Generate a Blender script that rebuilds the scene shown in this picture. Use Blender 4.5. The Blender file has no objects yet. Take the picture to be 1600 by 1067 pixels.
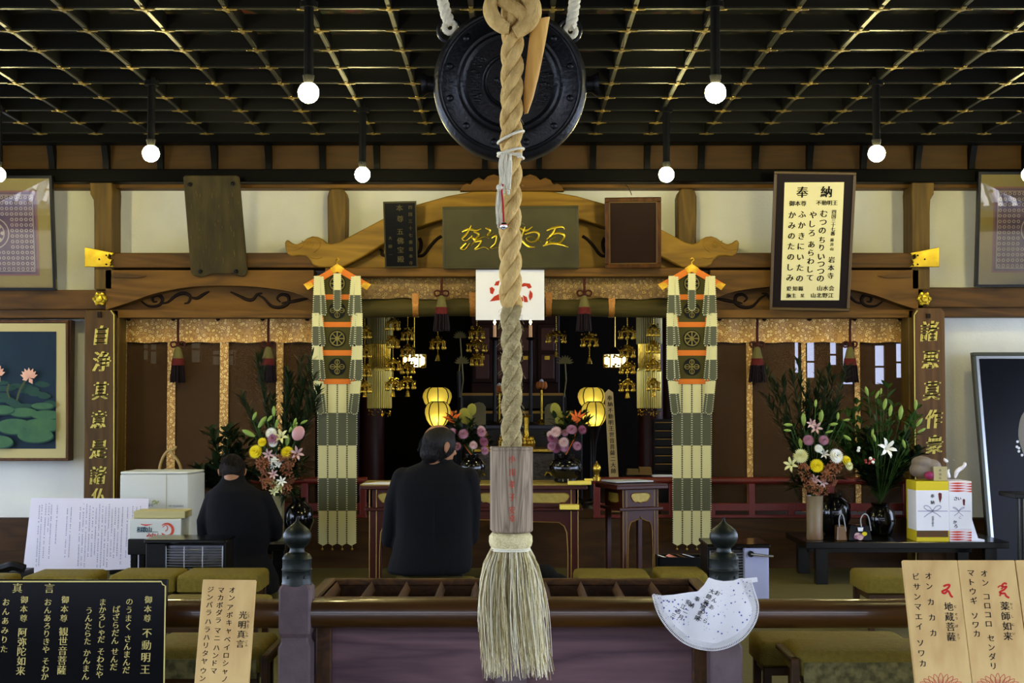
import bpy, bmesh, math, random
from mathutils import Vector, Matrix
R = random.Random(7)
PI = math.pi
SC = bpy.context.scene
COL = SC.collection
F = 2160.0
HOR = 620.5                       # picture row of the horizon
TH = math.atan((HOR - 533.5) / F)  # the camera looks up by this much
CAMZ = 1.6

# ------------------------------------------------------------------ camera, world, light, exposure
cd = bpy.data.cameras.new('camera'); cam = bpy.data.objects.new('camera', cd); COL.objects.link(cam)
cd.sensor_width = 36.0; cd.lens = F / 1600.0 * 36.0; cd.clip_start = 0.05; cd.clip_end = 200
cam.location = (0, 0, CAMZ); cam.rotation_euler = (PI / 2 + TH, 0, 0)
SC.camera = cam
SC.view_settings.view_transform = 'Standard'; SC.view_settings.look = 'None'
SC.view_settings.gamma = 1.0; SC.view_settings.use_curve_mapping = False
SC.view_settings.exposure = 1.25
SC.cycles.use_denoising = True
SC.cycles.max_bounces = 7; SC.cycles.diffuse_bounces = 4; SC.cycles.glossy_bounces = 3
SC.cycles.transparent_max_bounces = 10; SC.cycles.sample_clamp_indirect = 4.0
SC.cycles.caustics_reflective = False; SC.cycles.caustics_refractive = False
WORLD_COL = (0.64, 0.75, 1.0); WORLD_STR = 3.7
BULB_COL = (1.0, 0.87, 0.38); BULB_STR = 135.0
wd = bpy.data.worlds.new('world'); SC.world = wd; wd.use_nodes = True
bgn = wd.node_tree.nodes['Background']
bgn.inputs[0].default_value = (*WORLD_COL, 1); bgn.inputs[1].default_value = WORLD_STR
SUN_STR = 16.0
sl_ = bpy.data.lights.new('sun', 'SUN'); sun = bpy.data.objects.new('sun', sl_); COL.objects.link(sun)
sl_.energy = SUN_STR; sl_.angle = math.radians(0.6); sl_.color = (1.0, 0.95, 0.86)
sun.rotation_euler = Vector((0.42, -0.30, 0.86)).to_track_quat('Z', 'Y').to_euler()

# ------------------------------------------------------------------ picture to place
CT, ST = math.cos(TH), math.sin(TH)
CAM = Vector((0, 0, CAMZ))
def ray(px, py):
    v = (533.5 - py) / F
    return Vector(((px - 800.0) / F, CT - v * ST, ST + v * CT))
def P(px, py, Y):
    d = ray(px, py)
    return CAM + d * (Y / d.y)
def hit(px, py, o, n):
    d = ray(px, py)
    return CAM + d * ((o - CAM).dot(n) / d.dot(n))
def Xp(px, Y): return P(px, HOR, Y).x
def Zp(py, Y): return P(800, py, Y).z

# ------------------------------------------------------------------ colour and materials
def lin(c):
    c = c / 255.0
    return c / 12.92 if c <= 0.04045 else ((c + 0.055) / 1.055) ** 2.4
def C(r, g, b): return (lin(r), lin(g), lin(b))
MATS = {}
def mat(name, col, rough=0.6, metal=0.0, col2=None, scale=6.0, stretch=(1, 1, 1), bump=0.0, bscale=None, emit=None, es=0.0,
        coat=0.0, spec=None, trans=0.0, alpha=None, contrast=0.25, sheen=0.0, detail=4.0):
    if name in MATS: return MATS[name]
    m = bpy.data.materials.new(name); m.use_nodes = True; MATS[name] = m
    nt = m.node_tree; b = nt.nodes['Principled BSDF']; L = nt.links.new
    b.inputs['Base Color'].default_value = (*col, 1); b.inputs['Roughness'].default_value = rough
    b.inputs['Metallic'].default_value = metal
    if coat: b.inputs['Coat Weight'].default_value = coat; b.inputs['Coat Roughness'].default_value = 0.12
    if sheen: b.inputs['Sheen Weight'].default_value = sheen
    if spec is None and not coat and metal < .1 and rough >= .5: spec = .16
    if spec is not None: b.inputs['Specular IOR Level'].default_value = spec
    if trans: b.inputs['Transmission Weight'].default_value = trans
    if alpha is not None: b.inputs['Alpha'].default_value = alpha
    if emit is not None:
        b.inputs['Emission Color'].default_value = (*emit, 1); b.inputs['Emission Strength'].default_value = es
    if col2 is not None or bump:
        tc = nt.nodes.new('ShaderNodeTexCoord'); mp = nt.nodes.new('ShaderNodeMapping')
        mp.inputs['Scale'].default_value = stretch; L(tc.outputs['Object'], mp.inputs[0])
        nz = nt.nodes.new('ShaderNodeTexNoise'); nz.inputs['Scale'].default_value = scale; nz.inputs['Detail'].default_value = detail
        L(mp.outputs[0], nz.inputs['Vector'])
        if col2 is not None:
            cr = nt.nodes.new('ShaderNodeValToRGB')
            cr.color_ramp.elements[0].position = 0.5 - contrast; cr.color_ramp.elements[0].color = (*col, 1)
            cr.color_ramp.elements[1].position = 0.5 + contrast; cr.color_ramp.elements[1].color = (*col2, 1)
            L(nz.outputs['Fac'], cr.inputs[0]); L(cr.outputs[0], b.inputs['Base Color'])
        if bump:
            n2 = nz
            if bscale:
                n2 = nt.nodes.new('ShaderNodeTexNoise'); n2.inputs['Scale'].default_value = bscale; L(mp.outputs[0], n2.inputs['Vector'])
            bp = nt.nodes.new('ShaderNodeBump'); bp.inputs['Strength'].default_value = bump; bp.inputs['Distance'].default_value = 0.01
            L(n2.outputs['Fac'], bp.inputs['Height']); L(bp.outputs[0], b.inputs['Normal'])
    return m
def wood(name, c1, c2, axis='x', scale=9.0, rough=0.55, coat=0.0, bump=0.25, ring=1.0):
    """grain stretched along an axis, with growth rings"""
    if name in MATS: return MATS[name]
    c1 = (c1[0], c1[1] * .93, c1[2] * .45); c2 = (c2[0], c2[1] * .93, c2[2] * .45)
    m = bpy.data.materials.new(name); m.use_nodes = True; MATS[name] = m
    nt = m.node_tree; b = nt.nodes['Principled BSDF']; L = nt.links.new
    b.inputs['Roughness'].default_value = rough; b.inputs['Specular IOR Level'].default_value = .5 if coat else .2
    if coat: b.inputs['Coat Weight'].default_value = coat
    tc = nt.nodes.new('ShaderNodeTexCoord'); mp = nt.nodes.new('ShaderNodeMapping')
    st = {'x': (0.12, 1, 1), 'z': (1, 1, 0.10), 'y': (1, 0.12, 1)}[axis]
    mp.inputs['Scale'].default_value = st; L(tc.outputs['Object'], mp.inputs[0])
    n1 = nt.nodes.new('ShaderNodeTexNoise'); n1.inputs['Scale'].default_value = scale * 0.5; n1.inputs['Detail'].default_value = 3; n1.inputs['Distortion'].default_value = 0.6
    n2 = nt.nodes.new('ShaderNodeTexNoise'); n2.inputs['Scale'].default_value = scale * 7; n2.inputs['Detail'].default_value = 4
    L(mp.outputs[0], n1.inputs['Vector']); L(mp.outputs[0], n2.inputs['Vector'])
    mu = nt.nodes.new('ShaderNodeMath'); mu.operation = 'MULTIPLY'; mu.inputs[1].default_value = 14 * ring; L(n1.outputs['Fac'], mu.inputs[0])
    fr = nt.nodes.new('ShaderNodeMath'); fr.operation = 'PINGPONG'; fr.inputs[1].default_value = 1.0; L(mu.outputs[0], fr.inputs[0])
    mx = nt.nodes.new('ShaderNodeMix'); mx.data_type = 'FLOAT'; mx.inputs[0].default_value = 0.45
    L(fr.outputs[0], mx.inputs[2]); L(n2.outputs['Fac'], mx.inputs[3])
    cr = nt.nodes.new('ShaderNodeValToRGB'); cr.color_ramp.elements[0].position = 0.15; cr.color_ramp.elements[1].position = 0.8
    cr.color_ramp.elements[0].color = (*c1, 1); cr.color_ramp.elements[1].color = (*c2, 1)
    L(mx.outputs[0], cr.inputs[0]); L(cr.outputs[0], b.inputs['Base Color'])
    bp = nt.nodes.new('ShaderNodeBump'); bp.inputs['Strength'].default_value = bump; bp.inputs['Distance'].default_value = 0.004
    L(mx.outputs[0], bp.inputs['Height']); L(bp.outputs[0], b.inputs['Normal'])
    return m
def brocade(name, c1, c2, c3, scale=26):
    """gold cloth woven with small rings"""
    m = bpy.data.materials.new(name); m.use_nodes = True; MATS[name] = m
    nt = m.node_tree; b = nt.nodes['Principled BSDF']; L = nt.links.new
    b.inputs['Roughness'].default_value = 0.5; b.inputs['Metallic'].default_value = 0.15
    tc = nt.nodes.new('ShaderNodeTexCoord'); vo = nt.nodes.new('ShaderNodeTexVoronoi'); vo.inputs['Scale'].default_value = scale
    vo.inputs['Randomness'].default_value = 0.75
    L(tc.outputs['Object'], vo.inputs['Vector'])
    nz = nt.nodes.new('ShaderNodeTexNoise'); nz.inputs['Scale'].default_value = scale * 5; L(tc.outputs['Object'], nz.inputs['Vector'])
    mx = nt.nodes.new('ShaderNodeMath'); mx.operation = 'MULTIPLY_ADD'; mx.inputs[1].default_value = 0.5; L(nz.outputs['Fac'], mx.inputs[0]); L(vo.outputs['Distance'], mx.inputs[2])
    cr = nt.nodes.new('ShaderNodeValToRGB'); e = cr.color_ramp.elements
    e[0].position = 0.36; e[0].color = (*c3, 1); e[1].position = 0.44; e[1].color = (*c1, 1)
    for p, c in ((0.50, c2), (0.60, c2), (0.66, c1), (0.78, c3), (0.9, c1)):
        n = e.new(p); n.color = (*c, 1)
    L(mx.outputs[0], cr.inputs[0]); L(cr.outputs[0], b.inputs['Base Color'])
    return m

# ------------------------------------------------------------------ mesh collector
class G:
    def __init__(s): s.v = []; s.f = []; s.m = []; s.k = 0
    def add(s, vs, fs):
        n = len(s.v); s.v += [Vector(p) for p in vs]
        for f in fs: s.f.append(tuple(n + i for i in f)); s.m.append(s.k)
        return s
    def box(s, x0, x1, y0, y1, z0, z1, M=None):
        vs = [Vector((x, y, z)) for x in (x0, x1) for y in (y0, y1) for z in (z0, z1)]
        if M is not None: vs = [M @ p for p in vs]
        return s.add(vs, [(0, 1, 3, 2), (4, 6, 7, 5), (0, 4, 5, 1), (2, 3, 7, 6), (0, 2, 6, 4), (1, 5, 7, 3)])
    def pbox(s, px0, px1, py0, py1, Y0, Y1):
        """a box whose front face covers the picture rectangle at depth Y0"""
        a = P(px0, py0, Y0); b = P(px1, py1, Y0)
        return s.box(a.x, b.x, Y0, Y1, b.z, a.z)
    def obox(s, c, hx, hy, hz, M=None):
        T = Matrix.Translation(c) @ (M.to_4x4() if M is not None else Matrix.Identity(4))
        return s.box(-hx, hx, -hy, hy, -hz, hz, T)
    def prism(s, pts, d):
        n = len(pts); d = Vector(d)
        vs = [Vector(p) for p in pts] + [Vector(p) + d for p in pts]
        return s.add(vs, [tuple(range(n)), tuple(range(2 * n - 1, n - 1, -1))] + [(i, i + n, (i + 1) % n + n, (i + 1) % n) for i in range(n)])
    def pprism(s, pp, Y0, Y1): return s.prism([P(x, y, Y0) for x, y in pp], (0, Y1 - Y0, 0))
    def poly(s, pts): return s.add(pts, [tuple(range(len(pts)))])
    def rings(s, rs, cap=True, close=True):
        n = len(rs[0]); vs = [p for r in rs for p in r]; fs = []
        for i in range(len(rs) - 1):
            for j in range(n if close else n - 1):
                k = (j + 1) % n; fs.append((i * n + j, i * n + k, (i + 1) * n + k, (i + 1) * n + j))
        if cap: fs += [tuple(range(n - 1, -1, -1)), tuple((len(rs) - 1) * n + j for j in range(n))]
        return s.add(vs, fs)
    def tube(s, pts, r, n=8, cap=True, flat=1.0, up=None):
        pts = [Vector(p) for p in pts]; N = len(pts); rs = []
        prev = None
        for i, p in enumerate(pts):
            t = (pts[min(i + 1, N - 1)] - pts[max(i - 1, 0)])
            t = t.normalized() if t.length > 1e-9 else Vector((0, 0, 1))
            if prev is None:
                u = Vector(up) if up else (Vector((0, 0, 1)) if abs(t.z) < 0.9 else Vector((1, 0, 0)))
            else: u = prev
            a = (u - t * u.dot(t)).normalized(); b = t.cross(a); prev = a
            q = r(i / (N - 1)) if callable(r) else (r[i] if isinstance(r, (list, tuple)) else r)
            rs.append([p + a * (q * math.cos(2 * PI * j / n)) + b * (q * flat * math.sin(2 * PI * j / n)) for j in range(n)])
        return s.rings(rs, cap)
    def cyl(s, a, b, r0, r1=None, n=12): return s.tube([a, b], [r0, r0 if r1 is None else r1], n)
    def lathe(s, c, prof, n=24, M=None, cap=True):
        c = Vector(c); M = M or Matrix.Identity(3); rs = []
        for r, z in prof: rs.append([c + M @ Vector((max(r, 1e-4) * math.cos(2 * PI * j / n), max(r, 1e-4) * math.sin(2 * PI * j / n), z)) for j in range(n)])
        return s.rings(rs, cap)
    def ball(s, c, r, n=12, m=8, M=None):
        if not isinstance(r, (tuple, list)): r = (r, r, r)
        c = Vector(c); M = M or Matrix.Identity(3); rs = []
        for i in range(m + 1):
            a = PI * i / m - PI / 2; q = max(math.cos(a), 1e-3)
            rs.append([c + M @ Vector((r[0] * q * math.cos(2 * PI * j / n), r[1] * q * math.sin(2 * PI * j / n), r[2] * math.sin(a))) for j in range(n)])
        return s.rings(rs)
    def ring(s, c, R0, r, n=24, m=8, M=None, arc=(0, 2 * PI)):
        c = Vector(c); M = M or Matrix.Identity(3); full = abs(arc[1] - arc[0] - 2 * PI) < 1e-6
        pts = [c + M @ Vector((R0 * math.cos(arc[0] + (arc[1] - arc[0]) * i / n), R0 * math.sin(arc[0] + (arc[1] - arc[0]) * i / n), 0)) for i in range(n + 1)]
        ax = M @ Vector((0, 0, 1)); rs = []
        for p in pts:
            o = (p - c).normalized()
            rs.append([p + o * (r * math.cos(2 * PI * j / m)) + ax * (r * math.sin(2 * PI * j / m)) for j in range(m)])
        return s.rings(rs, not full)
XF = Matrix.Rotation(PI / 2, 3, 'X')      # local z points to -y: for round things that face the camera
WORG = {}
def ob(g, name, mats, parent=None, smooth=None, bev=0.0, origin=None, label=None, cat=None, group=None, kind=None, seg=1):
    me = bpy.data.meshes.new(name)
    if not isinstance(mats, (list, tuple)): mats = [mats]
    if parent is not None: off = WORG[parent.name]
    else:
        if origin is None:
            xs = [p.x for p in g.v]; ys = [p.y for p in g.v]; zs = [p.z for p in g.v]
            origin = ((min(xs) + max(xs)) / 2, (min(ys) + max(ys)) / 2, min(zs))
        off = Vector(origin)
    me.from_pydata([tuple(p - off) for p in g.v], [], g.f)
    for m in mats: me.materials.append(m)
    if len(mats) > 1: me.polygons.foreach_set('material_index', g.m)
    bm = bmesh.new(); bm.from_mesh(me); bmesh.ops.recalc_face_normals(bm, faces=bm.faces); bm.to_mesh(me); bm.free()
    if smooth:
        me.shade_smooth(); me.set_sharp_from_angle(angle=math.radians(smooth))
    o = bpy.data.objects.new(name, me); COL.objects.link(o)
    if parent is not None: o.parent = parent
    else: o.location = off
    WORG[o.name] = off.copy()
    if bev:
        b = o.modifiers.new('bevel', 'BEVEL'); b.width = bev; b.segments = seg; b.limit_method = 'ANGLE'; b.angle_limit = math.radians(40)
    if kind is None and parent is not None and any(w in name for w in ('lettering', 'handwriting', 'lotus_print', 'seed_letter')): kind = 'stuff'
    tag(o, label, cat, group, kind)
    return o
def tag(o, label=None, cat=None, group=None, kind=None):
    if label: o['label'] = label
    if cat: o['category'] = cat
    if group: o['group'] = group
    if kind: o['kind'] = kind
    return o
def thing(name, label, cat, loc, group=None, kind=None):
    o = bpy.data.objects.new(name, None); COL.objects.link(o); o.location = loc; o.empty_display_size = 0.1
    WORG[o.name] = Vector(loc)
    return tag(o, label, cat, group, kind)
def struct(g, name, m, **k): return ob(g, name, m, kind='structure', **k)
def copytree(o, parent=None):
    c = o.copy(); COL.objects.link(c); c.parent = parent
    if parent is None: WORG[c.name] = Vector(c.location)
    else: WORG[c.name] = WORG[parent.name]
    for ch in list(o.children): copytree(ch, c)
    return c
def clone(o, loc, label=None, rz=None, group=None):
    c = copytree(o); c.location = loc
    if rz is not None: c.rotation_euler.z = rz
    if label: c['label'] = label
    if group: c['group'] = group
    return c

# ------------------------------------------------------------------ lettering
GLY = {}
def preglyph(chars):
    todo = []
    for ch in sorted(set(chars)):
        if ch in GLY or ch.isspace(): continue
        cu = bpy.data.curves.new('glyph', 'FONT'); cu.body = ch; cu.size = 1.0; cu.resolution_u = 2
        o = bpy.data.objects.new('glyph', cu); COL.objects.link(o); todo.append((ch, o, cu))
    dg = bpy.context.evaluated_depsgraph_get(); dg.update()
    for ch, o, cu in todo:
        ev = o.evaluated_get(dg); me = ev.to_mesh()
        vs = [(v.co.x, v.co.y) for v in me.vertices]; fs = [tuple(p.vertices) for p in me.polygons]
        if vs:
            x0 = min(v[0] for v in vs); x1 = max(v[0] for v in vs)
            cjk = ord(ch) > 0x2e00
            cx = 0.5 * (x0 + x1) if not cjk else 0.5
            h = 1.0 if cjk else 0.75
            vs = [((x - (0.5 * (x0 + x1))) / h, (y - (0.36 if cjk else 0.36)) / h) for x, y in vs]
        GLY[ch] = (vs, fs); ev.to_mesh_clear()
    for ch, o, cu in todo: bpy.data.objects.remove(o); bpy.data.curves.remove(cu)
class Face:
    """a flat written surface: put(ch, px, py, size in px)"""
    def __init__(s, o, n, up=(0, 0, 1), off=0.0008):
        s.n = Vector(n).normalized()
        if s.n.dot(CAM - Vector(o)) < 0: s.n = -s.n
        s.o = Vector(o) + s.n * off
        s.V = (Vector(up) - s.n * Vector(up).dot(s.n)).normalized(); s.U = s.V.cross(s.n)
    def at(s, px, py): return hit(px, py, s.o, s.n)
    def put(s, g, ch, px, py, size, sx=1.0, shear=0.0, rot=0.0, bold=0.035):
        if ch not in GLY: return
        c = s.at(px, py); k = size * c.y / F; vs, fs = GLY[ch]
        cr, sr = math.cos(rot), math.sin(rot)
        out = []
        for x, y in vs:
            x = x * sx + shear * y; x, y = x * cr - y * sr, x * sr + y * cr
            out.append(c + s.U * (x * k) + s.V * (y * k))
        g.add(out, fs)
        if bold: d = s.U * (bold * k); g.add([p + d for p in out], fs)
    def col(s, g, text, x0, y0, x1, y1, size, **k):
        n = len(text)
        for i, ch in enumerate(text):
            t = i / max(n - 1, 1); s.put(g, ch, x0 + (x1 - x0) * t, y0 + (y1 - y0) * t, size, **k)
    def shape(s, g, pp): g.poly([s.at(x, y) for x, y in pp])
    def stroke(s, g, pp, w):
        """a flat brush stroke along picture points, width(s) in px"""
        n = len(pp); L = []; Rr = []
        for i, (x, y) in enumerate(pp):
            a = pp[max(i - 1, 0)]; b = pp[min(i + 1, n - 1)]
            dx, dy = b[0] - a[0], b[1] - a[1]; l = math.hypot(dx, dy) or 1
            q = (w[i] if isinstance(w, (list, tuple)) else w) / 2
            L.append(s.at(x - dy / l * q, y + dx / l * q)); Rr.append(s.at(x + dy / l * q, y - dx / l * q))
        m = len(g.v)
        g.add(L + Rr, [(i, i + 1, n + i + 1, n + i) for i in range(n - 1)])
def smoothpts(pp, k=6):
    """Catmull-Rom through points of any dimension"""
    out = []
    n = len(pp)
    for i in range(n - 1):
        p0, p1, p2, p3 = pp[max(i - 1, 0)], pp[i], pp[i + 1], pp[min(i + 2, n - 1)]
        for j in range(k):
            t = j / k
            out.append(tuple(0.5 * (2 * b + (c - a) * t + (2 * a - 5 * b + 4 * c - d) * t * t + (3 * b - a - 3 * c + d) * t ** 3) for a, b, c, d in zip(p0, p1, p2, p3)))
    out.append(tuple(pp[-1])); return out
def front(Y, off=0.0008): return Face((0, Y, 1.6), (0, -1, 0), off=off)
preglyph('真言御本尊不動明王のうまくさんだばざらせまかろしゃそわたやうんらか観世音菩薩おあろりき阿弥陀如来みオンアボキャベイロシャノマカダラニハドジバリタヤウ光こみょごビサエソワ地蔵ぢぞぼつトギコセ薬師やくしにい奉納四国三十七番藤井山岩寺むちりてふか愛知縣水会施主某北野江五佛宝殿自浄其意是諸仏悪莫作衆小川孝子安幸和歌MITSUKOHSprtaedMで二一大八月日年吉志金剛遍照')
# ------------------------------------------------------------------ materials of the building
m_plaster = mat('plaster', C(214, 214, 202), 0.9, col2=C(200, 200, 190), scale=3, bump=0.15, bscale=60)
m_beam = wood('beam_wood', C(72, 49, 19), C(104, 73, 30), 'x', 7)
m_beamd = wood('old_beam_wood', C(54, 36, 15), C(84, 57, 24), 'x', 7)
m_postw = wood('post_wood', C(66, 50, 24), C(98, 76, 36), 'z', 7)
m_lightw = wood('light_strut_wood', C(106, 80, 30), C(136, 106, 44), 'x', 6, bump=0.15)
m_carve = mat('carved_groove', C(28, 16, 8), 0.8)
m_cove = wood('cove_board', C(50, 34, 10), C(62, 42, 14), 'x', 12, bump=0.1)
m_lac = mat('black_lacquer', C(4, 4, 3), 0.45, spec=.05)
m_lacr = mat('black_lacquer_bar', C(5, 5, 4), 0.4, spec=.18)
m_goldc_ = mat('ceiling_gilt', C(112, 94, 40), 0.5, 0.6)
m_gold = mat('gold_leaf', C(214, 174, 60), 0.32, 0.9, col2=C(150, 112, 30), scale=20)
m_brass = mat('brass_fitting', C(190, 164, 44), 0.36, 0.8, col2=C(150, 124, 30), scale=14, bump=0.15)
m_floor = mat('tatami_floor', C(92, 84, 44), 0.85, col2=C(74, 66, 34), scale=60, stretch=(0.1, 1, 1), bump=0.2, contrast=0.3)
m_dark = mat('dark_wall', C(20, 13, 8), 0.7)
m_sanct = wood('dark_boards', C(44, 28, 12), C(66, 43, 19), 'x', 8)
m_red = mat('red_lacquer', C(104, 26, 14), 0.42, col2=C(78, 18, 10), scale=5)
m_ground = mat('paving', C(104, 102, 98), 0.9, col2=C(86, 84, 80), scale=2)
HC = 1.95; ZC = CAMZ + HC; D = 0.4103; ZF = CAMZ - 1.3

# ------------------------------------------------------------------ floor, walls, openings
struct(G().box(-30, 30, -30, 4.6, -0.2, 0.0), 'ground', m_ground)
struct(G().box(-5.2, 5.2, 4.7, 10.6, ZF - 0.2, ZF), 'floor', m_floor)
struct(G().box(-6.6, -5.3, 6.0, 11.0, ZC - .02, ZC + .2).box(5.3, 6.6, 6.0, 11.0, ZC - .02, ZC + .2), 'ceiling_added_eaves', mat('eaves_boards', C(40, 30, 18), .8))  # unseen side eaves added to keep the sun out of the hall
g = G()
WY = 10.7
# plaster wall: upper band over the whole width, full height at both sides
g.box(-5.2, 5.2, WY, WY + 0.08, Zp(490, WY), ZC + 0.2)
g.box(-5.2, Xp(186, WY), WY, WY + 0.08, ZF, Zp(490, WY)); g.box(Xp(1420, WY), 5.2, WY, WY + 0.08, ZF, Zp(490, WY))
struct(g, 'wall_back', m_plaster)
for sx, nm in ((-1, 'wall_left'), (1, 'wall_right')):
    g = G(); a, b = sorted((sx * 5.2, sx * 5.3))
    g.box(a, b, 4.7, 10.8, ZF + 2.15, ZC + 0.2); g.box(a, b, 4.7, 10.8, ZF - 0.2, ZF + 0.35)
    for y in (4.7, 7.0, 9.3, 10.6): g.box(a, b, y, y + 0.16, ZF, ZF + 2.2)
    struct(g, nm, m_plaster)
# the inner sanctum behind
ZS = Zp(810, 10.6)
g = G().box(-5.2, 5.2, 10.62, 14.2, ZS - 0.12, ZS); g.box(-5.2, 5.2, 10.6, 10.66, ZF, ZS)
struct(g, 'floor_sanctum', m_sanct)
g = G().box(-5.2, 5.2, 14.2, 14.3, ZS, ZC + 0.2); struct(g, 'wall_sanctum_back', m_dark)
g = G().box(-5.2, -5.1, 10.78, 14.2, ZS, ZC + 0.2); struct(g, 'wall_sanctum_left', m_dark)
# right side of the sanctum has tall lattice windows that let the day in
g = G().box(5.1, 5.2, 10.78, 14.2, ZS, ZS + 0.9); g.box(5.1, 5.2, 10.78, 14.2, ZS + 2.2, ZC + 0.2)
for y in (10.78, 11.8, 13.0, 14.1): g.box(5.1, 5.2, y, y + 0.12, ZS + 0.9, ZS + 2.2)
struct(g, 'wall_sanctum_right', m_dark)
struct(G().box(-5.2, 5.2, 10.78, 14.3, ZC + 0.2, ZC + 0.3), 'ceiling_sanctum', m_dark)
# daylight windows in the sanctum's far wall, seen through the blinds as upright slits
m_pane = mat('paper_pane', C(210, 220, 255), 0.8, emit=(0.62, 0.70, 1.0), es=2.2)
m_paned = mat('dim_paper_pane', C(160, 160, 150), 0.8, emit=(0.55, 0.55, 0.42), es=0.12)
WB = 14.12
WN = 0
for i, (x0, x1, y0, y1, mm) in enumerate(((1241, 1247, 535, 582, 0), (1260, 1272, 535, 590, 0), (1296, 1306, 535, 570, 0), (1316, 1332, 540, 600, 0), (1366, 1381, 540, 600, 0), (1399, 1412, 537, 590, 0),
                                ((191, 200, 540, 562, 1)), ((225, 232, 538, 562, 1)), ((236, 245, 538, 568, 1)), ((300, 313, 536, 566, 1)), ((333, 344, 548, 570, 1)), ((357, 365, 547, 570, 1)))):
    WN += 1
    g = G(); g.pbox(x0, x1, y0, y1, WB, WB + 0.03); g.k = 1
    a = P(x0, y0, WB); b = P(x1, y1, WB); t = 0.012
    g.box(a.x - t, a.x, WB - 0.03, WB + 0.05, b.z, a.z); g.box(b.x, b.x + t, WB - 0.03, WB + 0.05, b.z, a.z)
    zm = a.z - 0.55 * (a.z - b.z) * (0.6 if mm else 1); g.box(a.x, b.x, WB - 0.02, WB + 0.01, zm - 0.01, zm + 0.01)
    g.box(a.x, b.x, WB - 0.02, WB + 0.01, b.z - t, b.z)
    struct(g, 'window_%d' % WN, [m_paned if mm else m_pane, m_sanct])

# ------------------------------------------------------------------ coffered ceiling
cei = struct(G().box(-5.3, 5.3, 10.22, 10.8, ZC + 0.12, ZC + 0.2).box(-5.3, 5.3, 6.0, 10.22, ZC + 0.10, ZC + 0.2).box(-6.6, 6.6, -2.4, 6.0, ZC - 0.02, ZC + 0.2), 'ceiling', m_lac)  # front slab lengthened unseen past the viewer to block the bright sky
nt = None
m_paint = bpy.data.materials.new('coffer_painting'); m_paint.use_nodes = True
nt = m_paint.node_tree; b = nt.nodes['Principled BSDF']; b.inputs['Roughness'].default_value = 0.35
tc = nt.nodes.new('ShaderNodeTexCoord'); oi = nt.nodes.new('ShaderNodeObjectInfo'); vm = nt.nodes.new('ShaderNodeVectorMath'); vm.operation = 'ADD'
cb = nt.nodes.new('ShaderNodeVectorMath'); cb.operation = 'SCALE'; cb.inputs[0].default_value = (37, 91, 13)
nt.links.new(oi.outputs['Random'], cb.inputs['Scale']); nt.links.new(tc.outputs['Object'], vm.inputs[0]); nt.links.new(cb.outputs[0], vm.inputs[1])
nz = nt.nodes.new('ShaderNodeTexNoise'); nz.inputs['Scale'].default_value = 5.5; nz.inputs['Detail'].default_value = 2; nz.inputs['Distortion'].default_value = 1.5
nt.links.new(vm.outputs[0], nz.inputs['Vector'])
cr = nt.nodes.new('ShaderNodeValToRGB'); cr.color_ramp.interpolation = 'CONSTANT'; e = cr.color_ramp.elements
e[0].position = 0; e[0].color = (*C(12, 18, 15), 1); e[1].position = 0.42; e[1].color = (*C(18, 16, 10), 1)
for p, c in ((0.5, C(34, 32, 24)), (0.56, C(80, 70, 42)), (0.6, C(24, 44, 38)), (0.65, C(92, 40, 28)), (0.69, C(40, 34, 56)), (0.74, C(120, 112, 86))):
    q = e.new(p); q.color = (*c, 1)
nt.links.new(nz.outputs['Fac'], cr.inputs[0]); nt.links.new(cr.outputs[0], b.inputs['Base Color'])
m_barlow = wood('bar_underside_glint', C(7, 8, 9), C(21, 23, 26), 'y', 20, rough=0.45)  # lighter underside tone puts the reflected line of light into the bar colour
rows = [10.15 - D * k for k in range(11)]           # lattice bars across
cols = [D * (k + 0.5) for k in range(-11, 11)]      # lattice bars running away
HB = 0.065
first = None
for i, x in enumerate(cols):
    for j in range(len(rows) - 1):
        if i == len(cols) - 1: continue
        yc = rows[j] - D / 2; xc = x + D / 2
        if abs(xc) > yc * 0.385 + 0.3: continue
        if first is None:
            first = ob(G().box(xc - D / 2 + .012, xc + D / 2 - .012, yc - D / 2 + .012, yc + D / 2 - .012, ZC + 0.082, ZC + 0.098), 'painted_panel', m_paint, cei)
            base = Vector((xc, yc, 0)); continue
        c = first.copy(); COL.objects.link(c); c.location = first.location + Vector((xc, yc, 0)) - base
def bar(g, x0, x1, y0, y1):
    g.k = 0; g.box(x0, x1, y0, y1, ZC + 0.004, ZC + HB + 0.03)
    g.k = 1; g.box(x0 + 0.003, x1 - 0.003, y0 + 0.003, y1 - 0.003, ZC - 0.003, ZC + 0.004)
fb = None
for y in rows:
    if fb is None:
        g = G(); bar(g, -4.6, 4.6, y - 0.016, y + 0.016); fb = ob(g, 'cross_bar', [m_lacr, m_barlow], cei); y0 = y
    else: c = fb.copy(); COL.objects.link(c); c.location.y += y - y0
fb = None
for x in cols:
    if fb is None:
        g = G(); bar(g, x - 0.014, x + 0.014, 5.9, 10.15); fb = ob(g, 'long_bar', [m_lacr, m_barlow], cei); x0 = x
    else: c = fb.copy(); COL.objects.link(c); c.location.x += x - x0
fb = None
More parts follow.
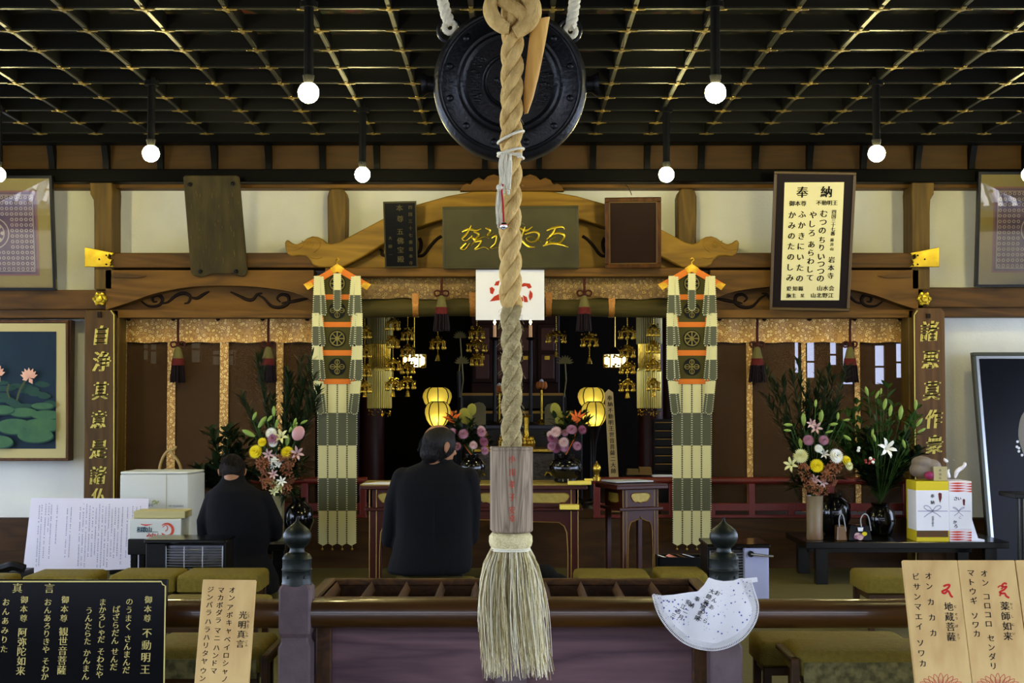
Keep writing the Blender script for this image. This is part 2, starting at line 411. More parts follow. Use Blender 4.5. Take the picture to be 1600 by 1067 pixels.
for x in cols:
    for y in rows[:-1]:
        if abs(x) > y * 0.385 + 0.15: continue
        if fb is None:
            g = G(); z0, z1 = ZC - 0.009, ZC + 0.0
            g.box(x - 0.040, x + 0.040, y - 0.008, y + 0.008, z0, z1); g.box(x - 0.008, x + 0.008, y - 0.040, y + 0.040, z0, z1)
            g.lathe((x, y, z0 - 0.004), [(0.001, 0), (0.018, 0.002), (0.022, 0.006)], 8)
            for a in (-1, 1):
                g.ball((x + a * 0.045, y, z0 + .003), (.012, .012, .004), 6, 4); g.ball((x, y + a * 0.045, z0 + .003), (.012, .012, .004), 6, 4)
            fb = ob(g, 'gold_cross_fitting', m_goldc_, cei); bx, by = x, y
        else: c = fb.copy(); COL.objects.link(c); c.location += Vector((x - bx, y - by, 0))
# ceiling edge beam, cove boards, ribs, lower black beam
struct(G().box(-4.8, 4.8, 10.17, 10.32, Zp(223, 10.2), ZC + 0.1), 'trim_1', m_lac, bev=.004)
cov = struct(G().box(-4.8, 4.8, 10.46, 10.6, Zp(270, 10.45), ZC + 0.1), 'wall_cove', m_cove)
fr_ = None
zt, zb = Zp(219, 10.3), Zp(271, 10.4)
for k in range(-11, 12):
    x = D * k + D / 2
    if x > 4.6: continue
    if fr_ is None:
        g = G(); g.k = 0; pr = []
        n = 7
        for i in range(n):
            t = i / (n - 1); pr.append(Vector((x - .022, 10.33 + 0.09 * math.sin(t * PI / 2), zt + (zb - zt) * t)))
        g.rings([[p, p + Vector((.044, 0, 0)), p + Vector((.044, .10, 0)), p + Vector((0, .10, 0))] for p in pr])
        g.k = 1; g.box(x - .02, x + .02, 10.318, 10.36, zt - .03, zt + 0.028)
        g.k = 2; g.box(x - .014, x + .014, 10.405, 10.43, zb - .008, zb + .03)
        fr_ = ob(g, 'cove_rib', [m_lac, m_gold, mat('steel_foot', C(150, 150, 140), .35, .8)], cov, smooth=30); bx = x
    else: c = fr_.copy(); COL.objects.link(c); c.location.x += x - bx
struct(G().box(-4.8, 4.8, 10.40, 10.52, Zp(284, 10.4), Zp(264, 10.4)), 'trim_2', m_lac, bev=.006)

# ------------------------------------------------------------------ beams of the back wall
g = G().box(-4.8, 4.8, 10.56, 10.7, Zp(294, 10.56), Zp(278, 10.56)); struct(g, 'trim_3', m_beam, bev=.004)
g = G(); g.box(-4.8, Xp(170, 10.55), 10.5, 10.72, Zp(483, 10.5), Zp(453, 10.5)); g.box(-4.8, Xp(170, 10.55), 10.54, 10.72, Zp(497, 10.54), Zp(483, 10.54))
struct(g, 'trim_4', m_beamd, bev=.006)
g = G(); g.box(Xp(1440, 10.55), 4.8, 10.5, 10.72, Zp(480, 10.5), Zp(449, 10.5)); g.box(Xp(1440, 10.55), 4.8, 10.54, 10.72, Zp(495, 10.54), Zp(480, 10.54))
struct(g, 'trim_5', m_beamd, bev=.006)
# two side bays, mirrored about the middle: tie beam, rainbow beam with its scroll panel, lower strip
for s, n0 in ((1, 6), (-1, 9)):
    X = (lambda p: p) if s == 1 else (lambda p: 1600 - p)
    g = G(); q = sorted((X(172), X(535))); g.pbox(q[0], q[1], 395, 418, 10.44, 10.7); struct(g, 'trim_%d' % n0, m_beamd, bev=.006)
    pts = [(176, 422), (490, 422), (490, 470)] + smoothpts([(490, 470), (455, 456), (400, 448), (340, 446), (290, 449), (240, 459), (200, 473), (165, 484)], 4)[1:] + [(165, 422)]
    g = G(); g.pprism([(X(a), b) for a, b in pts], 10.46, 10.62)
    # the shoulder where the rainbow beam enters the post
    rb = struct(g, 'trim_%d' % (n0 + 1), m_beam)
    g = G(); g.prism([P(X(a), b, 10.44) for a, b in ((176, 425), (228, 431), (215, 434), (176, 433))], (0, .03, 0)); ob(g, 'beam_shoulder_cut', m_beamd, rb)  # thin wedge of darker wood at the beam shoulder
    g = G(); q = sorted((X(168), X(492))); g.pbox(q[0], q[1], 424, 492, 10.60, 10.72); g.pbox(q[0], q[1], 484, 496, 10.5, 10.7)
    pn = struct(g, 'trim_%d' % (n0 + 2), m_beam)
    def scroll(pp, w):
        gg = G(); pts3 = [P(X(a), b, 10.597) for a, b in smoothpts(pp, 6)]; gg.tube(pts3, lambda t: w * (0.45 + 0.8 * math.sin(PI * t)) * 0.5, 6); return gg
    for pp in ([(218, 468), (232, 478), (248, 477), (254, 468), (248, 461), (239, 464), (240, 471), (246, 471)],
               [(250, 474), (262, 472), (275, 462), (287, 458), (297, 463), (295, 472), (288, 474)],
               [(297, 464), (308, 466), (318, 460), (327, 455)],
               [(440, 474), (462, 470), (482, 466)], [(360, 456), (375, 463), (386, 468), (395, 468), (402, 460), (410, 458)],
               [(400, 459), (412, 466), (424, 478), (438, 480), (450, 474), (450, 463), (440, 460), (433, 466), (438, 472)]):
        ob(scroll(pp, 0.022), 'scroll_carving', m_carve, pn)
# middle: flat lintel under the carved strut
g = G().pbox(508, 1092, 418, 432, 10.44, 10.7); struct(g, 'trim_12', m_beam, bev=.006)
# the great carved strut with beast heads
half = [(800, 296), (740, 299), (700, 306), (650, 320), (600, 341), (560, 362), (530, 378), (517, 381), (510, 379), (505, 374), (497, 370), (488, 369), (480, 372), (472, 378), (463, 382), (455, 379), (449, 374), (445, 378), (446, 388), (449, 397), (456, 401), (466, 399), (478, 400), (485, 407), (488, 413), (498, 417), (533, 418), (565, 402), (600, 381), (645, 357), (690, 343), (740, 334), (800, 330)]
full = half + [(1600 - a, b) for a, b in reversed(half[1:-1])]
st = thing('carved_strut', 'great carved frog-leg strut with a beast head at each end above the middle bay', 'carving', P(800, 418, 10.5))
ob(G().pprism(full, 10.42, 10.6), 'strut_arch', m_lightw, st, bev=.008)
ob(G().pprism([(533, 418), (600, 383), (690, 345), (800, 333), (910, 345), (1000, 383), (1067, 418)], 10.55, 10.68), 'back_panel', m_lightw, st)
crest = [(718, 298), (722, 291), (729, 286), (735, 288), (740, 281), (748, 277), (756, 281), (762, 275), (772, 272), (782, 276), (790, 270), (800, 267)]
crest = crest + [(1600 - a, b) for a, b in reversed(crest[:-1])]
ob(G().pprism(crest, 10.37, 10.45), 'carved_crest', m_beam, st, bev=.004)
for s in (1, -1):
    X = (lambda p: p) if s == 1 else (lambda p: 1600 - p)
    g = G(); g.tube([P(X(a), b, 10.545) for a, b in smoothpts([(590, 385), (597, 392), (601, 399), (650, 400), (662, 398), (672, 385), (682, 374), (690, 369)], 5)], .012, 6)
    g.tube([P(X(a), b, 10.545) for a, b in smoothpts([(655, 372), (658, 380), (656, 392), (650, 396)], 5)], .014, 6)
    ob(g, 'scroll_carving', m_carve, st)
    g = G(); e0 = P(X(483), 381, 10.42)
    g.ring(e0, .026, .006, 16, 6, XF); g.ball(e0, (.012, .012, .012), 8, 6)
    g.tube([P(X(a), b, 10.418) for a, b in smoothpts([(449, 390), (458, 391), (468, 388), (474, 382), (472, 376)], 4)], .004, 6)
    g.tube([P(X(a), b, 10.418) for a, b in smoothpts([(492, 371), (500, 378), (498, 388), (490, 394)], 4)], .005, 6)
    g.tube([P(X(a), b, 10.418) for a, b in smoothpts([(480, 400), (492, 404), (503, 402)], 4)], .004, 6)
    ob(g, 'beast_face', m_lightw, st, smooth=40)
    # round nosed struts up to the top beam
    w = 15
    g = G(); cx = X(526.5); xs = [(cx - 14, 395), (cx - 15, 330), (cx - 15, 307), (cx - 12, 297), (cx - 7, 294), (cx + 7, 294), (cx + 12, 297), (cx + 15, 307), (cx + 15, 330), (cx + 14, 395)]
    g.pprism(xs, 10.5, 10.68); struct(g, 'trim_%d' % (13 if s == 1 else 14), m_postw, bev=.01)
    # main posts with corbel heads
    post = [(147, 452), (147, 330), (146, 312), (141, 303), (140, 283), (174, 281), (176, 300), (175, 325), (175, 452)]
    g = G().pprism([(X(a), b) for a, b in post], 10.46, 10.7); q = sorted((X(134), X(181))); g.pbox(q[0], q[1], 484, 886, 10.5, 10.72)
    struct(g, 'trim_%d' % (15 if s == 1 else 16), m_postw, bev=.006)
    # bright brass end sleeve of the tie beam
    sl = [(132, 386), (178, 395), (175, 399), (170, 397), (168, 402), (172, 405), (176, 404), (172, 410), (178, 417), (132, 417)]
    g = G().pprism([(X(a), b) for a, b in sl], 10.415, 10.44)
    lb = 'left' if s == 1 else 'right'
    o = thing('brass_beam_fitting', 'bright brass sleeve plate on the %s post where the tie beam ends' % lb, 'fitting', P(X(155), 417, 10.43))
    ob(g, 'plate', m_brass, o, bev=.003)
    for a, b in ((155, 405), (166, 399), (166, 413), (173, 414)):
        ob(G().ball(P(X(a), b, 10.413), .007, 8, 6), 'nail', m_carve, o)
    g = G(); c = P(X(156), 467, 10.45); g.lathe(c, [(.055, -.05), (.055, 0), (.045, .008), (.03, .008), (.024, .02), (.0, .026)], 6, XF)
    for k in range(6):
        g.ball(c + Vector((.042 * math.cos(k * PI / 3), -.01, .042 * math.sin(k * PI / 3))), (.014, .01, .014), 6, 5)
    ob(g, 'nail_cover', m_brass, label='hexagonal brass nail cover on the %s post above its lettered board' % lb, cat='fitting', smooth=30)
# ------------------------------------------------------------------ pendant bulbs
m_bulb = mat('lit_bulb', (1, .95, .75), 0.5, emit=BULB_COL, es=BULB_STR)
m_rod = mat('black_rod', C(8, 8, 7), 0.5, spec=.08)
def bulb_thing(x, y, label):
    z = CAMZ + 1.375 * 1.95 / 1.79
    t = thing('pendant_bulb', label, 'lamp', (x, y, z), 'pendant bulbs under the coffered ceiling')
    g = G().cyl((x, y, z + .06), (x, y, ZC + 0.02), .024, n=12); g.cyl((x, y, ZC - .03), (x, y, ZC + 0.0), .045, n=16); ob(g, 'rod', m_rod, t, smooth=40)
    g = G().cyl((x, y, z + .045), (x, y, z + .085), .022, .03, 14); ob(g, 'socket', m_rod, t, smooth=40)
    g = G().ball((x, y, z), .052, 16, 10); ob(g, 'glass_globe', m_bulb, t, smooth=60)
    return t
k_ = 1.95 / 1.79
b0 = bulb_thing(-.92 * k_, 6.2 * k_, 'lit globe bulb on a black rod, larger of the left pair beside the black gong')
for x, y, lb in ((.92, 6.2, 'lit globe bulb on a black rod, larger and higher bulb right of the black gong'),
                 (-2.04, 7.76, 'lit globe bulb above the wall between the left framed print and the dark weathered tablet'),
                 (2.06, 7.76, 'lit globe bulb above the wall right of the white calligraphy frame'),
                 (-.925, 8.5, 'lit globe bulb low over the carved strut, left of the small black plaque'),
                 (.955, 8.5, 'lit globe bulb low over the empty brown picture frame'),
                 (-3.18, 8.5, 'lit globe bulb half cut by the left edge of the picture above the framed print'),
                 (3.2, 8.5, 'lit globe bulb outside the right edge of the picture'),
                 (-2.04, 5.0, 'near lit globe bulb outside the upper left corner'), (2.04, 5.0, 'near lit globe bulb outside the upper right corner')):
    clone(b0, (x * k_, y * k_, CAMZ + 1.375 * k_), lb)

# ------------------------------------------------------------------ bell rope
m_hemp = mat('hemp_rope', C(216, 184, 116), 0.85, col2=C(176, 142, 80), scale=30, stretch=(1, 1, .5), bump=0.7, bscale=160, contrast=.2)
m_hempw = mat('frayed_hemp', C(226, 212, 160), 0.9, col2=C(190, 174, 120), scale=40, bump=0.9, bscale=180)
m_cord = mat('white_cord', C(216, 208, 178), 0.8, bump=0.4, bscale=120)
RY = 4.5
def twisted(g, path, R0, r, lead, n=3, steps=14, sides=8, phase=0.0):
    """n strands wound about a path (list of points, mostly vertical)"""
    path = [Vector(p) for p in path]; L = [0]
    for a, b in zip(path, path[1:]): L.append(L[-1] + (b - a).length)
    N = max(8, int(L[-1] / lead * steps))
    def at(s):
        for i in range(len(path) - 1):
            if s <= L[i + 1] or i == len(path) - 2:
                t = (s - L[i]) / max(L[i + 1] - L[i], 1e-9); return path[i].lerp(path[i + 1], t), (path[i + 1] - path[i]).normalized()
    for k in range(n):
        pts = []
        for i in range(N + 1):
            s = L[-1] * i / N; c, t = at(s)
            a = Vector((1, 0, 0)); a = (a - t * a.dot(t)).normalized(); b = t.cross(a)
            ph = phase + 2 * PI * (k / n + s / lead); pts.append(c + a * (R0 * math.cos(ph)) + b * (R0 * math.sin(ph)))
        g.tube(pts, r, sides)
px = RY / F
rope = thing('bell_rope', 'thick twisted hemp bell rope hanging down the middle, ending in a wooden sleeve and tassel', 'rope', P(798, 700, RY))
path = [P(x, y, RY) for x, y in ((800, -160), (801, 40), (799, 200), (797, 330), (798, 480))]
g = G(); twisted(g, path, .0192, .0198, .215, phase=.4); ob(g, 'rope_strand', m_hemp, rope, smooth=50)
g = G(); twisted(g, [P(798, 478, RY), P(800, 600, RY), P(799, 705, RY)], .0175, .0180, .215, phase=1.9); ob(g, 'worn_strand', mat('worn_olive_hemp', C(192, 174, 122), 0.9, col2=C(146, 128, 84), scale=40, bump=1.0, bscale=170), rope, smooth=50, label='paler worn lower length of the rope')
for i in range(0): pass
g = G(); R.seed(5)
for i in range(260):                                # loose fibres standing off the worn length
    y = R.uniform(480, 700) if R.random() < .8 else R.uniform(60, 480); a = R.uniform(0, 2 * PI)
    c = P(799, y, RY); n = Vector((math.cos(a), math.sin(a), 0)); p = c + n * .034
    q = p + n * R.uniform(.003, .009) + Vector((R.uniform(-.01, .01), 0, R.uniform(-.025, .012)))
    g.tube([p, (p + q) / 2 + n * .002, q], .0006, 3)
ob(g, 'loose_fibre', MATS['worn_olive_hemp'], rope, kind='stuff')
# big knot at the top
g = G()
for pp, r in (([(772, -8), (766, 12), (772, 30), (786, 42), (796, 44)], .026), ([(800, -20), (822, -8), (832, 10), (830, 30), (816, 44), (804, 52)], .029),
              ([(780, 0), (800, 10), (818, 24), (822, 40)], .024)):
    pts = [P(a, b, RY - .035) for a, b in smoothpts(pp, 5)]; g.tube(pts, lambda t: r * (.75 + .25 * math.sin(PI * t)), 10)
ob(g, 'knot', m_hemp, rope, smooth=60)
# pale twine sash tied round the rope, its loose tails and the red cord with a little bell
g = G(); c = P(798, 238, RY)
for dz, tilt in ((0, .012), (-.012, -.008), (.05, .02)):
    g.tube([c + Vector((.042 * math.cos(t), .042 * math.sin(t), dz + tilt * math.cos(t))) for t in [2 * PI * i / 16 for i in range(17)]], .0045, 6)
R.seed(2)
for i in range(16):
    x = R.uniform(783, 799); e = R.uniform(268, 305)
    pp = [(x, 240), (x + R.uniform(-4, 2), 260), (x + R.uniform(-4, 3), e)]
    g.tube([P(a, b, RY - .052 - R.random() * .008) for a, b in smoothpts(pp, 4)], .0042, 5)
g.tube([P(a, b, RY - .05) for a, b in smoothpts([(800, 240), (812, 240), (814, 244), (808, 245)], 4)], .004, 5)
ob(g, 'twine_sash', m_cord, rope, smooth=60)
g = G()
for i in range(14):
    x = R.uniform(775, 784)
    g.tube([P(a, b, RY - .055 - R.random() * .01) for a, b in smoothpts([(781, 292), (x + 1, 300), (x - 1, 325), (x + R.uniform(-3, 3), R.uniform(340, 360))], 4)], .0022, 4)
g.ball(P(781, 293, RY - .06), .012, 8, 6)
ob(g, 'cord_tassel', m_cord, rope, smooth=60)
m_redc = mat('red_cord', C(170, 30, 40), 0.7)
g = G().tube([P(a, b, RY - .065) for a, b in smoothpts([(786, 288), (784, 296), (786, 320), (787, 350)], 4)], .0028, 6); ob(g, 'red_cord', m_redc, rope, smooth=60)
m_chrome = mat('chrome', C(220, 220, 220), .15, 1.0)
bl = ob(G().lathe(P(787, 353, RY - .065), [(.001, .013), (.009, .010), (.012, .003), (.0125, -.002), (.009, -.009), (.001, -.013)], 12), 'small_bell', m_chrome, rope, smooth=60)
ob(G().lathe(P(787, 353, RY - .065), [(.0128, .004), (.0128, .001)], 12), 'enamel_band', mat('orange_enamel', C(200, 90, 30), .4), bl)
# octagonal wooden sleeve with red writing
m_sleeve = wood('weathered_sleeve_wood', C(104, 92, 104), C(150, 136, 154), 'z', 22, rough=.8, ring=2)
zc = Zp(764, RY); hz = 66 * px
def octo(r, a0=PI / 8 + .12): return [(r * math.cos(a0 + k * PI / 4), r * math.sin(a0 + k * PI / 4)) for k in range(8)]
c0 = P(799, 764, RY)
g = G(); rs = []
for r, z in ((.066, -hz), (.072, -hz + .006), (.072, hz - .012), (.070, hz - .012), (.074, hz - .006), (.071, hz), (.05, hz)):
    rs.append([c0 + Vector((x, y, z)) for x, y in octo(r)])
g.rings(rs); sl = ob(g, 'wooden_sleeve', m_sleeve, rope, bev=.001)
# the facet turned to the viewer carries the writing
k0 = min(range(8), key=lambda k: octo(.072)[k][1] + octo(.072)[(k + 1) % 8][1])
o1 = octo(.072); a = Vector((*o1[k0], 0)); b_ = Vector((*o1[(k0 + 1) % 8], 0)); nrm = (a + b_) / 2; fc = Face(c0 + nrm, nrm, off=.001)
g = G(); cx = P(0, 0, 1)
mid = c0 + nrm; pxm = 800 + (mid.x / mid.y) * F
for ch, y in zip('小川孝子安幸', (717, 738, 757, 777, 797, 810)): fc.put(g, ch, pxm - 3, y, 13, sx=.8)
ob(g, 'red_lettering', mat('vermilion_ink', C(176, 66, 44), .8), sl)
# tassel
tas = ob(G().lathe(P(798, 846, RY), [(.045, .03), (.062, .029), (.070, .018), (.071, 0), (.067, -.014), (.060, -.022), (.045, -.025)], 20), 'tassel_collar', m_hempw, rope, smooth=60)
g = G()
for z in (-.020, -.026): g.ring(P(798, 846, RY) + Vector((0, 0, z)), .061, .003, 24, 6)
ob(g, 'binding_cord', m_cord, tas, smooth=60)
g = G(); R.seed(11); c1 = P(798, 855, RY); c2 = P(808, 1040, RY)
for i in range(950):
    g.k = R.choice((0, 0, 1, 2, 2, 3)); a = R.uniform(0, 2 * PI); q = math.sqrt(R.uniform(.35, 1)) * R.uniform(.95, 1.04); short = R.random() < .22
    L = R.uniform(60, 130) if short else R.uniform(150, 205)
    if a > PI: L += 5 * math.sin(a)
    r0 = .060 * q; spread = (.112 if short else R.uniform(.095, .118)) * q; pts = []; w1, w2 = R.uniform(-.014, .014), R.uniform(-.01, .01)
    n = 7
    for j in range(n + 1):
        t = j / n; s = L * t / 200
        rr = r0 + (spread - r0) * (1 - math.exp(-s * 5.0)); zz = -L * t * px
        sh = .022 * s * s + .004 * math.sin(s * 7 + i)
        pts.append(c1 + Vector((rr * math.cos(a) + sh + w1 * s, rr * math.sin(a) * .8 + w2 * s, zz)))
    g.tube(pts, lambda t: .0017 * (1 - .6 * t), 3, cap=False)
ob(g, 'tassel_strand', [m_hempw, mat('olive_hemp', C(168, 152, 100), .9), mat('pale_hemp', C(232, 224, 190), .9), mat('dark_hemp', C(140, 124, 84), .9)], rope, kind='stuff', smooth=60)  # strands in several hemp tones, picked at random

# ------------------------------------------------------------------ bamboo striker tied in the knot
m_bam = wood('pale_split_bamboo', C(176, 130, 78), C(214, 172, 116), 'z', 12, rough=.5)
A = P(845, 30, RY - .03); B = P(822, 178, RY + .01)
g = G(); rs = []
for t, w in ((0, .030), (.25, .0285), (.6, .024), (.85, .016), (1, .006)):
    c = A.lerp(B, t); rs.append([c + Vector((w * math.cos(u), -.012 * math.sin(u) + (0 if u < PI + .1 else .0), w * .25 * math.cos(u))) for u in [PI * j / 8 for j in range(9)]] + [c + Vector((w * .85 * math.cos(u), -.006 * math.sin(u) + .002, w * .2 * math.cos(u))) for u in [PI * (8 - j) / 8 for j in range(9)]])
g.rings(rs)
ob(g, 'wooden_striker', m_bam, label='split bamboo striker stuck slanting into the rope knot in front of the gong', cat='striker', smooth=40)

# ------------------------------------------------------------------ bronze crocodile gong
m_iron = mat('blackened_bronze', C(26, 26, 28), 0.40, 0.6, col2=C(18, 18, 20), scale=12, bump=0.25, bscale=70)
GY = 5.0; gc = P(797, 133, GY); q = GY / F
gong = thing('temple_gong', 'large round blackened bronze gong hanging behind the rope under the ceiling', 'gong', gc - Vector((0, -.06, .28)))
prof = [(0.001, .010), (.028, .010), (.030, .006), (36, .006), (38, .012), (40, .006), (43, .011), (45, .005), (68, .002), (71, .010), (74, .014), (77, .010), (79, .004), (83, .008), (86, .002), (106, -.004), (108, .0), (110, -.004), (113, -.002), (116, -.01), (120, -.022), (121, -.05), (121, -.10), (114, -.13), (60, -.15), (.001, -.155)]
prof = [(r if r < 1 else r * q, z) for r, z in prof]
ob(G().lathe(gc + Vector((0, -.05, 0)), prof, 72, XF), 'gong_body', m_iron, gong, smooth=35)
for k in range(12):
    a = PI / 12 + k * PI / 6; c = gc + Vector((97 * q * math.cos(a), -.047, 97 * q * math.sin(a)))
    if k in (2, 3): continue
    ob(G().lathe(c, [(.013, 0), (.012, .006), (.007, .010), (.001, .011)], 12, XF), 'boss', m_iron, gong, smooth=50)
g = G(); R.seed(8)
for s in (-1, 1):
    for i in range(46):                              # cast cloud relief inside the ring
        a = R.uniform(PI * .75, PI * 1.2) if s < 0 else R.uniform(-PI * .2, PI * .25); rr = R.uniform(48, 64) * q
        g.ball(gc + Vector((rr * math.cos(a), -.053, rr * math.sin(a))), (R.uniform(.004, .011), .004, R.uniform(.003, .008)), 7, 4)
for i in range(30):
    a = R.uniform(0, 2 * PI); rr = R.uniform(0, 22) * q
    g.ball(gc + Vector((rr * math.cos(a), -.06, rr * math.sin(a))), (R.uniform(.004, .01), .003, R.uniform(.004, .01)), 7, 4)
ob(g, 'cloud_relief', m_iron, gong, smooth=50, kind='stuff')
fc = Face(gc + Vector((0, -.0475, 0)), (0, -1, 0)); g = G(); fc.put(g, '本', 735, 57, 17); fc.put(g, '吉', 762, 84, 14, rot=.3); fc.put(g, '佛', 775, 104 - 30, 12); ob(g, 'cast_lettering', mat('bronze_letter', C(60, 60, 60), .4, .7), gong)
for s in (-1, 1):
    c = gc + Vector((s * 118 * q, .02, 3 * q))
    M = Matrix.Rotation(s * PI / 2, 3, 'Y')
    ob(G().lathe(c, [(.030, 0), (.030, .025), (.034, .03), (.044, .046), (.045, .050), (.03, .050), (.028, .02), (.001, .018)], 20, M), 'side_eye', m_iron, gong, smooth=40)
    px_ = 703 if s < 0 else 889
    c = P(px_, 48, GY); a0, a1 = (-PI * .25, PI * 1.0)
    ob(G().ring(c, 18 * q, .008, 20, 8, XF), 'hanging_lug', m_iron, gong, smooth=60)
    g = G(); pts = [P(*p, GY - .01) for p in (((684, -40), (690, -5), (697, 22), (703, 38)) if s < 0 else ((903, -40), (899, -5), (895, 24), (891, 44)))]
    twisted(g, pts, .010, .013, .07, n=3, steps=10, sides=6)
    cc = pts[-1]; g.ring(cc + Vector((0, 0, -.012)), .020, .011, 14, 8, XF)
    ob(g, 'white_rope', m_cord, label='white twisted rope holding the %s lug of the gong' % ('left' if s < 0 else 'right'), cat='rope', smooth=60, group='white gong ropes')
# ------------------------------------------------------------------ railing in front: round rail, posts with onion caps
m_rail = wood('worn_brown_rail', C(46, 27, 14), C(76, 48, 24), 'x', 9, rough=.32, coat=.4, bump=.12)
m_postp = mat('old_brown_post', C(100, 84, 84), 0.5, col2=C(86, 72, 72), scale=16, bump=.2, bscale=60)
m_verd = mat('dark_green_bronze', C(20, 30, 23), 0.42, 0.45, col2=C(12, 19, 16), scale=10, bump=.15, bscale=50)
m_boxp = wood('plum_brown_plank', C(70, 52, 82), C(104, 80, 114), 'x', 8, rough=.42, bump=.35)
m_boxi = wood('dark_box_wood', C(46, 28, 20), C(76, 50, 32), 'y', 10, rough=.5)
FY = 5.40
rl = thing('front_railing', 'brown railing with a thick round rail and two posts under dark onion-shaped caps', 'railing', (0, FY, ZF))
z = (Zp(935.5, FY) + Zp(981, FY)) / 2; rr = (Zp(935.5, FY) - Zp(981, FY)) / 2
g = G().tube([(-3.6 + i * .3, FY, z) for i in range(25)], rr, 28); ob(g, 'round_rail', m_rail, rl, smooth=60)
for s in (-1, 1):
    cx = 464 if s < 0 else 1131
    c = P(cx, 900, FY - .005); w = 24.5 * FY / F
    ch = lambda r, k: [(-r, -r + k), (-r + k, -r), (r - k, -r), (r, -r + k), (r, r - k), (r - k, r), (-r + k, r), (-r, r - k)]
    rs = []
    for py, k in ((920, .85), (917, .80), (917, .85)): pass
    for py, r in ((914, .84), (921, 1.0), (990, 1.0), (997, .86), (1004, .86), (1012, 1.0), (1190, 1.0)):
        zz = Zp(py, FY - .06); rs.append([Vector((c.x + a, c.y + b, max(zz, ZF))) for a, b in ch(w * r, .008)])
    po = ob(G().rings(rs), 'post', m_postp, rl, smooth=25)
    zb = Zp(917, FY - .06); u = FY / F
    pr = [(22, 0), (23.5, .003), (23.5, .008), (22.6, .012), (22.6, .055), (23.4, .058), (23.4, .063), (22.4, .066), (22.4, .100), (23, .103), (22, .108), (19, .120), (12.5, .128), (11, .137), (11.5, .145)]
    pr += [(15, .152), (19.5, .166), (22, .183), (21.5, .198), (18, .214), (12, .227), (6, .238), (2.5, .248), (1, .262), (.05, .266)]
    cap = ob(G().lathe((c.x, c.y, zb), [(r * u, h) for r, h in pr], 32), 'onion_cap', m_verd, rl, smooth=35)
    g = G()
    for a in (-2.1, -.9, .6): g.ball((c.x + 22.6 * u * math.cos(a), c.y + 22.6 * u * math.sin(a), zb + .035), .006, 8, 6)
    ob(g, 'rivet', m_verd, cap, smooth=60)
# ------------------------------------------------------------------ offertory box
bx = thing('offertory_box', 'long plum-brown offertory box with slanting slats in its open top', 'box', (0, 5.75, ZF))
B0, B1 = 5.50, 6.10
zt = Zp(903, B1); xl, xr = Xp(500, 6.06), Xp(1064, 6.06)
X0, X1 = -.80, .80
t = .03
ob(G().box(X0, X1, B0, B0 + t, ZF + .02, zt - .02), 'front_panel', m_boxp, bx)
g = G(); g.box(X0 - .01, X1 + .01, B0 - .012, B0, ZF, ZF + .1); g.box(X0, X1, B1 - t, B1, ZF, zt - .01); ob(g, 'back_panel', m_boxi, bx, bev=.003)
ob(G().box(X0, X0 + t, B0 + t, B1 - t, ZF, zt - .01), 'side_panel', m_boxi, bx); ob(G().box(X1 - t, X1, B0 + t, B1 - t, ZF, zt - .01), 'side_panel', m_boxi, bx)
g = G(); zc = zt
g.box(X0 - .02, X1 + .02, B0 - .02, B0 + .05, zc - .03, zc - .001); ob(g, 'front_lip', m_boxi, bx, bev=.005)
g = G(); g.box(X0 - .02, X1 + .02, B1 - .035, B1 + .01, zc - .03, zc - .001); ob(g, 'back_lip', m_boxi, bx, bev=.005)
for s in (0, 1):
    x = X0 - .02 if s == 0 else X1 - .03
    ob(G().box(x, x + .05, B0, B1, zc - .03, zc), 'side_lip', m_boxi, bx, bev=.005)
ob(G().box(X0 + t, X1 - t, B0 + t, B1 - t, zc - .22, zc - .20), 'inner_tray', m_boxi, bx)
sx = [528, 582, 636, 690, 744, 798, 852, 907, 962, 1017]
for a in sx:
    x = Xp(a, 6.05); w = .018
    g = G(); g.prism([(x, B0 + .05, zc - .008), (x + w, B0 + .05, zc - .045), (x, B0 + .05, zc - .115), (x - w, B0 + .05, zc - .045)], (0, B1 - B0 - .09, 0))
    ob(g, 'slat', m_boxi, bx, bev=.002)
g = G().pbox(773, 823, 1036, 1190, B0 - .045, B0 - .001); ob(g, 'centre_stile', m_postp, bx, bev=.006)
for a in (-.74, .74): ob(G().box(a - .03, a + .03, B0 - .03, B0 - .001, ZF, zc - .03), 'corner_stile', m_boxi, bx, bev=.005)

# ------------------------------------------------------------------ bib tied round the right post
m_bib = mat('white_cotton', C(226, 223, 218), .85, bump=.2, bscale=30)
m_bibprint = mat('blue_print', C(40, 50, 140), .8); m_ink = mat('black_ink', C(16, 16, 16), .7)
bib = thing('lace_bib', 'white star-print bib with lace edging and handwriting, tied to the right railing post', 'bib', P(1110, 1010, 5.2))
edge = smoothpts([(1025, 931), (1031, 952), (1040, 969), (1053, 985), (1068, 998), (1084, 1006), (1100, 1010), (1118, 1011), (1138, 1006), (1157, 995), (1170, 980), (1178, 964), (1180, 945), (1174, 926), (1168, 906)], 4)
top = [(1025, 931), (1052, 929), (1078, 925), (1090, 924), (1100, 914), (1107, 902), (1118, 906), (1131, 908), (1146, 907), (1157, 903), (1168, 904)]
def BY(px, py): return 5.27 - .05 * math.sin(min(max((py - 905) / 100, 0), 1) * PI * .8) - .010 * math.sin((px - 1100) * .11 + (py - 905) * .02) * min(1, max(0, (py - 915) / 40)) - .0 * px
N = len(edge); g = G(); tp = []
L_ = [0]
for a, b in zip(top, top[1:]): L_.append(L_[-1] + math.hypot(b[0] - a[0], b[1] - a[1]))
for i in range(N):
    s = L_[-1] * i / (N - 1)
    for j in range(len(top) - 1):
        if s <= L_[j + 1] + 1e-6: u = (s - L_[j]) / (L_[j + 1] - L_[j]); tp.append((top[j][0] + (top[j + 1][0] - top[j][0]) * u, top[j][1] + (top[j + 1][1] - top[j][1]) * u)); break
K = 9
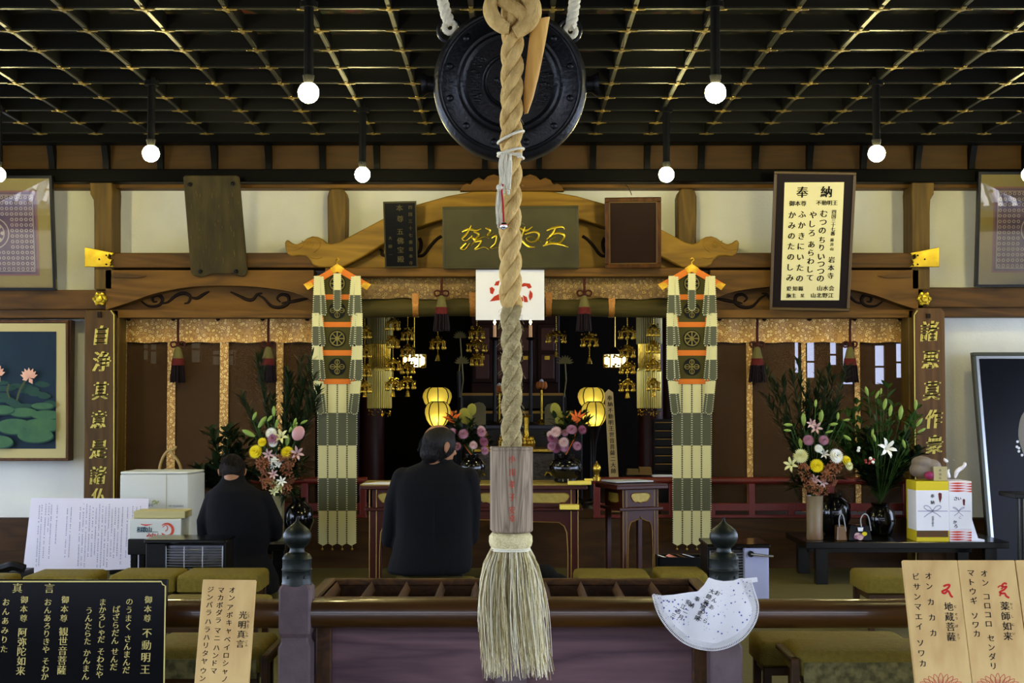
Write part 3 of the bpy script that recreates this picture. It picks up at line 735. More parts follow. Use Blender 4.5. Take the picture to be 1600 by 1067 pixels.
def bibp(i, j, off=0.0):
    a = tp[i]; b = edge[i]; t = j / K; x = a[0] + (b[0] - a[0]) * t; y = a[1] + (b[1] - a[1]) * t
    return P(x, y, BY(x, y) + off)
vs = [bibp(i, j) for i in range(N) for j in range(K + 1)] + [bibp(i, j, .003) for i in range(N) for j in range(K + 1)]
M_ = N * (K + 1); fs = []
for i in range(N - 1):
    for j in range(K):
        a = i * (K + 1) + j; fs.append((a, a + 1, a + K + 2, a + K + 1)); fs.append(tuple(v + M_ for v in (a + K + 1, a + K + 2, a + 1, a)))
g.add(vs, fs); cl = ob(g, 'cloth', m_bib, bib, smooth=60)
g = G()                                              # scalloped lace
for i in range(N * 2 - 2):
    q = i / 2; i0 = int(q); f = q - i0; e = [edge[i0][k] + (edge[min(i0 + 1, N - 1)][k] - edge[i0][k]) * f for k in (0, 1)]
    ctr = (1105, 930); d = math.hypot(e[0] - ctr[0], e[1] - ctr[1]); n = ((e[0] - ctr[0]) / d, (e[1] - ctr[1]) / d)
    for r, k in ((.0065, 3), (.0045, -2), (.003, -6)):
        g.ring(P(e[0] + n[0] * k, e[1] + n[1] * k, BY(*e) - .004), r, .0012, 8, 4, XF)
ob(g, 'lace_edge', m_bib, bib, kind='stuff')
g = G(); R.seed(21)
for i in range(120):
    a = R.randrange(2, N - 2); t = R.uniform(.12, .93); x = tp[a][0] + (edge[a][0] - tp[a][0]) * t; y = tp[a][1] + (edge[a][1] - tp[a][1]) * t
    c = P(x, y, BY(x, y) - .0035); r = R.choice((.0018, .0018, .003, .0045)); m = 5
    pts = []
    for k in range(10): rr = r if k % 2 == 0 else r * .45; pts.append(c + Vector((rr * math.sin(k * PI / 5), 0, rr * math.cos(k * PI / 5))))
    g.poly(pts)
ob(g, 'printed_star', m_bibprint, bib, kind='stuff')
g = G(); fb_ = lambda x, y: Face(P(x, y, BY(x, y) - .004), (0, -1, 0))
for text, x0, y0, x1, y1 in (('おんあびら', 1121, 927, 1102, 970), ('南無大師'[2:] + '遍照金剛', 1112, 924, 1089, 966), ('奉納二月', 1089, 936, 1063, 964), ('安江志三', 1075, 941, 1052, 962), ('ざわた', 1103, 945, 1093, 966)):
    n = len(text)
    for i, ch in enumerate(text):
        x = x0 + (x1 - x0) * i / (n - 1); y = y0 + (y1 - y0) * i / (n - 1); fb_(x, y).put(g, ch, x, y, 8.5, rot=-.45)
ob(g, 'handwriting', m_ink, bib)
g = G(); g.prism([P(a, b, 5.262) for a, b in ((1160, 904), (1183, 902), (1184, 909), (1162, 912))], (0, .003, 0)); ob(g, 'tie_band', m_bib, bib)
g = G(); c = P(1131, 912, FY); g.lathe(c + Vector((0, 0, -.012)), [(.064, 0), (.067, .006), (.064, .02), (.060, .022), (.058, .004)], 24); ob(g, 'neck_band', m_bib, bib, smooth=60)

# ------------------------------------------------------------------ leaning sign boards
m_signb = mat('black_gloss_board', C(3, 3, 4), .16, spec=.1); m_signg = mat('gold_letter', C(206, 186, 108), .55)
m_hinoki = wood('pale_cypress_board', C(190, 158, 136), C(208, 180, 160), 'z', 7, rough=.55, bump=.1, ring=.8)
def board(name, label, x0, x1, ytop, ytop2, Yt, lean, mt, thick=.018, zbot=ZF):
    """a board leaning back; returns thing, face"""
    a = P(x0, ytop, Yt); n = Vector((0, -math.cos(lean), math.sin(lean)))
    dn = Vector((0, -math.sin(lean), -math.cos(lean))); L = (a.z - zbot) / math.cos(lean)
    b = P(x1, ytop2, Yt)
    t = thing(name, label, 'sign', ((a.x + b.x) / 2, a.y - math.sin(lean) * L, zbot))
    g = G(); g.prism([a, b, b + dn * L, a + dn * L], -n * thick)
    ob(g, 'panel', mt, t, bev=.002)
    return t, Face(a, n, off=.001)
t, fc = board('black_sign_board', 'black gloss sign board with gold border and gold Japanese prayers, leaning at lower left', -190, 262, 905, 905, 5.16, .17, m_signb)
g = G()
for text, x0, y0, x1, y1, s in (('真', 27, 919, 27, 919, 16), ('言', 77, 919, 77, 919, 16), ('御本尊', 231.5, 937, 230, 966, 12), ('不動明王', 229.5, 989, 226.5, 1046, 15.5),
        ('のうまく', 202, 940, 200, 979, 12), ('さんまんだ', 199.5, 998, 197, 1047, 12), ('ばざらだん', 182, 952, 179.5, 1001, 12), ('せんだ', 179, 1018, 177.5, 1042, 12),
        ('まかろしゃだ', 160.5, 941, 158, 999, 12), ('そわたや', 157.5, 1018, 155, 1054, 12), ('うんたらた', 139, 954, 136.5, 1002, 12), ('かんまん', 136, 1020, 133.5, 1057, 12),
        ('御本尊', 101.5, 937, 99.5, 966, 12), ('観世音菩薩', 99, 987, 96, 1047, 14.5), ('おんあろりきや', 75, 941, 71.5, 1015, 12), ('そわか', 71, 1033, 70, 1057, 12),
        ('御本尊', 37.5, 937, 36.5, 966, 12), ('阿弥陀如来', 35, 988, 32, 1048, 14.5), ('おんあみりた', 9.5, 941, 6, 1014, 12),
        ('御本尊', -32, 937, -34, 966, 12)):
    fc.col(g, text, x0, y0, x1, y1, s)
ob(g, 'gold_lettering', m_signg, t)
g = G(); br = [(-184, 908.5), (252, 908.5), (254, 913), (258.5, 915.5), (254.5, 1180)]; fc.stroke(g, br, 2.0); ob(g, 'gold_border', m_signg, t)
m_letk = mat('black_carved_letter', C(18, 16, 14), .6); m_letr = mat('red_carved_letter', C(190, 34, 30), .6); m_lotus = mat('red_lotus_line', C(186, 74, 62), .7)
t, fc = board('wooden_prayer_board', 'single pale wooden prayer board with black characters leaning beside the black sign', 317, 400, 905, 906, 5.14, .34, m_hinoki)
g = G()
for text, x0, y0, x1, y1, s in (('オン', 362.5, 922, 362, 934, 10.5), ('アボキャ', 359.5, 949, 357, 985, 10.5), ('ベイロシャノ', 355, 999, 350.5, 1061, 10.5), ('マカボダラ', 345.5, 922, 341, 969, 10.5), ('マニ', 340, 985, 339, 997, 10.5),
        ('ハンドマ', 338, 1012, 334, 1048, 10.5), ('ジンバラ', 329, 921, 326, 957, 10.5), ('ハラハリタヤ', 325, 971, 319, 1033, 10.5), ('ウン', 317.5, 1048, 316.5, 1060, 10.5), ('光明真言', 379.5, 961, 375, 1006, 13)):
    fc.col(g, text, x0, y0, x1, y1, s)
for ch, x, y in (('こ', 388, 958), ('う', 388, 963), ('み', 387.5, 971), ('ょ', 387.3, 976), ('う', 387, 980), ('し', 386, 988), ('ん', 386, 993), ('ご', 385, 1003), ('ん', 385, 1008)): fc.put(g, ch, x, y, 4.5)
ob(g, 'black_lettering', m_letk, t)
def seed(g, fc, x, y, k, kind):
    if kind == 0:
        fc.stroke(g, smoothpts([(x - 6, y - 8), (x - 1, y - 10), (x + 4, y - 10), (x, y - 4), (x - 8, y), (x - 4, y + 3), (x + 1, y - 1), (x + 4, y + 3), (x + 6, y + 7), (x + 9, y + 9)], 3), [3.2] * 27 + [1.0])
    else:
        fc.stroke(g, smoothpts([(x - 8, y - 6), (x - 4, y - 9), (x, y - 6), (x - 3, y - 4)], 3), 2.0); fc.stroke(g, smoothpts([(x + 6, y - 11), (x + 3, y - 13), (x - 1, y - 10), (x + 2, y - 7), (x + 6, y - 8), (x + 2, y - 3), (x - 5, y + 1), (x - 1, y + 3), (x + 3, y + 3), (x + 5, y + 7), (x + 10, y + 10)], 3), 3.0)
        fc.stroke(g, [(x - 2, y + 2), (x - 5, y + 7)], 2.4)
def lotus(g, fc, x, y, w):
    for k in range(-5, 6):
        a = k * .28; L = w * (.52 - .02 * abs(k)); bx, by = x + w * .05 * k, y + 7
        tx, ty = bx + L * math.sin(a), by - L * math.cos(a) * .8
        nx, ny = math.cos(a) * w * .075, math.sin(a) * w * .075
        fc.stroke(g, smoothpts([(bx, by), ((bx + tx) / 2 - nx, (by + ty) / 2 - ny), (tx, ty), ((bx + tx) / 2 + nx, (by + ty) / 2 + ny), (bx, by)], 4), .9)
    for k in range(-3, 4): fc.stroke(g, [(x + k * 2, y + 7), (x + k * 4.6, y - 6 + abs(k))], .6)
RB = (('pale wooden prayer board with red seed letter, left of the joined lower-right boards', 1410, 1495.5, 875,
       (('ビサンマエイ', 1431.5, 901, 1436, 979, 12), ('ソワカ', 1438, 1004.5, 1441.5, 1036.5, 12), ('オン', 1450.6, 900, 1452, 916, 12), ('カカカ', 1454, 940.5, 1458, 989, 12), ('地蔵菩薩', 1482, 948, 1486.5, 995, 14.5)),
       (('ぢ', 1492.5, 948), ('ぞ', 1494, 960), ('う', 1494.5, 966), ('ぼ', 1495, 978), ('さ', 1497, 992), ('つ', 1497.5, 997)), (1480, 924, 0), (1470, 1067)),
      ('pale wooden prayer board with red seed letter, middle of the joined lower-right boards', 1496, 1585, 875,
       (('マトウギ', 1517, 895, 1521.5, 938.6, 12), ('ソワカ', 1523, 962, 1526, 990, 12), ('オン', 1537.5, 896, 1539.5, 910.5, 12), ('コロコロ', 1541.4, 932, 1544.7, 974.5, 12), ('センダリ', 1548, 997, 1552, 1040.5, 12), ('薬師如来', 1570, 947, 1574.8, 994, 14.5)),
       (('や', 1580, 944), ('く', 1581, 950), ('し', 1582, 963), ('に', 1583, 976), ('い', 1584, 990)), (1567, 924, 1), (1559, 1067)),
      ('pale wooden prayer board cut by the right edge of the picture', 1586.5, 1672, 875, (), (), None, (1648, 1067)))
for lb, x0, x1, yt, cols_, furi, sd, lo in RB:
    t, fc = board('wooden_prayer_board', lb, x0, x1, yt, yt, 5.12, .34, m_hinoki)
    g = G()
    for text, a, b, c, d, s in cols_: fc.col(g, text, a, b, c, d, s)
    for ch, x, y in furi: fc.put(g, ch, x, y, 4.8)
    if cols_: ob(g, 'black_lettering', m_letk, t)
    if sd: g = G(); seed(g, fc, sd[0], sd[1], 1, sd[2]); ob(g, 'red_seed_letter', m_letr, t)
    g = G(); lotus(g, fc, lo[0], lo[1], 54); ob(g, 'lotus_print', m_lotus, t)
# ------------------------------------------------------------------ things on the back wall
m_olive = mat('olive_mount', C(120, 108, 60), .9, bump=.1, bscale=60); m_blackf = mat('black_frame', C(6, 6, 6), .4, spec=.2)
m_gilt = mat('gilt_plaque', C(74, 68, 34), .6, .3, col2=C(58, 54, 26), scale=4)
m_glass = bpy.data.materials.new('picture_glass'); m_glass.use_nodes = True; MATS['picture_glass'] = m_glass
nt = m_glass.node_tree; nt.nodes.remove(nt.nodes['Principled BSDF']); tr_ = nt.nodes.new('ShaderNodeBsdfTransparent'); gl_ = nt.nodes.new('ShaderNodeBsdfGlossy'); gl_.inputs['Roughness'].default_value = .004
fr2 = nt.nodes.new('ShaderNodeFresnel'); fr2.inputs[0].default_value = 1.6; mx_ = nt.nodes.new('ShaderNodeMixShader'); nt.links.new(fr2.outputs[0], mx_.inputs[0]); nt.links.new(tr_.outputs[0], mx_.inputs[1]); nt.links.new(gl_.outputs[0], mx_.inputs[2]); nt.links.new(mx_.outputs[0], nt.nodes['Material Output'].inputs[0])
def panel3(pp, Yt, Yb, th, name, m, parent, ytop=None, bev=0.0):
    """a slab through four picture corners (tl, tr, br, bl), its top nearer than its bottom"""
    pts = [P(*pp[0], Yt), P(*pp[1], Yt), P(*pp[2], Yb), P(*pp[3], Yb)]
    return ob(G().prism(pts, (0, th, 0)), name, m, parent, bev=bev), pts
def lerp4(pts, u, v): return pts[0].lerp(pts[1], u).lerp(pts[3].lerp(pts[2], u), v)
def frame4(pts, w0, w1, d, g, out=.012):
    """frame bars between fractions 0..w (of the width) of a leaning rectangle"""
    n = (pts[1] - pts[0]).cross(pts[3] - pts[0]).normalized()
    if n.y > 0: n = -n
    W = (pts[1] - pts[0]).length; H = (pts[3] - pts[0]).length; u = (pts[1] - pts[0]) / W; v = (pts[3] - pts[0]) / H
    q = lambda a, b: pts[0] + u * a + v * b
    for a, b, c, e in ((w0, W - w0, w0, w1), (w0, W - w0, H - w1, H - w0), (w0, w1, w1, H - w1), (W - w1, W - w0, w1, H - w1)):
        g.prism([q(a, c) + n * out, q(b, c) + n * out, q(b, e) + n * out, q(a, e) + n * out], -n * d)
    return n, q, W, H
# framed mandala prints hung at both ends
m_mauve = mat('faded_purple_print', C(92, 72, 84), .7, col2=C(66, 56, 76), scale=9); m_mauve2 = mat('pale_print_line', C(150, 138, 128), .7); m_redl = mat('dull_red_line', C(112, 76, 72), .7)
for s in (-1, 1):
    if s < 0: pp = [(-106, 277), (79, 277), (88, 451), (-98, 451)]; lb = 'purple mandala print in a thin black frame, above the lotus painting'
    else: pp = [(1531, 271), (1714, 271), (1706, 446), (1526, 446)]; lb = 'purple mandala print in a thin black frame, cut by the right picture edge'
    t = thing('framed_print', lb, 'picture', (P(*pp[3], 10.45) + P(*pp[2], 10.45)) / 2)
    Yt, Yb = 10.33, 10.46
    bd, pts = panel3(pp, Yt, Yb, .03, 'olive_mount', m_olive, t)
    g = G(); n, q, W, H = frame4(pts, -.012, .008, .045, g, .012); ob(g, 'frame', m_blackf, t)
    d = n * .002; g = G(); w0 = .11
    g.poly([q(w0, w0 * .9) + d, q(W - w0, w0 * .9) + d, q(W - w0, H - w0 * .9) + d, q(w0, H - w0 * .9) + d]); ob(g, 'print_sheet', m_mauve, t)
    g = G(); d = n * .0045
    def rect(a, b, c, e, w):
        for x0, x1, y0, y1 in ((a, b, c, c + w), (a, b, e - w, e), (a, a + w, c, e), (b - w, b, c, e)): g.poly([q(x0, y0) + d, q(x1, y0) + d, q(x1, y1) + d, q(x0, y1) + d])
    g.k = 1; rect(w0, W - w0, w0 * .9, H - w0 * .9, .012); g.k = 0
    rect(w0 + .03, W - w0 - .03, w0 + .02, H - w0 - .02, .005)
    R.seed(3)
    nx, ny = 17, 14                                   # rows of small seated figures, shown as their outlines
    for i in range(nx):
        for j in range(ny):
            x = w0 + .05 + (W - 2 * w0 - .1) * i / (nx - 1); y = w0 + .04 + (H - 2 * w0 - .08) * j / (ny - 1)
            if abs(x - W / 2) < .14 and abs(y - H / 2) < .13: continue
            r = .013
            vs = [q(x + r * math.cos(a) * f, y + r * math.sin(a) * f) + d for f in (1, .6) for a in [2 * PI * k / 8 for k in range(8)]]
            g.add(vs, [(k, (k + 1) % 8, 8 + (k + 1) % 8, 8 + k) for k in range(8)])
    for r in (.12, .085, .05):
        vs = [q(W / 2 + f * math.cos(a), H / 2 + f * math.sin(a)) + d for f in (r, r - .008) for a in [2 * PI * k / 24 for k in range(24)]]
        g.add(vs, [(k, (k + 1) % 24, 24 + (k + 1) % 24, 24 + k) for k in range(24)])
    for k in range(8):
        a = k * PI / 4; vs = [q(W / 2 + .068 * math.cos(a) + .015 * math.cos(b), H / 2 + .068 * math.sin(a) + .015 * math.sin(b)) + d for b in [2 * PI * j / 8 for j in range(8)]]; g.poly(vs)
    ob(g, 'mandala_print', [m_mauve2, m_redl], t, kind='stuff')
    g = G(); d = n * .009; g.poly([q(0, 0) + d, q(W, 0) + d, q(W, H) + d, q(0, H) + d]); ob(g, 'glass', m_glass, t)

# weathered tablet
m_oldb = mat('weathered_dark_board', C(40, 34, 18), .75, col2=C(66, 56, 26), scale=7, stretch=(2.2, 1, .5), bump=.5, bscale=30)
t = thing('weathered_tablet', 'dark weathered wooden votive tablet leaning forward on the upper wall left of the carved strut', 'plaque', P(334, 432, 10.4))
out = [(286, 276), (290, 274), (370, 274), (373.5, 277), (386, 422), (384, 430), (380, 432.5), (372, 431), (366, 428), (330, 428), (324, 431), (314, 433), (303, 431), (298, 427)]
def tabp(x, y, off=0.0): return P(x, y, 10.22 + .2 * (y - 274) / 158 - off)
g = G(); g.prism([tabp(x, y) for x, y in out], (0, .035, .004)); ob(g, 'board', m_oldb, t, bev=.006)
g = G()
for x, y in ((297, 288), (364, 287), (313, 424), (369, 424)): g.ring(tabp(x, y, .004), .014, .004, 12, 6, XF); g.ball(tabp(x, y, .004), .009, 8, 6)
ob(g, 'iron_fastening', m_blackf, t)
g = G(); R.seed(4)
for i in range(26):
    x = R.uniform(294, 372); y = R.uniform(290, 415); L = R.uniform(2, 9)
    g.poly([tabp(x, y, .001), tabp(x + .5, y, .001), tabp(x + .6, y + L, .001), tabp(x + .1, y + L, .001)])
ob(g, 'worn_ink', mat('faded_ochre', C(96, 80, 32), .8), t, kind='stuff')

# small black plaque
t = thing('black_name_plaque', 'narrow black plaque with dull gold characters before the left arm of the strut', 'plaque', P(626, 418, 10.3))
bd, pts = panel3([(599, 316), (650, 315), (652, 418), (602, 418)], 10.22, 10.38, .02, 'board', mat('black_plaque', C(6, 6, 6), .4, spec=.2), t)
g = G(); frame4(pts, -.002, .008, .02, g, .005); ob(g, 'frame', mat('dark_gilt_edge', C(60, 54, 28), .5, .5), t)
n = (pts[1] - pts[0]).cross(pts[3] - pts[0]); fc = Face(pts[0], n, off=.002); m_dg = mat('dull_gold', C(84, 74, 36), .6, .2)
g = G()
for tx, x, y0, y1, s in (('本尊', 624, 325, 342, 11), ('五佛宝殿', 625, 362, 405, 11), ('四国三十七番岩本寺', 641, 324, 411, 6.5), ('大師一千', 609.5, 372, 411, 6)): fc.col(g, tx, x, y0, x + 1, y1, s)
ob(g, 'gold_lettering', m_dg, t)

# central plaque with gold cursive
t = thing('central_name_plaque', 'wide olive-gilt name plaque with raised gold calligraphy in the middle of the carved strut', 'plaque', P(798, 420, 10.3))
bd, pts = panel3([(691, 323), (904, 321), (905, 420), (692, 420)], 10.22, 10.39, .03, 'board', m_gilt, t, bev=.008)
g = G(); n, q, W, H = frame4(pts, 0, .018, .01, g, .006); ob(g, 'raised_rim', m_gilt, t, bev=.004)
fc = Face(pts[0], n, off=.003); g = G(); m_goldc = mat('raised_gold_character', C(196, 168, 40), .35, .7)
for tx, x, y, s, r in (('五', 868, 372, 36, .12), ('佛', 832, 372, 38, .1), ('宝', 780, 372, 36, .1), ('殿', 745, 374, 38, .08)):
    pass
def brush(pp, w=2.4):
    pts3 = [fc.at(a, b) + n * .003 for a, b in smoothpts(pp, 4)]; g.tube(pts3, lambda u: .010 * (.35 + .65 * math.sin(PI * min(1, u * 1.15 + .05))) * w / 2.4, 5, flat=.6)
for s in ([(722, 362), (732, 358), (744, 360), (752, 357)], [(736, 352), (730, 364), (722, 373), (728, 376), (738, 368)], [(728, 380), (720, 388), (726, 390), (734, 380)], [(740, 362), (748, 366), (744, 374), (756, 370), (764, 372)],
          [(742, 378), (752, 376), (748, 384), (742, 390), (756, 386), (764, 390)], [(758, 356), (766, 360), (762, 368), (772, 364)], [(768, 372), (776, 368), (774, 380), (766, 388), (780, 386)], [(736, 370), (742, 376), (736, 384)],
          [(790, 358), (796, 366), (788, 376), (800, 384)], [(812, 356), (822, 360), (832, 354)], [(820, 354), (816, 366), (812, 380)], [(820, 366), (834, 362), (842, 366), (838, 376), (828, 378), (822, 372), (832, 370), (846, 378)], [(812, 372), (824, 384), (836, 386)],
          [(854, 360), (864, 356), (878, 354), (882, 358)], [(868, 356), (862, 366), (854, 374)], [(858, 368), (872, 364), (882, 368), (876, 378), (866, 380), (858, 376), (868, 370)], [(848, 384), (862, 380), (876, 382), (888, 386)], [(856, 376), (852, 382)]):
    brush(s)
ob(g, 'gold_lettering', m_goldc, t, smooth=60)

# empty brown frame and its hook wire
t = thing('brown_picture_frame', 'dark reddish-brown framed panel, its picture too dark to read, right of the central plaque', 'picture', P(989, 419, 10.3))
m_brf = wood('dark_brown_frame', C(52, 30, 12), C(78, 48, 20), 'z', 10, rough=.4)
bd, pts = panel3([(945, 309), (1033, 308), (1031, 417), (946, 419)], 10.22, 10.36, .012, 'panel', mat('dark_red_panel', C(34, 18, 8), .5, col2=C(26, 13, 6), scale=5, spec=.1), t)
g = G(); frame4(pts, 0, .032, .03, g, .014); ob(g, 'frame', m_brf, t, bev=.005)
g = G(); frame4(pts, .028, .038, .012, g, .010); ob(g, 'inner_bead', mat('olive_bead', C(84, 64, 28), .5), t)
g = G(); g.tube([P(a, b, 10.5 - i * .04) for i, (a, b) in enumerate(smoothpts([(977, 289), (981, 292), (986, 302), (987, 308)], 3))][:8], .003, 5); ob(g, 'hanging_wire', m_blackf, t)

# big white calligraphy frame
t = thing('calligraphy_frame', 'tall dark brown frame with white paper covered in black calligraphy on the upper right wall', 'picture', P(1265, 485, 10.3))
bd, pts = panel3([(1210, 267), (1338, 269), (1327, 487), (1202, 484)], 10.12, 10.43, .02, 'dark_mount', mat('dark_maroon_mount', C(20, 10, 8), .5, bump=.1), t)
g = G(); n, q, W, H = frame4(pts, 0, .02, .03, g, .01); ob(g, 'frame', mat('brown_edge', C(78, 60, 26), .45), t, bev=.004)
nn = n; pa = [hit(a, b, pts[0] + n * .002, n) for a, b in ((1226, 285), (1319, 284.5), (1311, 469), (1220, 469))]
g = G(); g.prism(pa, -n * .001); ob(g, 'paper', mat('cream_paper', C(214, 206, 156), .8), t)
fc = Face(pts[0], n, off=.0045); g = G()
for ch, x, y, s in (('奉', 1253, 300.5, 19), ('納', 1290.5, 300, 19)): fc.put(g, ch, x, y, s, bold=.06)
for tx, x0, y0, x1, y1, s in (('御本尊', 1237, 318, 1255.5, 318, 9), ('不動明王', 1279, 317, 1304.5, 317, 8.5), ('四国三十七番', 1303, 331, 1301, 365, 7.5), ('藤井山', 1300, 375, 1299.5, 389, 6), ('岩本寺', 1299, 406, 1297.5, 431, 10.5),
        ('むつの', 1287, 334, 1284.5, 360, 13), ('ちり', 1284, 375, 1283.5, 387, 12), ('いつつの', 1283, 401, 1281.5, 435, 13), ('やしろ', 1270, 336, 1268, 364, 12.5), ('あらわして', 1267.5, 382, 1265, 434, 12),
        ('ふかき', 1253, 335, 1252, 369, 12.5), ('にいたの', 1251, 385, 1249, 435, 12.5), ('かみのたのしみ', 1237.5, 336, 1234, 434, 12.5), ('愛知縣', 1232.5, 451, 1251, 451, 8), ('山水会', 1280.5, 450.5, 1299, 450.5, 9),
        ('施主', 1232, 462, 1240, 462, 8), ('某', 1253.5, 462, 1253.5, 462, 6.5), ('山北野江', 1270.5, 461.5, 1298, 461.5, 8.5)):
    fc.col(g, tx, x0, y0, x1, y1, s, bold=.06)
ob(g, 'black_lettering', m_ink, t)

# lotus painting
t = thing('lotus_painting', 'large painting of pink lotus flowers and green pads in a cream mount', 'picture', P(0, 720, 10.6))
Yp = 10.56
ob(G().pbox(-96, 108, 500, 720, Yp, Yp + .1), 'backboard', m_brf, t)
g = G(); frame4([P(-96, 500, Yp), P(108, 500, Yp), P(106, 720, Yp), P(-96, 720, Yp)], 0, .022, .04, g, .02); ob(g, 'frame', m_brf, t, bev=.004)
ob(G().pbox(-91, 102.5, 505, 716, Yp - .006, Yp), 'cream_mount', mat('cream_mount', C(170, 158, 108), .85), t)
y0 = Yp - .008; FP = front(y0)
g = G(); g.poly([FP.at(a, b) for a, b in ((-76, 518), (88, 518), (87, 701), (-76, 701))])
gp = [mat('deep_blue_paint', C(14, 26, 44), .6, col2=C(20, 42, 50), scale=4), mat('leaf_green_paint', C(62, 96, 58), .6, col2=C(40, 74, 52), scale=8), mat('dark_leaf_paint', C(26, 54, 44), .6, col2=C(34, 64, 50), scale=8), mat('pink_petal_paint', C(212, 168, 140), .6, col2=C(190, 130, 104), scale=14), mat('stem_paint', C(58, 66, 36), .6)]
ob(g, 'canvas', gp[0], t)
g = G()
def ell(cx, cy, rx, ry, k, lay, notch=None):
    g.k = k; f = Face(P(cx, cy, Yp - .008 - lay * .0007), (0, -1, 0)); pts = []
    for i in range(22):
        a = 2 * PI * i / 22; x, y = cx + rx * math.cos(a), cy + ry * math.sin(a)
        pts.append((min(max(x, -76), 87.5), min(max(y, 518), 701)))
    g.poly([f.at(*p) for p in pts])
R.seed(9); lay = 1
for i in range(26):
    lay += 1; yy = 598 + i * 1.5; ell(R.uniform(-70, 84), yy, R.uniform(9, 18), R.uniform(3, 5), 2, lay)
for cx, cy, rx, ry in ((66, 634, 17, 5), (36, 644, 22, 7), (2, 640, 20, 7), (72, 648, 24, 7), (-30, 650, 24, 9), (22, 666, 28, 12), (66, 664, 32, 10), (-52, 668, 26, 10), (55, 680, 28, 11), (-4, 690, 24, 10), (-50, 692, 24, 9)):
    lay += 1; ell(cx + 1.5, cy + 2, rx, ry, 2, lay); lay += 1; ell(cx, cy, rx, ry, 1, lay)
for (x0, y0_, x1, y1) in ((44, 588, 26, 626), (14, 600, 15, 622), (-20, 590, -14, 625)):
    lay += 1; g.k = 4; f = Face(P(x0, y0_, Yp - .008 - lay * .0007), (0, -1, 0)); f.stroke(g, smoothpts([(x0, y0_), ((x0 + x1) / 2 - 3, (y0_ + y1) / 2), (x1, y1)], 4), 3)
def lot(cx, cy, k):
    global lay
    for a, L in ((-1.25, 16), (1.25, 16), (-.85, 17), (.85, 17), (-.45, 18), (.45, 18), (0, 18), (2.6, 13), (-1.9, 12)):
        lay += 1; g.k = 3; f = Face(P(cx, cy, Yp - .008 - lay * .0007), (0, -1, 0)); dx, dy = math.sin(a), -math.cos(a); w = 3.4 * k; L *= k * .85
        pts = [(cx, cy), (cx + dx * L * .5 - dy * w, cy + dy * L * .5 + dx * w), (cx + dx * L, cy + dy * L), (cx + dx * L * .5 + dy * w, cy + dy * L * .5 - dx * w)]
        g.poly([f.at(*p) for p in pts])
lot(45, 590, 1.05); lot(-6, 586, 1.1); lot(-48, 600, .9)
ob(g, 'painted_lotus_pond', gp, t, kind='stuff')

# dark picture leaning at the right
t = thing('dark_portrait_frame', 'tall dark blue picture in a black and silver frame standing at the right edge', 'picture', P(1600, 890, 10.2))
bd, pts = panel3([(1518, 551), (1760, 551), (1772, 892), (1546, 892)], 10.52, 10.28, .03, 'backing', m_blackf, t)
g = G(); n, q, W, H = frame4(pts, 0, .028, .04, g, .02); ob(g, 'frame', mat('dark_green_frame', C(38, 42, 24), .4), t, bev=.004)
g = G(); frame4(pts, .028, .048, .03, g, .014); ob(g, 'silver_fillet', mat('silver_fillet', C(170, 175, 185), .3, .9), t)
g = G(); d = n * .004; g.poly([q(.04, .04) + d, q(W - .04, .04) + d, q(W - .04, H - .04) + d, q(.04, H - .04) + d]); ob(g, 'dark_print', mat('navy_print', C(10, 13, 24), .25, col2=C(7, 9, 16), scale=3, spec=.1), t)
fc = Face(pts[0], n, off=.006); g = G()
g.k = 0; fc.shape(g, smoothpts([(1601, 642), (1594, 655), (1591, 680), (1596, 700), (1604, 712), (1640, 712), (1650, 660), (1630, 635)], 3)); g.k = 1
for x, y in ((1590, 690), (1589, 698), (1592, 705), (1597, 711), (1604, 715), (1592, 700)): fc.shape(g, [(x + 2.2 * math.cos(a), y + 2.2 * math.sin(a)) for a in [k * PI / 4 for k in range(8)]])
ob(g, 'pale_figure_print', [mat('grey_figure', C(104, 100, 92), .6), mat('pearl_white', C(190, 190, 195), .5)], t, kind='stuff')
t = thing('black_easel', 'thin black stand at the right edge in front of the dark blue picture', 'stand', P(1596, 880, 9.4))
g = G(); g.pbox(1586, 1640, 772, 779, 9.38, 9.7); ob(g, 'shelf', m_blackf, t, bev=.004)
for a in (1591, 1598): ob(G().cyl(P(a, 779, 9.42), (P(a, 779, 9.42).x, 9.42, ZF), .010, n=8), 'leg', mat('dark_steel', C(60, 60, 56), .3, .8), t)
ob(G().cyl(P(1636, 779, 9.6), (P(1636, 779, 9.6).x, 9.6, ZF), .010, n=8), 'leg', MATS['dark_steel'], t)

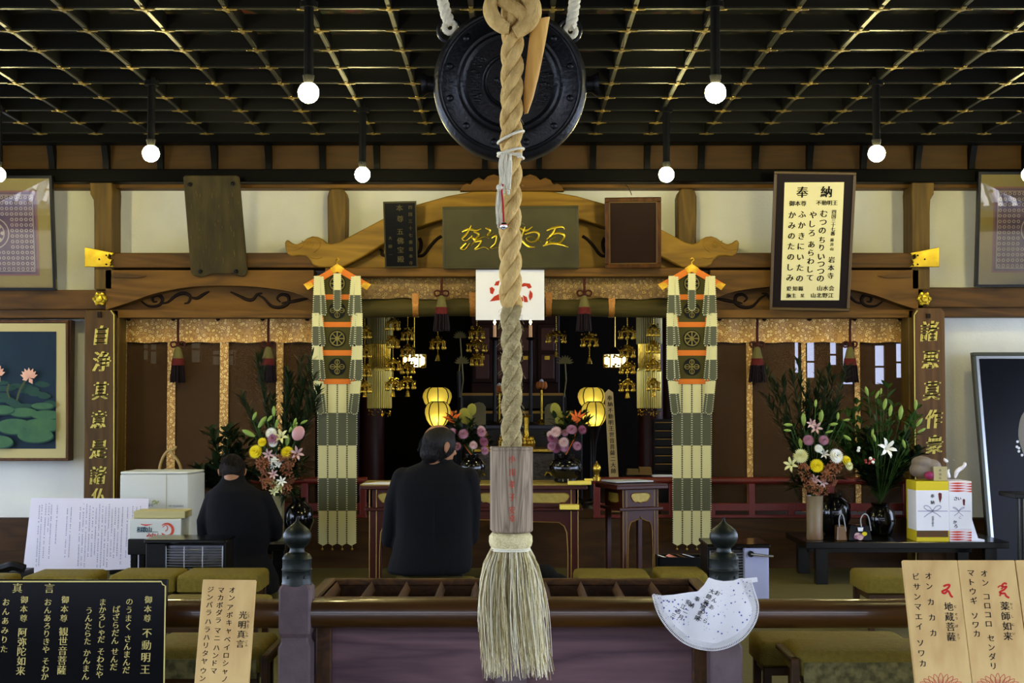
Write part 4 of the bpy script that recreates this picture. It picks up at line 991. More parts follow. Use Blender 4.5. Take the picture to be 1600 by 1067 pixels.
# ------------------------------------------------------------------ long lettered boards on the main posts
m_pb = wood('brown_tablet', C(56, 40, 18), C(78, 56, 26), 'z', 8, rough=.55)
m_pb2 = wood('reddish_tablet', C(66, 46, 30), C(90, 64, 44), 'z', 8, rough=.55)
m_yel = mat('yellow_gold_paint', C(190, 172, 74), .5, .2)
for s, chs in ((-1, (('自', 157, 524, 32), ('浄', 158, 565, 34), ('其', 156, 611, 30), ('意', 153, 656, 30), ('是', 153, 702, 32), ('諸', 152, 743, 30), ('仏', 153, 775, 26))),
               (1, (('諸', 1451, 518, 34), ('悪', 1453, 562, 32), ('莫', 1455, 611, 32), ('作', 1458, 655, 32), ('衆', 1459, 695, 32), ('善', 1459, 737, 30), ('奉', 1459, 780, 30)))):
    pp = [(137, 484), (174, 484), (180, 492), (179, 882), (131, 882), (132, 492)] if s < 0 else [(1432, 481), (1470, 481), (1476, 488), (1481, 882), (1434, 882), (1427, 488)]
    lb = 'left' if s < 0 else 'right'
    t = thing('lettered_post_board', 'long brown board with yellow-gold brush characters hung on the %s main post' % lb, 'plaque', P(pp[4][0] + 22, 882, 10.44))
    ob(G().pprism(pp, 10.40, 10.44), 'board', m_pb if s < 0 else m_pb2, t, bev=.005)
    g = G(); FB = Face(P(160, 600, 10.40), (0, -1, 0), off=.003)
    e = 178 if s < 0 else 1428.5
    FB.stroke(g, [(e, 492), (e + (-.5 if s < 0 else 3), 880)], 1.6); FB.stroke(g, [(e, 492), (e + (-5 if s < 0 else 5), 485)], 1.4)
    ob(g, 'gilt_edge', m_yel, t, kind='stuff')
    g = G(); R.seed(31)
    for ch, x, y, sz in chs: FB.put(g, ch, x, y, sz, sx=.85, shear=.16, rot=.06, bold=.07)
    ob(g, 'gold_lettering', m_yel, t)
    cx = 155 if s < 0 else 1451
    ob(G().pbox(cx - 3, cx + 3, 487 if s < 0 else 490, 496 if s < 0 else 497, 10.385, 10.40), 'hanging_slot', m_carve, t)

# ------------------------------------------------------------------ white sheet with a red bird print
m_white = mat('white_paper', C(222, 222, 226), .8)
t = thing('white_phoenix_sheet', 'white paper sheet with a round red bird print, hung behind the rope', 'paper', P(797, 500, 10.43))
ob(G().pbox(743.5, 850.5, 421.5, 500, 10.432, 10.437), 'sheet', m_white, t)
fc = Face(P(797, 460, 10.432), (0, -1, 0), off=.0015); g = G(); g.k = 0
for pp in ([(775, 440), (781, 438), (779, 446), (772, 446)], [(765, 450), (769, 448), (773, 452), (770, 460), (766, 458)], [(765, 471), (772, 463), (784, 457), (786, 461), (780, 469)], [(786, 432), (794, 429), (794, 433), (788, 437)],
           [(812, 447), (818, 442), (828, 443), (831, 449), (826, 451), (822, 447), (816, 448)], [(828, 453), (832, 458), (832, 464), (828, 470), (826, 463)], [(817, 461), (823, 464), (825, 472), (819, 472)], [(806, 440), (814, 438), (812, 444)], [(812, 468), (816, 463), (818, 470), (814, 472)]):
    fc.shape(g, pp)
ob(g, 'red_bird_print', mat('print_red', C(170, 52, 30), .7), t, kind='stuff')

# ------------------------------------------------------------------ brocade valances, blinds, cords and tassels
m_broc = brocade('gold_brocade', C(188, 140, 66), C(236, 204, 124), C(142, 96, 42), 34)
m_brocm = brocade('faded_brocade', C(118, 90, 36), C(158, 128, 64), C(88, 60, 22), 34)
def blindmat(name, a, b, alpha):
    m = mat(name, a, .7); nt = m.node_tree; bs = nt.nodes['Principled BSDF']
    tc = nt.nodes.new('ShaderNodeTexCoord'); wv = nt.nodes.new('ShaderNodeTexWave'); wv.bands_direction = 'Z'; wv.inputs['Scale'].default_value = 55; wv.inputs['Distortion'].default_value = .3
    nt.links.new(tc.outputs['Object'], wv.inputs['Vector']); cr = nt.nodes.new('ShaderNodeValToRGB')
    cr.color_ramp.elements[0].color = (*a, 1); cr.color_ramp.elements[1].color = (*b, 1); nt.links.new(wv.outputs['Fac'], cr.inputs[0]); nt.links.new(cr.outputs[0], bs.inputs['Base Color'])
    bs.inputs['Alpha'].default_value = alpha; return m
m_blind = blindmat('fine_split_reed', C(66, 46, 24), C(88, 62, 32), .62)
m_tasp = mat('purple_black_silk', C(22, 10, 14), .7, bump=.4, bscale=150); m_tasr = mat('dark_red_silk', C(84, 22, 16), .7, bump=.4, bscale=150); m_tasg = mat('olive_silk', C(96, 88, 46), .7)
m_corr = mat('maroon_cord', C(60, 24, 14), .8)
VY = 10.70
def tassel(x, ytop, y0, Y, label, wide=13, loop=True):
    t = thing('silk_tassel', label, 'tassel', P(x, ytop, Y), 'dark silk tassels along the blinds')
    k = Y / F
    ob(G().tube([P(x + .6, ytop, Y), P(x, (ytop + y0) / 2, Y), P(x + .3, y0, Y)], .010, 6), 'cord', m_corr, t, smooth=60)
    g = G()
    for s in (-1, 1):
        g.tube([P(x + a * s, y0 + b, Y - .012) for a, b in smoothpts([(0, 0), (5, -4), (11, -2), (9, 4), (3, 3), (0, 1)], 4)], .007, 6)
    g.ball(P(x, y0 + 1, Y - .01), .016, 8, 6); ob(g, 'bow', m_corr, t, smooth=60)
    g = G().lathe(P(x, y0 + 10, Y), [(2 * k, 9 * k), (4 * k, 6 * k), (6 * k, 0), (8 * k, -9 * k), (9 * k, -12 * k)], 14); ob(g, 'netted_head', m_tasg, t, smooth=60)
    g = G().lathe(P(x, y0 + 22, Y), [(9 * k, 0), (10 * k, -8 * k), (10.5 * k, -11 * k)], 16); ob(g, 'red_band', m_tasr, t, smooth=60)
    g = G(); R.seed(int(x))
    for i in range(90):
        a = R.uniform(0, 2 * PI); r0 = 10 * k * math.sqrt(R.random()); r1 = r0 * wide / 10
        c = P(x, y0 + 32, Y); g.tube([c + Vector((r0 * math.cos(a), r0 * math.sin(a), 0)), c + Vector((r1 * math.cos(a), r1 * math.sin(a), -R.uniform(24, 28) * k))], .0055, 4)
    ob(g, 'silk_fringe', m_tasp, t, kind='stuff')
for s in (-1, 1):
    lb = 'left' if s < 0 else 'right'
    x0, x1 = (189, 492) if s < 0 else (1112, 1418)
    strips = ((262, 272), (344, 355), (432, 441)) if s < 0 else ((1166, 1177), (1252, 1261), (1335, 1346))
    t = thing('bamboo_blind', 'fine brown reed blind with a gold brocade valance and strips in the %s bay' % lb, 'blind', P((x0 + x1) / 2, 800, VY))
    ob(G().pbox(x0, x1, 498, 797, VY + .03, VY + .034), 'reed_sheet', m_blind, t)
    g = G(); n = 40; rs = []
    a, b = P(x0, 498, VY), P(x1, 535, VY)
    top_ = [Vector((a.x + (b.x - a.x) * i / n, VY + .008 * math.sin(i * 1.3), a.z)) for i in range(n + 1)]
    bot_ = [Vector((a.x + (b.x - a.x) * i / n, VY - .006 + .010 * math.sin(i * 1.3 + .5), b.z + .004 * math.sin(i * .9))) for i in range(n + 1)]
    g.rings([[p, q_, q_ + Vector((0, .012, 0)), p + Vector((0, .012, 0))] for p, q_ in zip(top_, bot_)]); ob(g, 'brocade_valance', m_broc, t, smooth=40)
    for a, b in strips: ob(G().pbox(a, b, 534, 800, VY + .012, VY + .02), 'brocade_strip', m_broc, t)
    e = 194 if s < 0 else 1417; ob(G().pbox(e - 3, e + 1, 535, 800, VY + .012, VY + .02), 'brocade_strip', m_brocm, t)
    for i in range(5): x = x0 + 12 + (x1 - x0 - 24) * i / 4; ob(G().ball(P(x, 498, VY - .02), .018, 8, 6), 'hanging_hook', m_carve, t)
    cords = ((278, 'in the left bay nearer the left post'), (419, 'in the left bay nearer the left banner')) if s < 0 else ((1183, 'in the right bay nearer the right banner'), (1328, 'in the right bay nearer the right post'))
    for x, w in cords: tassel(x, 497, 538, VY - .06, 'dark purple silk tassel on a maroon cord, %s' % w)
# middle: brocade band over the rolled-up blind
t = thing('rolled_blind', 'rolled-up olive blind under a sagging brocade band across the middle bay', 'blind', P(800, 500, 10.6))
g = G(); rs = []
for i in range(49):
    u = i / 48; x = 552 + 496 * u; sag = 4 * math.sin(PI * u)
    w = 3 * math.sin(u * 30) + 2 * math.sin(u * 71)
    rs.append([P(x, 434, 10.56), P(x, 445, 10.545 - .006 * math.sin(u * 40)), P(x, 455 + w * .3, 10.55 - .014 * math.sin(u * 25 + 1)), P(x, 466 + sag * .3 + w * .4, 10.56 - .01 * math.sin(u * 33)), P(x, 467 + sag * .3, 10.62), P(x, 434, 10.62)])
ob(g.rings(rs), 'brocade_band', m_brocm, t, smooth=50)
g = G(); pts = [P(556 + 490 * i / 40, 482 - 4 * math.sin(PI * i / 40), 10.63) for i in range(41)]; g.tube(pts, .075, 20)
ob(g, 'reed_roll', mat('olive_reed_roll', C(78, 68, 28), .7, col2=C(60, 52, 22), scale=30, stretch=(.1, 1, 1), bump=.3), t, smooth=60)
for x in (650, 739, 857, 955):
    g = G(); c = P(x, 482 - 4 * math.sin(PI * (x - 556) / 490), 10.63); g.tube([c - Vector((.022, 0, 0)), c + Vector((.022, 0, 0))], .080, 20); g.box(c.x - .025, c.x + .025, c.y - .08, c.y - .06, c.z + .02, c.z + .1)
    ob(g, 'brocade_clasp', mat('orange_gold_brocade', C(190, 130, 54), .5, .3, col2=C(140, 90, 30), scale=60), t, smooth=40)
for x, w in ((690, 'left of the white sheet'), (913, 'right of the white sheet')):
    tassel(x, 434, 458, 10.46, 'dark purple silk tassel hanging over the rolled blind, %s' % w)
# ------------------------------------------------------------------ two long temple banners
m_orange = mat('orange_braid', C(206, 112, 36), .6, bump=.3, bscale=120); m_olv = mat('dark_olive_silk', C(66, 62, 22), .7, bump=.2, bscale=90)
m_cream = mat('cream_silk', C(206, 200, 146), .75, bump=.2, bscale=90); m_grey = mat('grey_green_silk', C(84, 86, 66), .75, bump=.2, bscale=90)
m_stc = mat('pale_stitch', C(206, 206, 168), .7); m_std = mat('dark_stitch', C(44, 46, 36), .7); m_blk = mat('black_disc', C(12, 12, 10), .6); m_emb = mat('khaki_embroidery', C(124, 112, 56), .6)
BNY = 10.385
def banner(cx, label):
    t = thing('temple_banner', label, 'banner', P(cx, 850, BNY), 'pair of long temple banners')
    X = lambda x: cx + x
    sh = lambda pp, d: [P(X(a), b, BNY - d) for a, b in pp]
    def slab(pp, d0, d1, name, m, lab=None): return ob(G().prism(sh(pp, d0), (0, d0 - d1 if False else (d0 - d1), 0)), name, m, t, label=lab)
    # gilt roof with orange inlay and hook
    rf = slab([(0, 413), (9, 419), (52, 444), (47, 452), (0, 425), (-47, 452), (-52, 444), (-9, 419)], .030, .010, 'roof_bar', m_orange)
    for pp in ([(0, 412), (11, 419), (6, 427), (0, 424), (-6, 427), (-11, 419)], [(41, 441), (53, 444), (46, 453), (37, 447)], [(-41, 441), (-53, 444), (-46, 453), (-37, 447)]):
        ob(G().prism(sh(pp, .035), (0, .008, 0)), 'gilt_cap', m_gold, rf)
    g = G(); g.tube([P(X(a), b, BNY - .02) for a, b in smoothpts([(0, 413), (0, 409), (3, 406), (1, 403), (-2, 405)], 3)] + [P(X(-2), 406, BNY + .045)], .004, 6); ob(g, 'hook', m_gold, t, smooth=60)
    slab([(-24, 430), (0, 418), (24, 430), (27, 598), (-27, 598)], .012, .008, 'olive_panel', m_olv)
    for y0, y1, w in ((460, 468, 24), (503, 511, 24), (547, 555.5, 25), (592, 600, 27)):
        slab([(-w, y0), (w, y0), (w, y1), (-w, y1)], .018, .012, 'orange_band', m_orange)
    g = G()
    for s in (-1, 1):
        for y0, y1, k in ((430, 452, 24), (495, 505, 23), (539, 550, 24)): g.prism(sh([(s * k, y0), (s * (k - 2), y0), (s * (k - 2), y1), (s * k, y1)], .017), (0, .004, 0))
    ob(g, 'orange_edging', m_orange, t)
    # wheel, vajra discs
    for y, kind in ((443, 'w'), (485, 'v'), (529, 'w'), (573, 'x')):
        c = P(X(0), y, BNY - .014); k = BNY / F
        d = ob(G().lathe(c, [(13.5 * k, 0), (13.5 * k, .003), (.001, .003)], 28, XF), 'black_disc', m_blk, t, smooth=30)
        g = G(); c2 = c + Vector((0, -.005, 0))
        if kind == 'w':
            g.ring(c2, 11 * k, .0045, 24, 6, XF); g.lathe(c2, [(3.5 * k, 0), (3 * k, .004), (.001, .005)], 12, XF)
            for i in range(8): a = i * PI / 4; v = Vector((math.cos(a), 0, math.sin(a))); g.tube([c2 + v * 3 * k, c2 + v * 10.5 * k], [.004, .006], 5)
        else:
            dirs = (0, PI / 2, PI, 3 * PI / 2) if kind == 'x' else (PI, 0, -PI / 2)
            for a in dirs:
                v = Vector((math.cos(a), 0, math.sin(a))); u = Vector((-v.z, 0, v.x))
                for q in (-1, 0, 1): g.tube([c2 + v * (2 * k) , c2 + v * (6 * k) + u * (q * 3.6 * k), c2 + v * (9 * k) + u * (q * 3.2 * k), c2 + v * (11.5 * k) + u * (q * .8 * k)], .0032, 5)
            g.ball(c2, .009, 8, 6)
        ob(g, 'gold_emblem', m_emb, d, kind='stuff')
    st = G(); sd = G()
    def stitch(gg, x0, y0, x1, y1, d, step=3.2, w=.0042, L=.0055):
        n = max(1, int(math.hypot(x1 - x0, y1 - y0) / step))
        for i in range(n):
            u = (i + .5) / n; c = P(X(x0 + (x1 - x0) * u), y0 + (y1 - y0) * u, BNY - d); gg.box(c.x - w, c.x + w, c.y - .002, c.y + .001, c.z - L / 2, c.z + L / 2)
    def ribbon(x0, x1, y0, ym, y1, dx0, dx1, d):
        """hanging strip: cream above ym, grey below, pointed ends; dx shifts the lower end"""
        f = (ym - y0) / (y1 - y0)
        a0, a1 = x0 + dx0 * f, x1 + dx1 * f; b0, b1 = x0 + dx0, x1 + dx1
        ob(G().prism(sh([(x0, y0), (x1, y0), (a1, ym), (a0, ym)], d), (0, .006, 0)), 'cream_ribbon', m_cream, t)
        ob(G().prism(sh([(a0, ym), (a1, ym), (b1, y1 - 4), ((b0 + b1) / 2, y1), (b0, y1 - 4)], d), (0, .006, 0)), 'grey_ribbon', m_grey, t)
        for xa, xb, ya, yb in ((x0, x0 + dx0, y0, y1 - 4), (x1, x1 + dx1, y0, y1 - 4)):
            stitch(st, xa, ya, xb, yb, d + .001)
        stitch(st, b0, y1 - 4, (b0 + b1) / 2, y1, d + .001); stitch(st, b1, y1 - 4, (b0 + b1) / 2, y1, d + .001)
    for s in (-1, 1):
        for (xo, xi, y0, ym, y1, do, di) in ((-36, -27, 431, 461, 495, -2, 1), (-39, -29, 489, 510, 543, 0, 1), (-39, -29, 540, 562, 596, 0, 2), (-37, -27, 595, 615, 648, 5, 6)):
            ribbon(s * xo if s < 0 else -xo, s * xi if s < 0 else -xi, y0, ym, y1, 0, 0, .028) if False else None
            a, b, c, e = (xo, xi, do, di) if s < 0 else (-xo, -xi, -do, -di)
            ribbon(a, b, y0, ym, y1, c, e, .044)
            a2, b2 = (xi + 1, xi + 5) if s < 0 else (-xi - 1, -xi - 5)
            sl = 5 if s < 0 else -5
            ribbon(a2 - (1 if s < 0 else -1), b2, y0 + 1, ym, y1 - 1, sl * .6, sl, .038)
    ribbon(-5.5, 5.5, 427, 453, 486, 0, 0, .044)
    # lower cloth: alternating bands in four joined lengths
    ys = (600, 645, 696, 747, 798, 849)
    for i in range(5):
        w = 31 - (.4 * i if i else 0); wt = 31
        m = m_cream if i % 2 == 0 else m_grey
        for j in range(4):
            x0, x1 = -w + j * w / 2, -w + (j + 1) * w / 2
            pp = [(x0 + .4, ys[i]), (x1 - .4, ys[i]), (x1 - .4, ys[i + 1])] + ([((x0 + x1) / 2, ys[i + 1] + 3.5)] if i == 4 else []) + [(x0 + .4, ys[i + 1])]
            ob(G().prism(sh(pp, .012), (0, .006, 0)), 'cream_cloth' if i % 2 == 0 else 'grey_cloth', m, t)
        for j in range(5):
            x = -w + j * w / 2; stitch(sd if (i % 2 == 0 and j not in (0, 4)) else st, x, ys[i], x, ys[i + 1], .014, w=.006 if j in (1, 2, 3) else .0042)
    ob(st, 'pale_stitching', m_stc, t, kind='stuff'); ob(sd, 'dark_stitching', m_std, t, kind='stuff')
    g = G()
    for j in range(4): x = -31 + 7.7 + j * 15.5; g.tube([P(X(x), 851, BNY - .01), P(X(x), 857, BNY - .01)], .002, 4); g.ball(P(X(x), 858, BNY - .01), .009, 8, 6)
    ob(g, 'gilt_drop', m_gold, t)
    return t
banner(527, 'long orange, olive and grey-white temple banner with a gilt roof, left of the middle bay')
banner(1081, 'long orange, olive and grey-white temple banner with a gilt roof, right of the middle bay')
# ------------------------------------------------------------------ inner sanctum
m_orn = mat('gilt_ornament', C(226, 190, 70), .26, .85, col2=C(150, 116, 34), scale=30)
m_shade = mat('paper_lantern', C(210, 196, 110), .8, emit=(.95, .82, .30), es=.16)
m_shade = bpy.data.materials.new('lantern_paper'); m_shade.use_nodes = True; nt = m_shade.node_tree; nt.nodes.remove(nt.nodes['Principled BSDF'])
df_ = nt.nodes.new('ShaderNodeBsdfDiffuse'); tl_ = nt.nodes.new('ShaderNodeBsdfTranslucent'); mx_ = nt.nodes.new('ShaderNodeMixShader'); mx_.inputs[0].default_value = .6
df_.inputs[0].default_value = (*C(200, 184, 90), 1); tl_.inputs[0].default_value = (*C(226, 206, 104), 1); nt.links.new(df_.outputs[0], mx_.inputs[1]); nt.links.new(tl_.outputs[0], mx_.inputs[2]); nt.links.new(mx_.outputs[0], nt.nodes['Material Output'].inputs[0])
m_fil = mat('lantern_bulb', (1, .9, .6), .5, emit=(1, .86, .45), es=22)
m_hotl = mat('lit_panel', (1, .95, .7), .6, emit=(1, .93, .55), es=3)
m_flame = mat('candle_flame', (1, .8, .4), .5, emit=(1, .62, .22), es=30)
m_dlac = mat('dark_lacquer', C(12, 7, 5), .35, spec=.3); m_redd = mat('dark_red_lacquer', C(46, 12, 6), .45, spec=.2)
m_goldline = mat('gold_line', C(160, 124, 60), .4, .6)
def Zs(py, Y): return P(800, py, Y).z
# round pillars inside
for i, (x, Y, r) in enumerate(((581, 12.3, .11), (1017, 12.3, .11), (546, 13.2, .12), (1052, 13.2, .12))):
    g = G(); p = P(x, 700, Y); g.cyl((p.x, Y, ZS), (p.x, Y, ZC + .2), r, n=24)
    struct(g, 'trim_%d' % (17 + i), m_redd, smooth=60)
# red railing
for s in (-1, 1):
    x0, x1 = (Xp(187, 10.65), Xp(574, 10.65)) if s < 0 else (Xp(926, 10.65), Xp(1420, 10.65))
    t = thing('red_railing', 'low red-lacquered railing along the sanctum edge, %s of the altar table' % ('left' if s < 0 else 'right'), 'railing', ((x0 + x1) / 2, 10.65, ZS))
    z0 = Zs(751, 10.65)
    ob(G().tube([(x0, 10.65, z0), ((x0 + x1) / 2, 10.65, z0), (x1, 10.65, z0)], .028, 12), 'top_rail', m_red, t, smooth=60)
    ob(G().box(x0, x1, 10.63, 10.67, Zs(798, 10.65), Zs(786, 10.65)), 'middle_rail', m_red, t, bev=.004)
    ob(G().box(x0, x1, 10.625, 10.675, ZS, Zs(804, 10.65)), 'bottom_rail', m_red, t, bev=.004)
    n = 8
    for k in range(n + 1):
        x = x0 + (x1 - x0) * k / n
        x = min(max(x, x0 + .03), x1 - .03)
        ob(G().box(x - .025, x + .025, 10.628, 10.672, ZS, z0 - .02 if k % 2 == 0 else Zs(786, 10.65)), 'post', m_red, t, bev=.004)
    e = x1 - .03 if s < 0 else x0 + .03
    if s > 0:
        ob(G().lathe((e, 10.65, z0), [(.034, 0), (.034, .03), (.02, .035), (.02, .06), (.03, .075), (.034, .095), (.024, .12), (.008, .135), (.001, .15)], 16), 'gilt_finial', m_orn, t, smooth=50)
# tall dark shrine with red doors
Y = 13.4
t = thing('altar_shrine', 'tall dark red altar shrine behind the rope at the back of the sanctum', 'shrine', P(800, 700, Y + .2))
zb = ZS
g = G(); g.box(Xp(700, Y), Xp(900, Y), Y, Y + .6, zb, Zs(640, Y)); ob(g, 'base', m_dlac, t, bev=.01)
g = G(); g.box(Xp(716, Y), Xp(884, Y), Y + .02, Y + .6, Zs(640, Y), Zs(615, Y)); ob(g, 'step', m_dlac, t, bev=.01)
g = G(); g.box(Xp(735, Y), Xp(875, Y), Y + .1, Y + .6, Zs(615, Y), Zs(470, Y)); ob(g, 'cabinet', m_redd, t, bev=.01)
for i in range(4):
    x0 = 738 + i * 34; d = ob(G().pbox(x0, x0 + 31, 506, 598, Y + .06, Y + .1), 'door', m_redd, t, bev=.006)
    for y0, y1 in ((512, 548), (554, 592)): ob(G().pbox(x0 + 5, x0 + 26, y0, y1, Y + .045, Y + .062), 'inset_panel', mat('brown_red_panel', C(80, 26, 14), .45), d, bev=.004)
    ob(G().pbox(x0 + 11, x0 + 19, 556, 562, Y + .03, Y + .045), 'door_fitting', m_orn, d)
g = G(); g.box(Xp(704, Y), Xp(896, Y), Y - .03, Y + .0, Zs(646, Y), Zs(642, Y)); g.box(Xp(720, Y), Xp(880, Y), Y - .0, Y + .02, Zs(618, Y), Zs(614, Y)); ob(g, 'gilt_line', m_goldline, t)
# candles on stands
for x in (773, 829):
    Y = 12.6; t = thing('candle', 'lit white candle on a tall dark stand, %s of the rope' % ('left' if x < 800 else 'right'), 'candle', (P(x, 527, Y).x, Y, Zs(668, 12.5)), 'pair of lit candles')
    k = Y / F; cx = P(x, 527, Y)
    ob(G().cyl(P(x, 528, Y), P(x, 508, Y), 2.7 * k, 2.5 * k, 12), 'wax', mat('candle_wax', C(230, 190, 150), .5, emit=(1, .6, .3), es=.1), t, smooth=60)
    ob(G().lathe(P(x, 503, Y), [(.001, -4.5 * k), (1.6 * k, -2 * k), (1.8 * k, 0), (1.0 * k, 3 * k), (.001, 5.5 * k)], 10), 'flame', m_flame, t, smooth=60)
    g = G(); zq_ = Zs(668, 12.5) + .001; hq = cx.z - zq_; g.lathe((cx.x, Y, zq_), [(.09, 0), (.08, .03), (.02, .05), (.014, .3), (.02, .5), (.016, hq - .03), (.05, hq - .01), (.045, hq), (.01, hq)], 16); ob(g, 'stand', m_dlac, t, smooth=50)
# hanging gilt ornaments
def ornament(x, y0, y1, Y, tiers, w, label, bell=True, dim=False):
    k = Y / F; t = thing('hanging_ornament', label, 'ornament', P(x, y1, Y), 'gilt hanging ornaments in the sanctum'); m = m_orn if not dim else mat('dim_gilt', C(96, 88, 48), .45, .6)
    g = G(); p0 = P(x, y0, Y); n = int((y1 - y0) / 3)
    for i in range(n): g.ball(P(x, y0 + (y1 - y0) * i / n, Y), (.004, .004, .008), 5, 4)
    top = P(x, y0, Y); g.cyl(top, (top.x, Y, ZC + .2), .002, n=4); ob(g, 'chain', m, t, kind='stuff')
    R.seed(int(x * 7 + y0))
    for yy, ww in tiers:
        c = P(x, yy, Y); r = ww * k * 1.12
        g = G().lathe(c, [(.001, 6 * k), (r * .3, 5 * k), (r * .5, 2 * k), (r * .95, -1 * k), (r, -3 * k), (r * .93, -3 * k), (r * .4, 1 * k), (.001, 3 * k)], 12)
        for j in range(8):
            a = j * PI / 4; e = c + Vector((r * math.cos(a), r * math.sin(a), -3 * k)); g.ring(e + Vector((0, 0, .6 * k)), 1.6 * k, .0028, 8, 4, XF)
            for q in range(4): g.ball(e + Vector((0, 0, -(2.2 + q * 2.2) * k)), (.0055, .0055, .008) if q < 3 else (.012, .005, .015), 6, 4)
        ob(g, 'canopy_tier', m, t, smooth=50)
        g = G()
        for j in range(34): a = R.uniform(0, 2 * PI); rr = r * R.uniform(.1, 1.05); g.ball(c + Vector((rr * math.cos(a), rr * math.sin(a), R.uniform(-9, 6) * k)), R.uniform(.004, .010), 6, 4)
        ob(g, 'bead_cluster', m, t, kind='stuff')
    if bell:
        c = P(x, y1 - 5, Y); ob(G().lathe(c, [(.001, 6 * k), (1.6 * k, 5 * k), (2.6 * k, 2 * k), (3.2 * k, -2 * k), (4.2 * k, -5 * k), (3.4 * k, -5 * k), (2 * k, 0)], 12), 'bell', m, t, smooth=50)
for a in ((684, 495, 564, 11.3, ((532, 10),), 10, 'small gilt ornament with bell hanging right of the left lit lantern'),
          (745, 490, 572, 11.6, ((516, 10), (536, 13), (558, 8)), 10, 'wide beaded gilt ornament hanging left of the candles'),
          (637, 490, 620, 11.2, ((518, 8), (544, 9), (570, 9), (594, 10)), 10, 'long four-tier gilt ornament hanging in front of the left lit lantern'),
          (614, 490, 620, 11.0, ((502, 9), (530, 8), (565, 10), (596, 10)), 10, 'long gilt ornament hanging at the right side of the left fringed canopy'),
          (570, 490, 620, 11.0, ((515, 8), (545, 8), (575, 8), (600, 8)), 8, 'long gilt ornament hanging between the left banner and the left fringed canopy'),
          (869, 495, 558, 11.6, ((522, 13),), 10, 'open gilt ornament hanging right of the candles'),
          (921, 495, 568, 11.3, ((528, 11),), 10, 'gilt ornament with bell hanging under the right dark tassel'),
          (980, 495, 622, 11.1, ((516, 11), (545, 10), (570, 10), (598, 10)), 10, 'long gilt ornament hanging beside the right lit lantern'),
          (1021, 490, 620, 11.0, ((512, 8), (538, 8), (566, 9), (596, 8)), 8, 'long gilt ornament hanging in front of the right fringed canopy'),
          (800, 495, 560, 12.0, ((520, 9),), 8, 'gilt ornament hidden behind the rope')): ornament(*a)
def fan(x, y, Y, r, label):
    k = Y / F; t = thing('metal_lotus', label, 'ornament', P(x, y + 20, Y), 'dim metal lotus flowers')
    g = G(); c = P(x, y, Y)
    for i in range(9):
        a = PI * (i + .5) / 9 ; v = Vector((math.cos(a), 0, math.sin(a))); u = Vector((-v.z, 0, v.x))
        g.poly([c, c + v * (r * .6 * k) + u * (r * .13 * k), c + v * (r * k), c + v * (r * .6 * k) - u * (r * .13 * k)])
    ob(g, 'petal', mat('dim_gilt', C(96, 88, 48), .45, .6), t, kind='stuff')
    ob(G().tube([c, c + Vector((.01, 0, -.15)), c + Vector((-.01, 0, -.3))], .006, 5), 'stem', MATS['dim_gilt'], t)
    p = P(x, y, Y); ob(G().cyl((p.x, Y, ZS), (p.x - .01, Y, p.z - .3), .02, n=8), 'stand', m_dlac, t)
for a in ((719, 528, 12.4, 12, 'dim metal lotus spray left of the candles, upper one'), (722, 568, 12.3, 13, 'dim metal lotus spray left of the candles, lower one'), (883, 568, 12.3, 14, 'dim metal lotus spray right of the candles')): fan(*a)
# fringed cylinder canopies
for s in (-1, 1):
    Y = 11.6; x = 593 if s < 0 else 1014; k = Y / F; c = P(x, 560, Y)
    t = thing('fringed_canopy', 'hanging gilt cylinder of long metal fringes behind the %s banner' % ('left' if s < 0 else 'right'), 'canopy', P(x, 640, Y), 'fringed gilt canopies')
    for nm, r, y0, y1, mm in (('upper_fringe', 19, 480, 538, mat('dull_gilt_fringe', C(150, 136, 70), .45, .4)), ('middle_fringe', 16, 537, 581, m_orn), ('lower_fringe', 18, 580, 638, mat('gilt_fringe', C(226, 204, 104), .4, .45))):
        g = G()
        for j in range(34):
            a = 2 * PI * j / 34; e = P(x, y0, Y); v = Vector((r * k * math.cos(a), r * k * math.sin(a), 0)); L = (y1 - y0) * k
            g.tube([e + v, e + v + Vector((0, 0, -L * .97)), e + v * 1.0 + Vector((0, 0, -L))], [.0072, .0072, .003], 5)
        g.lathe(P(x, y0, Y), [(r * k, 0), (r * k * 1.04, .01), (r * k * .9, .03), (.001, .04)], 24)
        ob(g, nm, mm, t, smooth=60)
    g = G(); p = P(x, 478, Y); g.cyl(p, (p.x, Y, ZC + .2), .01, n=6); ob(g, 'hanging_rod', m_orn, t)
    g = G(); R.seed(6)
    for j in range(40): a = R.uniform(0, 2 * PI); g.ball(P(x, R.uniform(640, 650), Y) + Vector((17 * k * math.cos(a), 17 * k * math.sin(a), 0)), .006, 6, 4)
    ob(g, 'drop_beads', m_orn, t, kind='stuff')
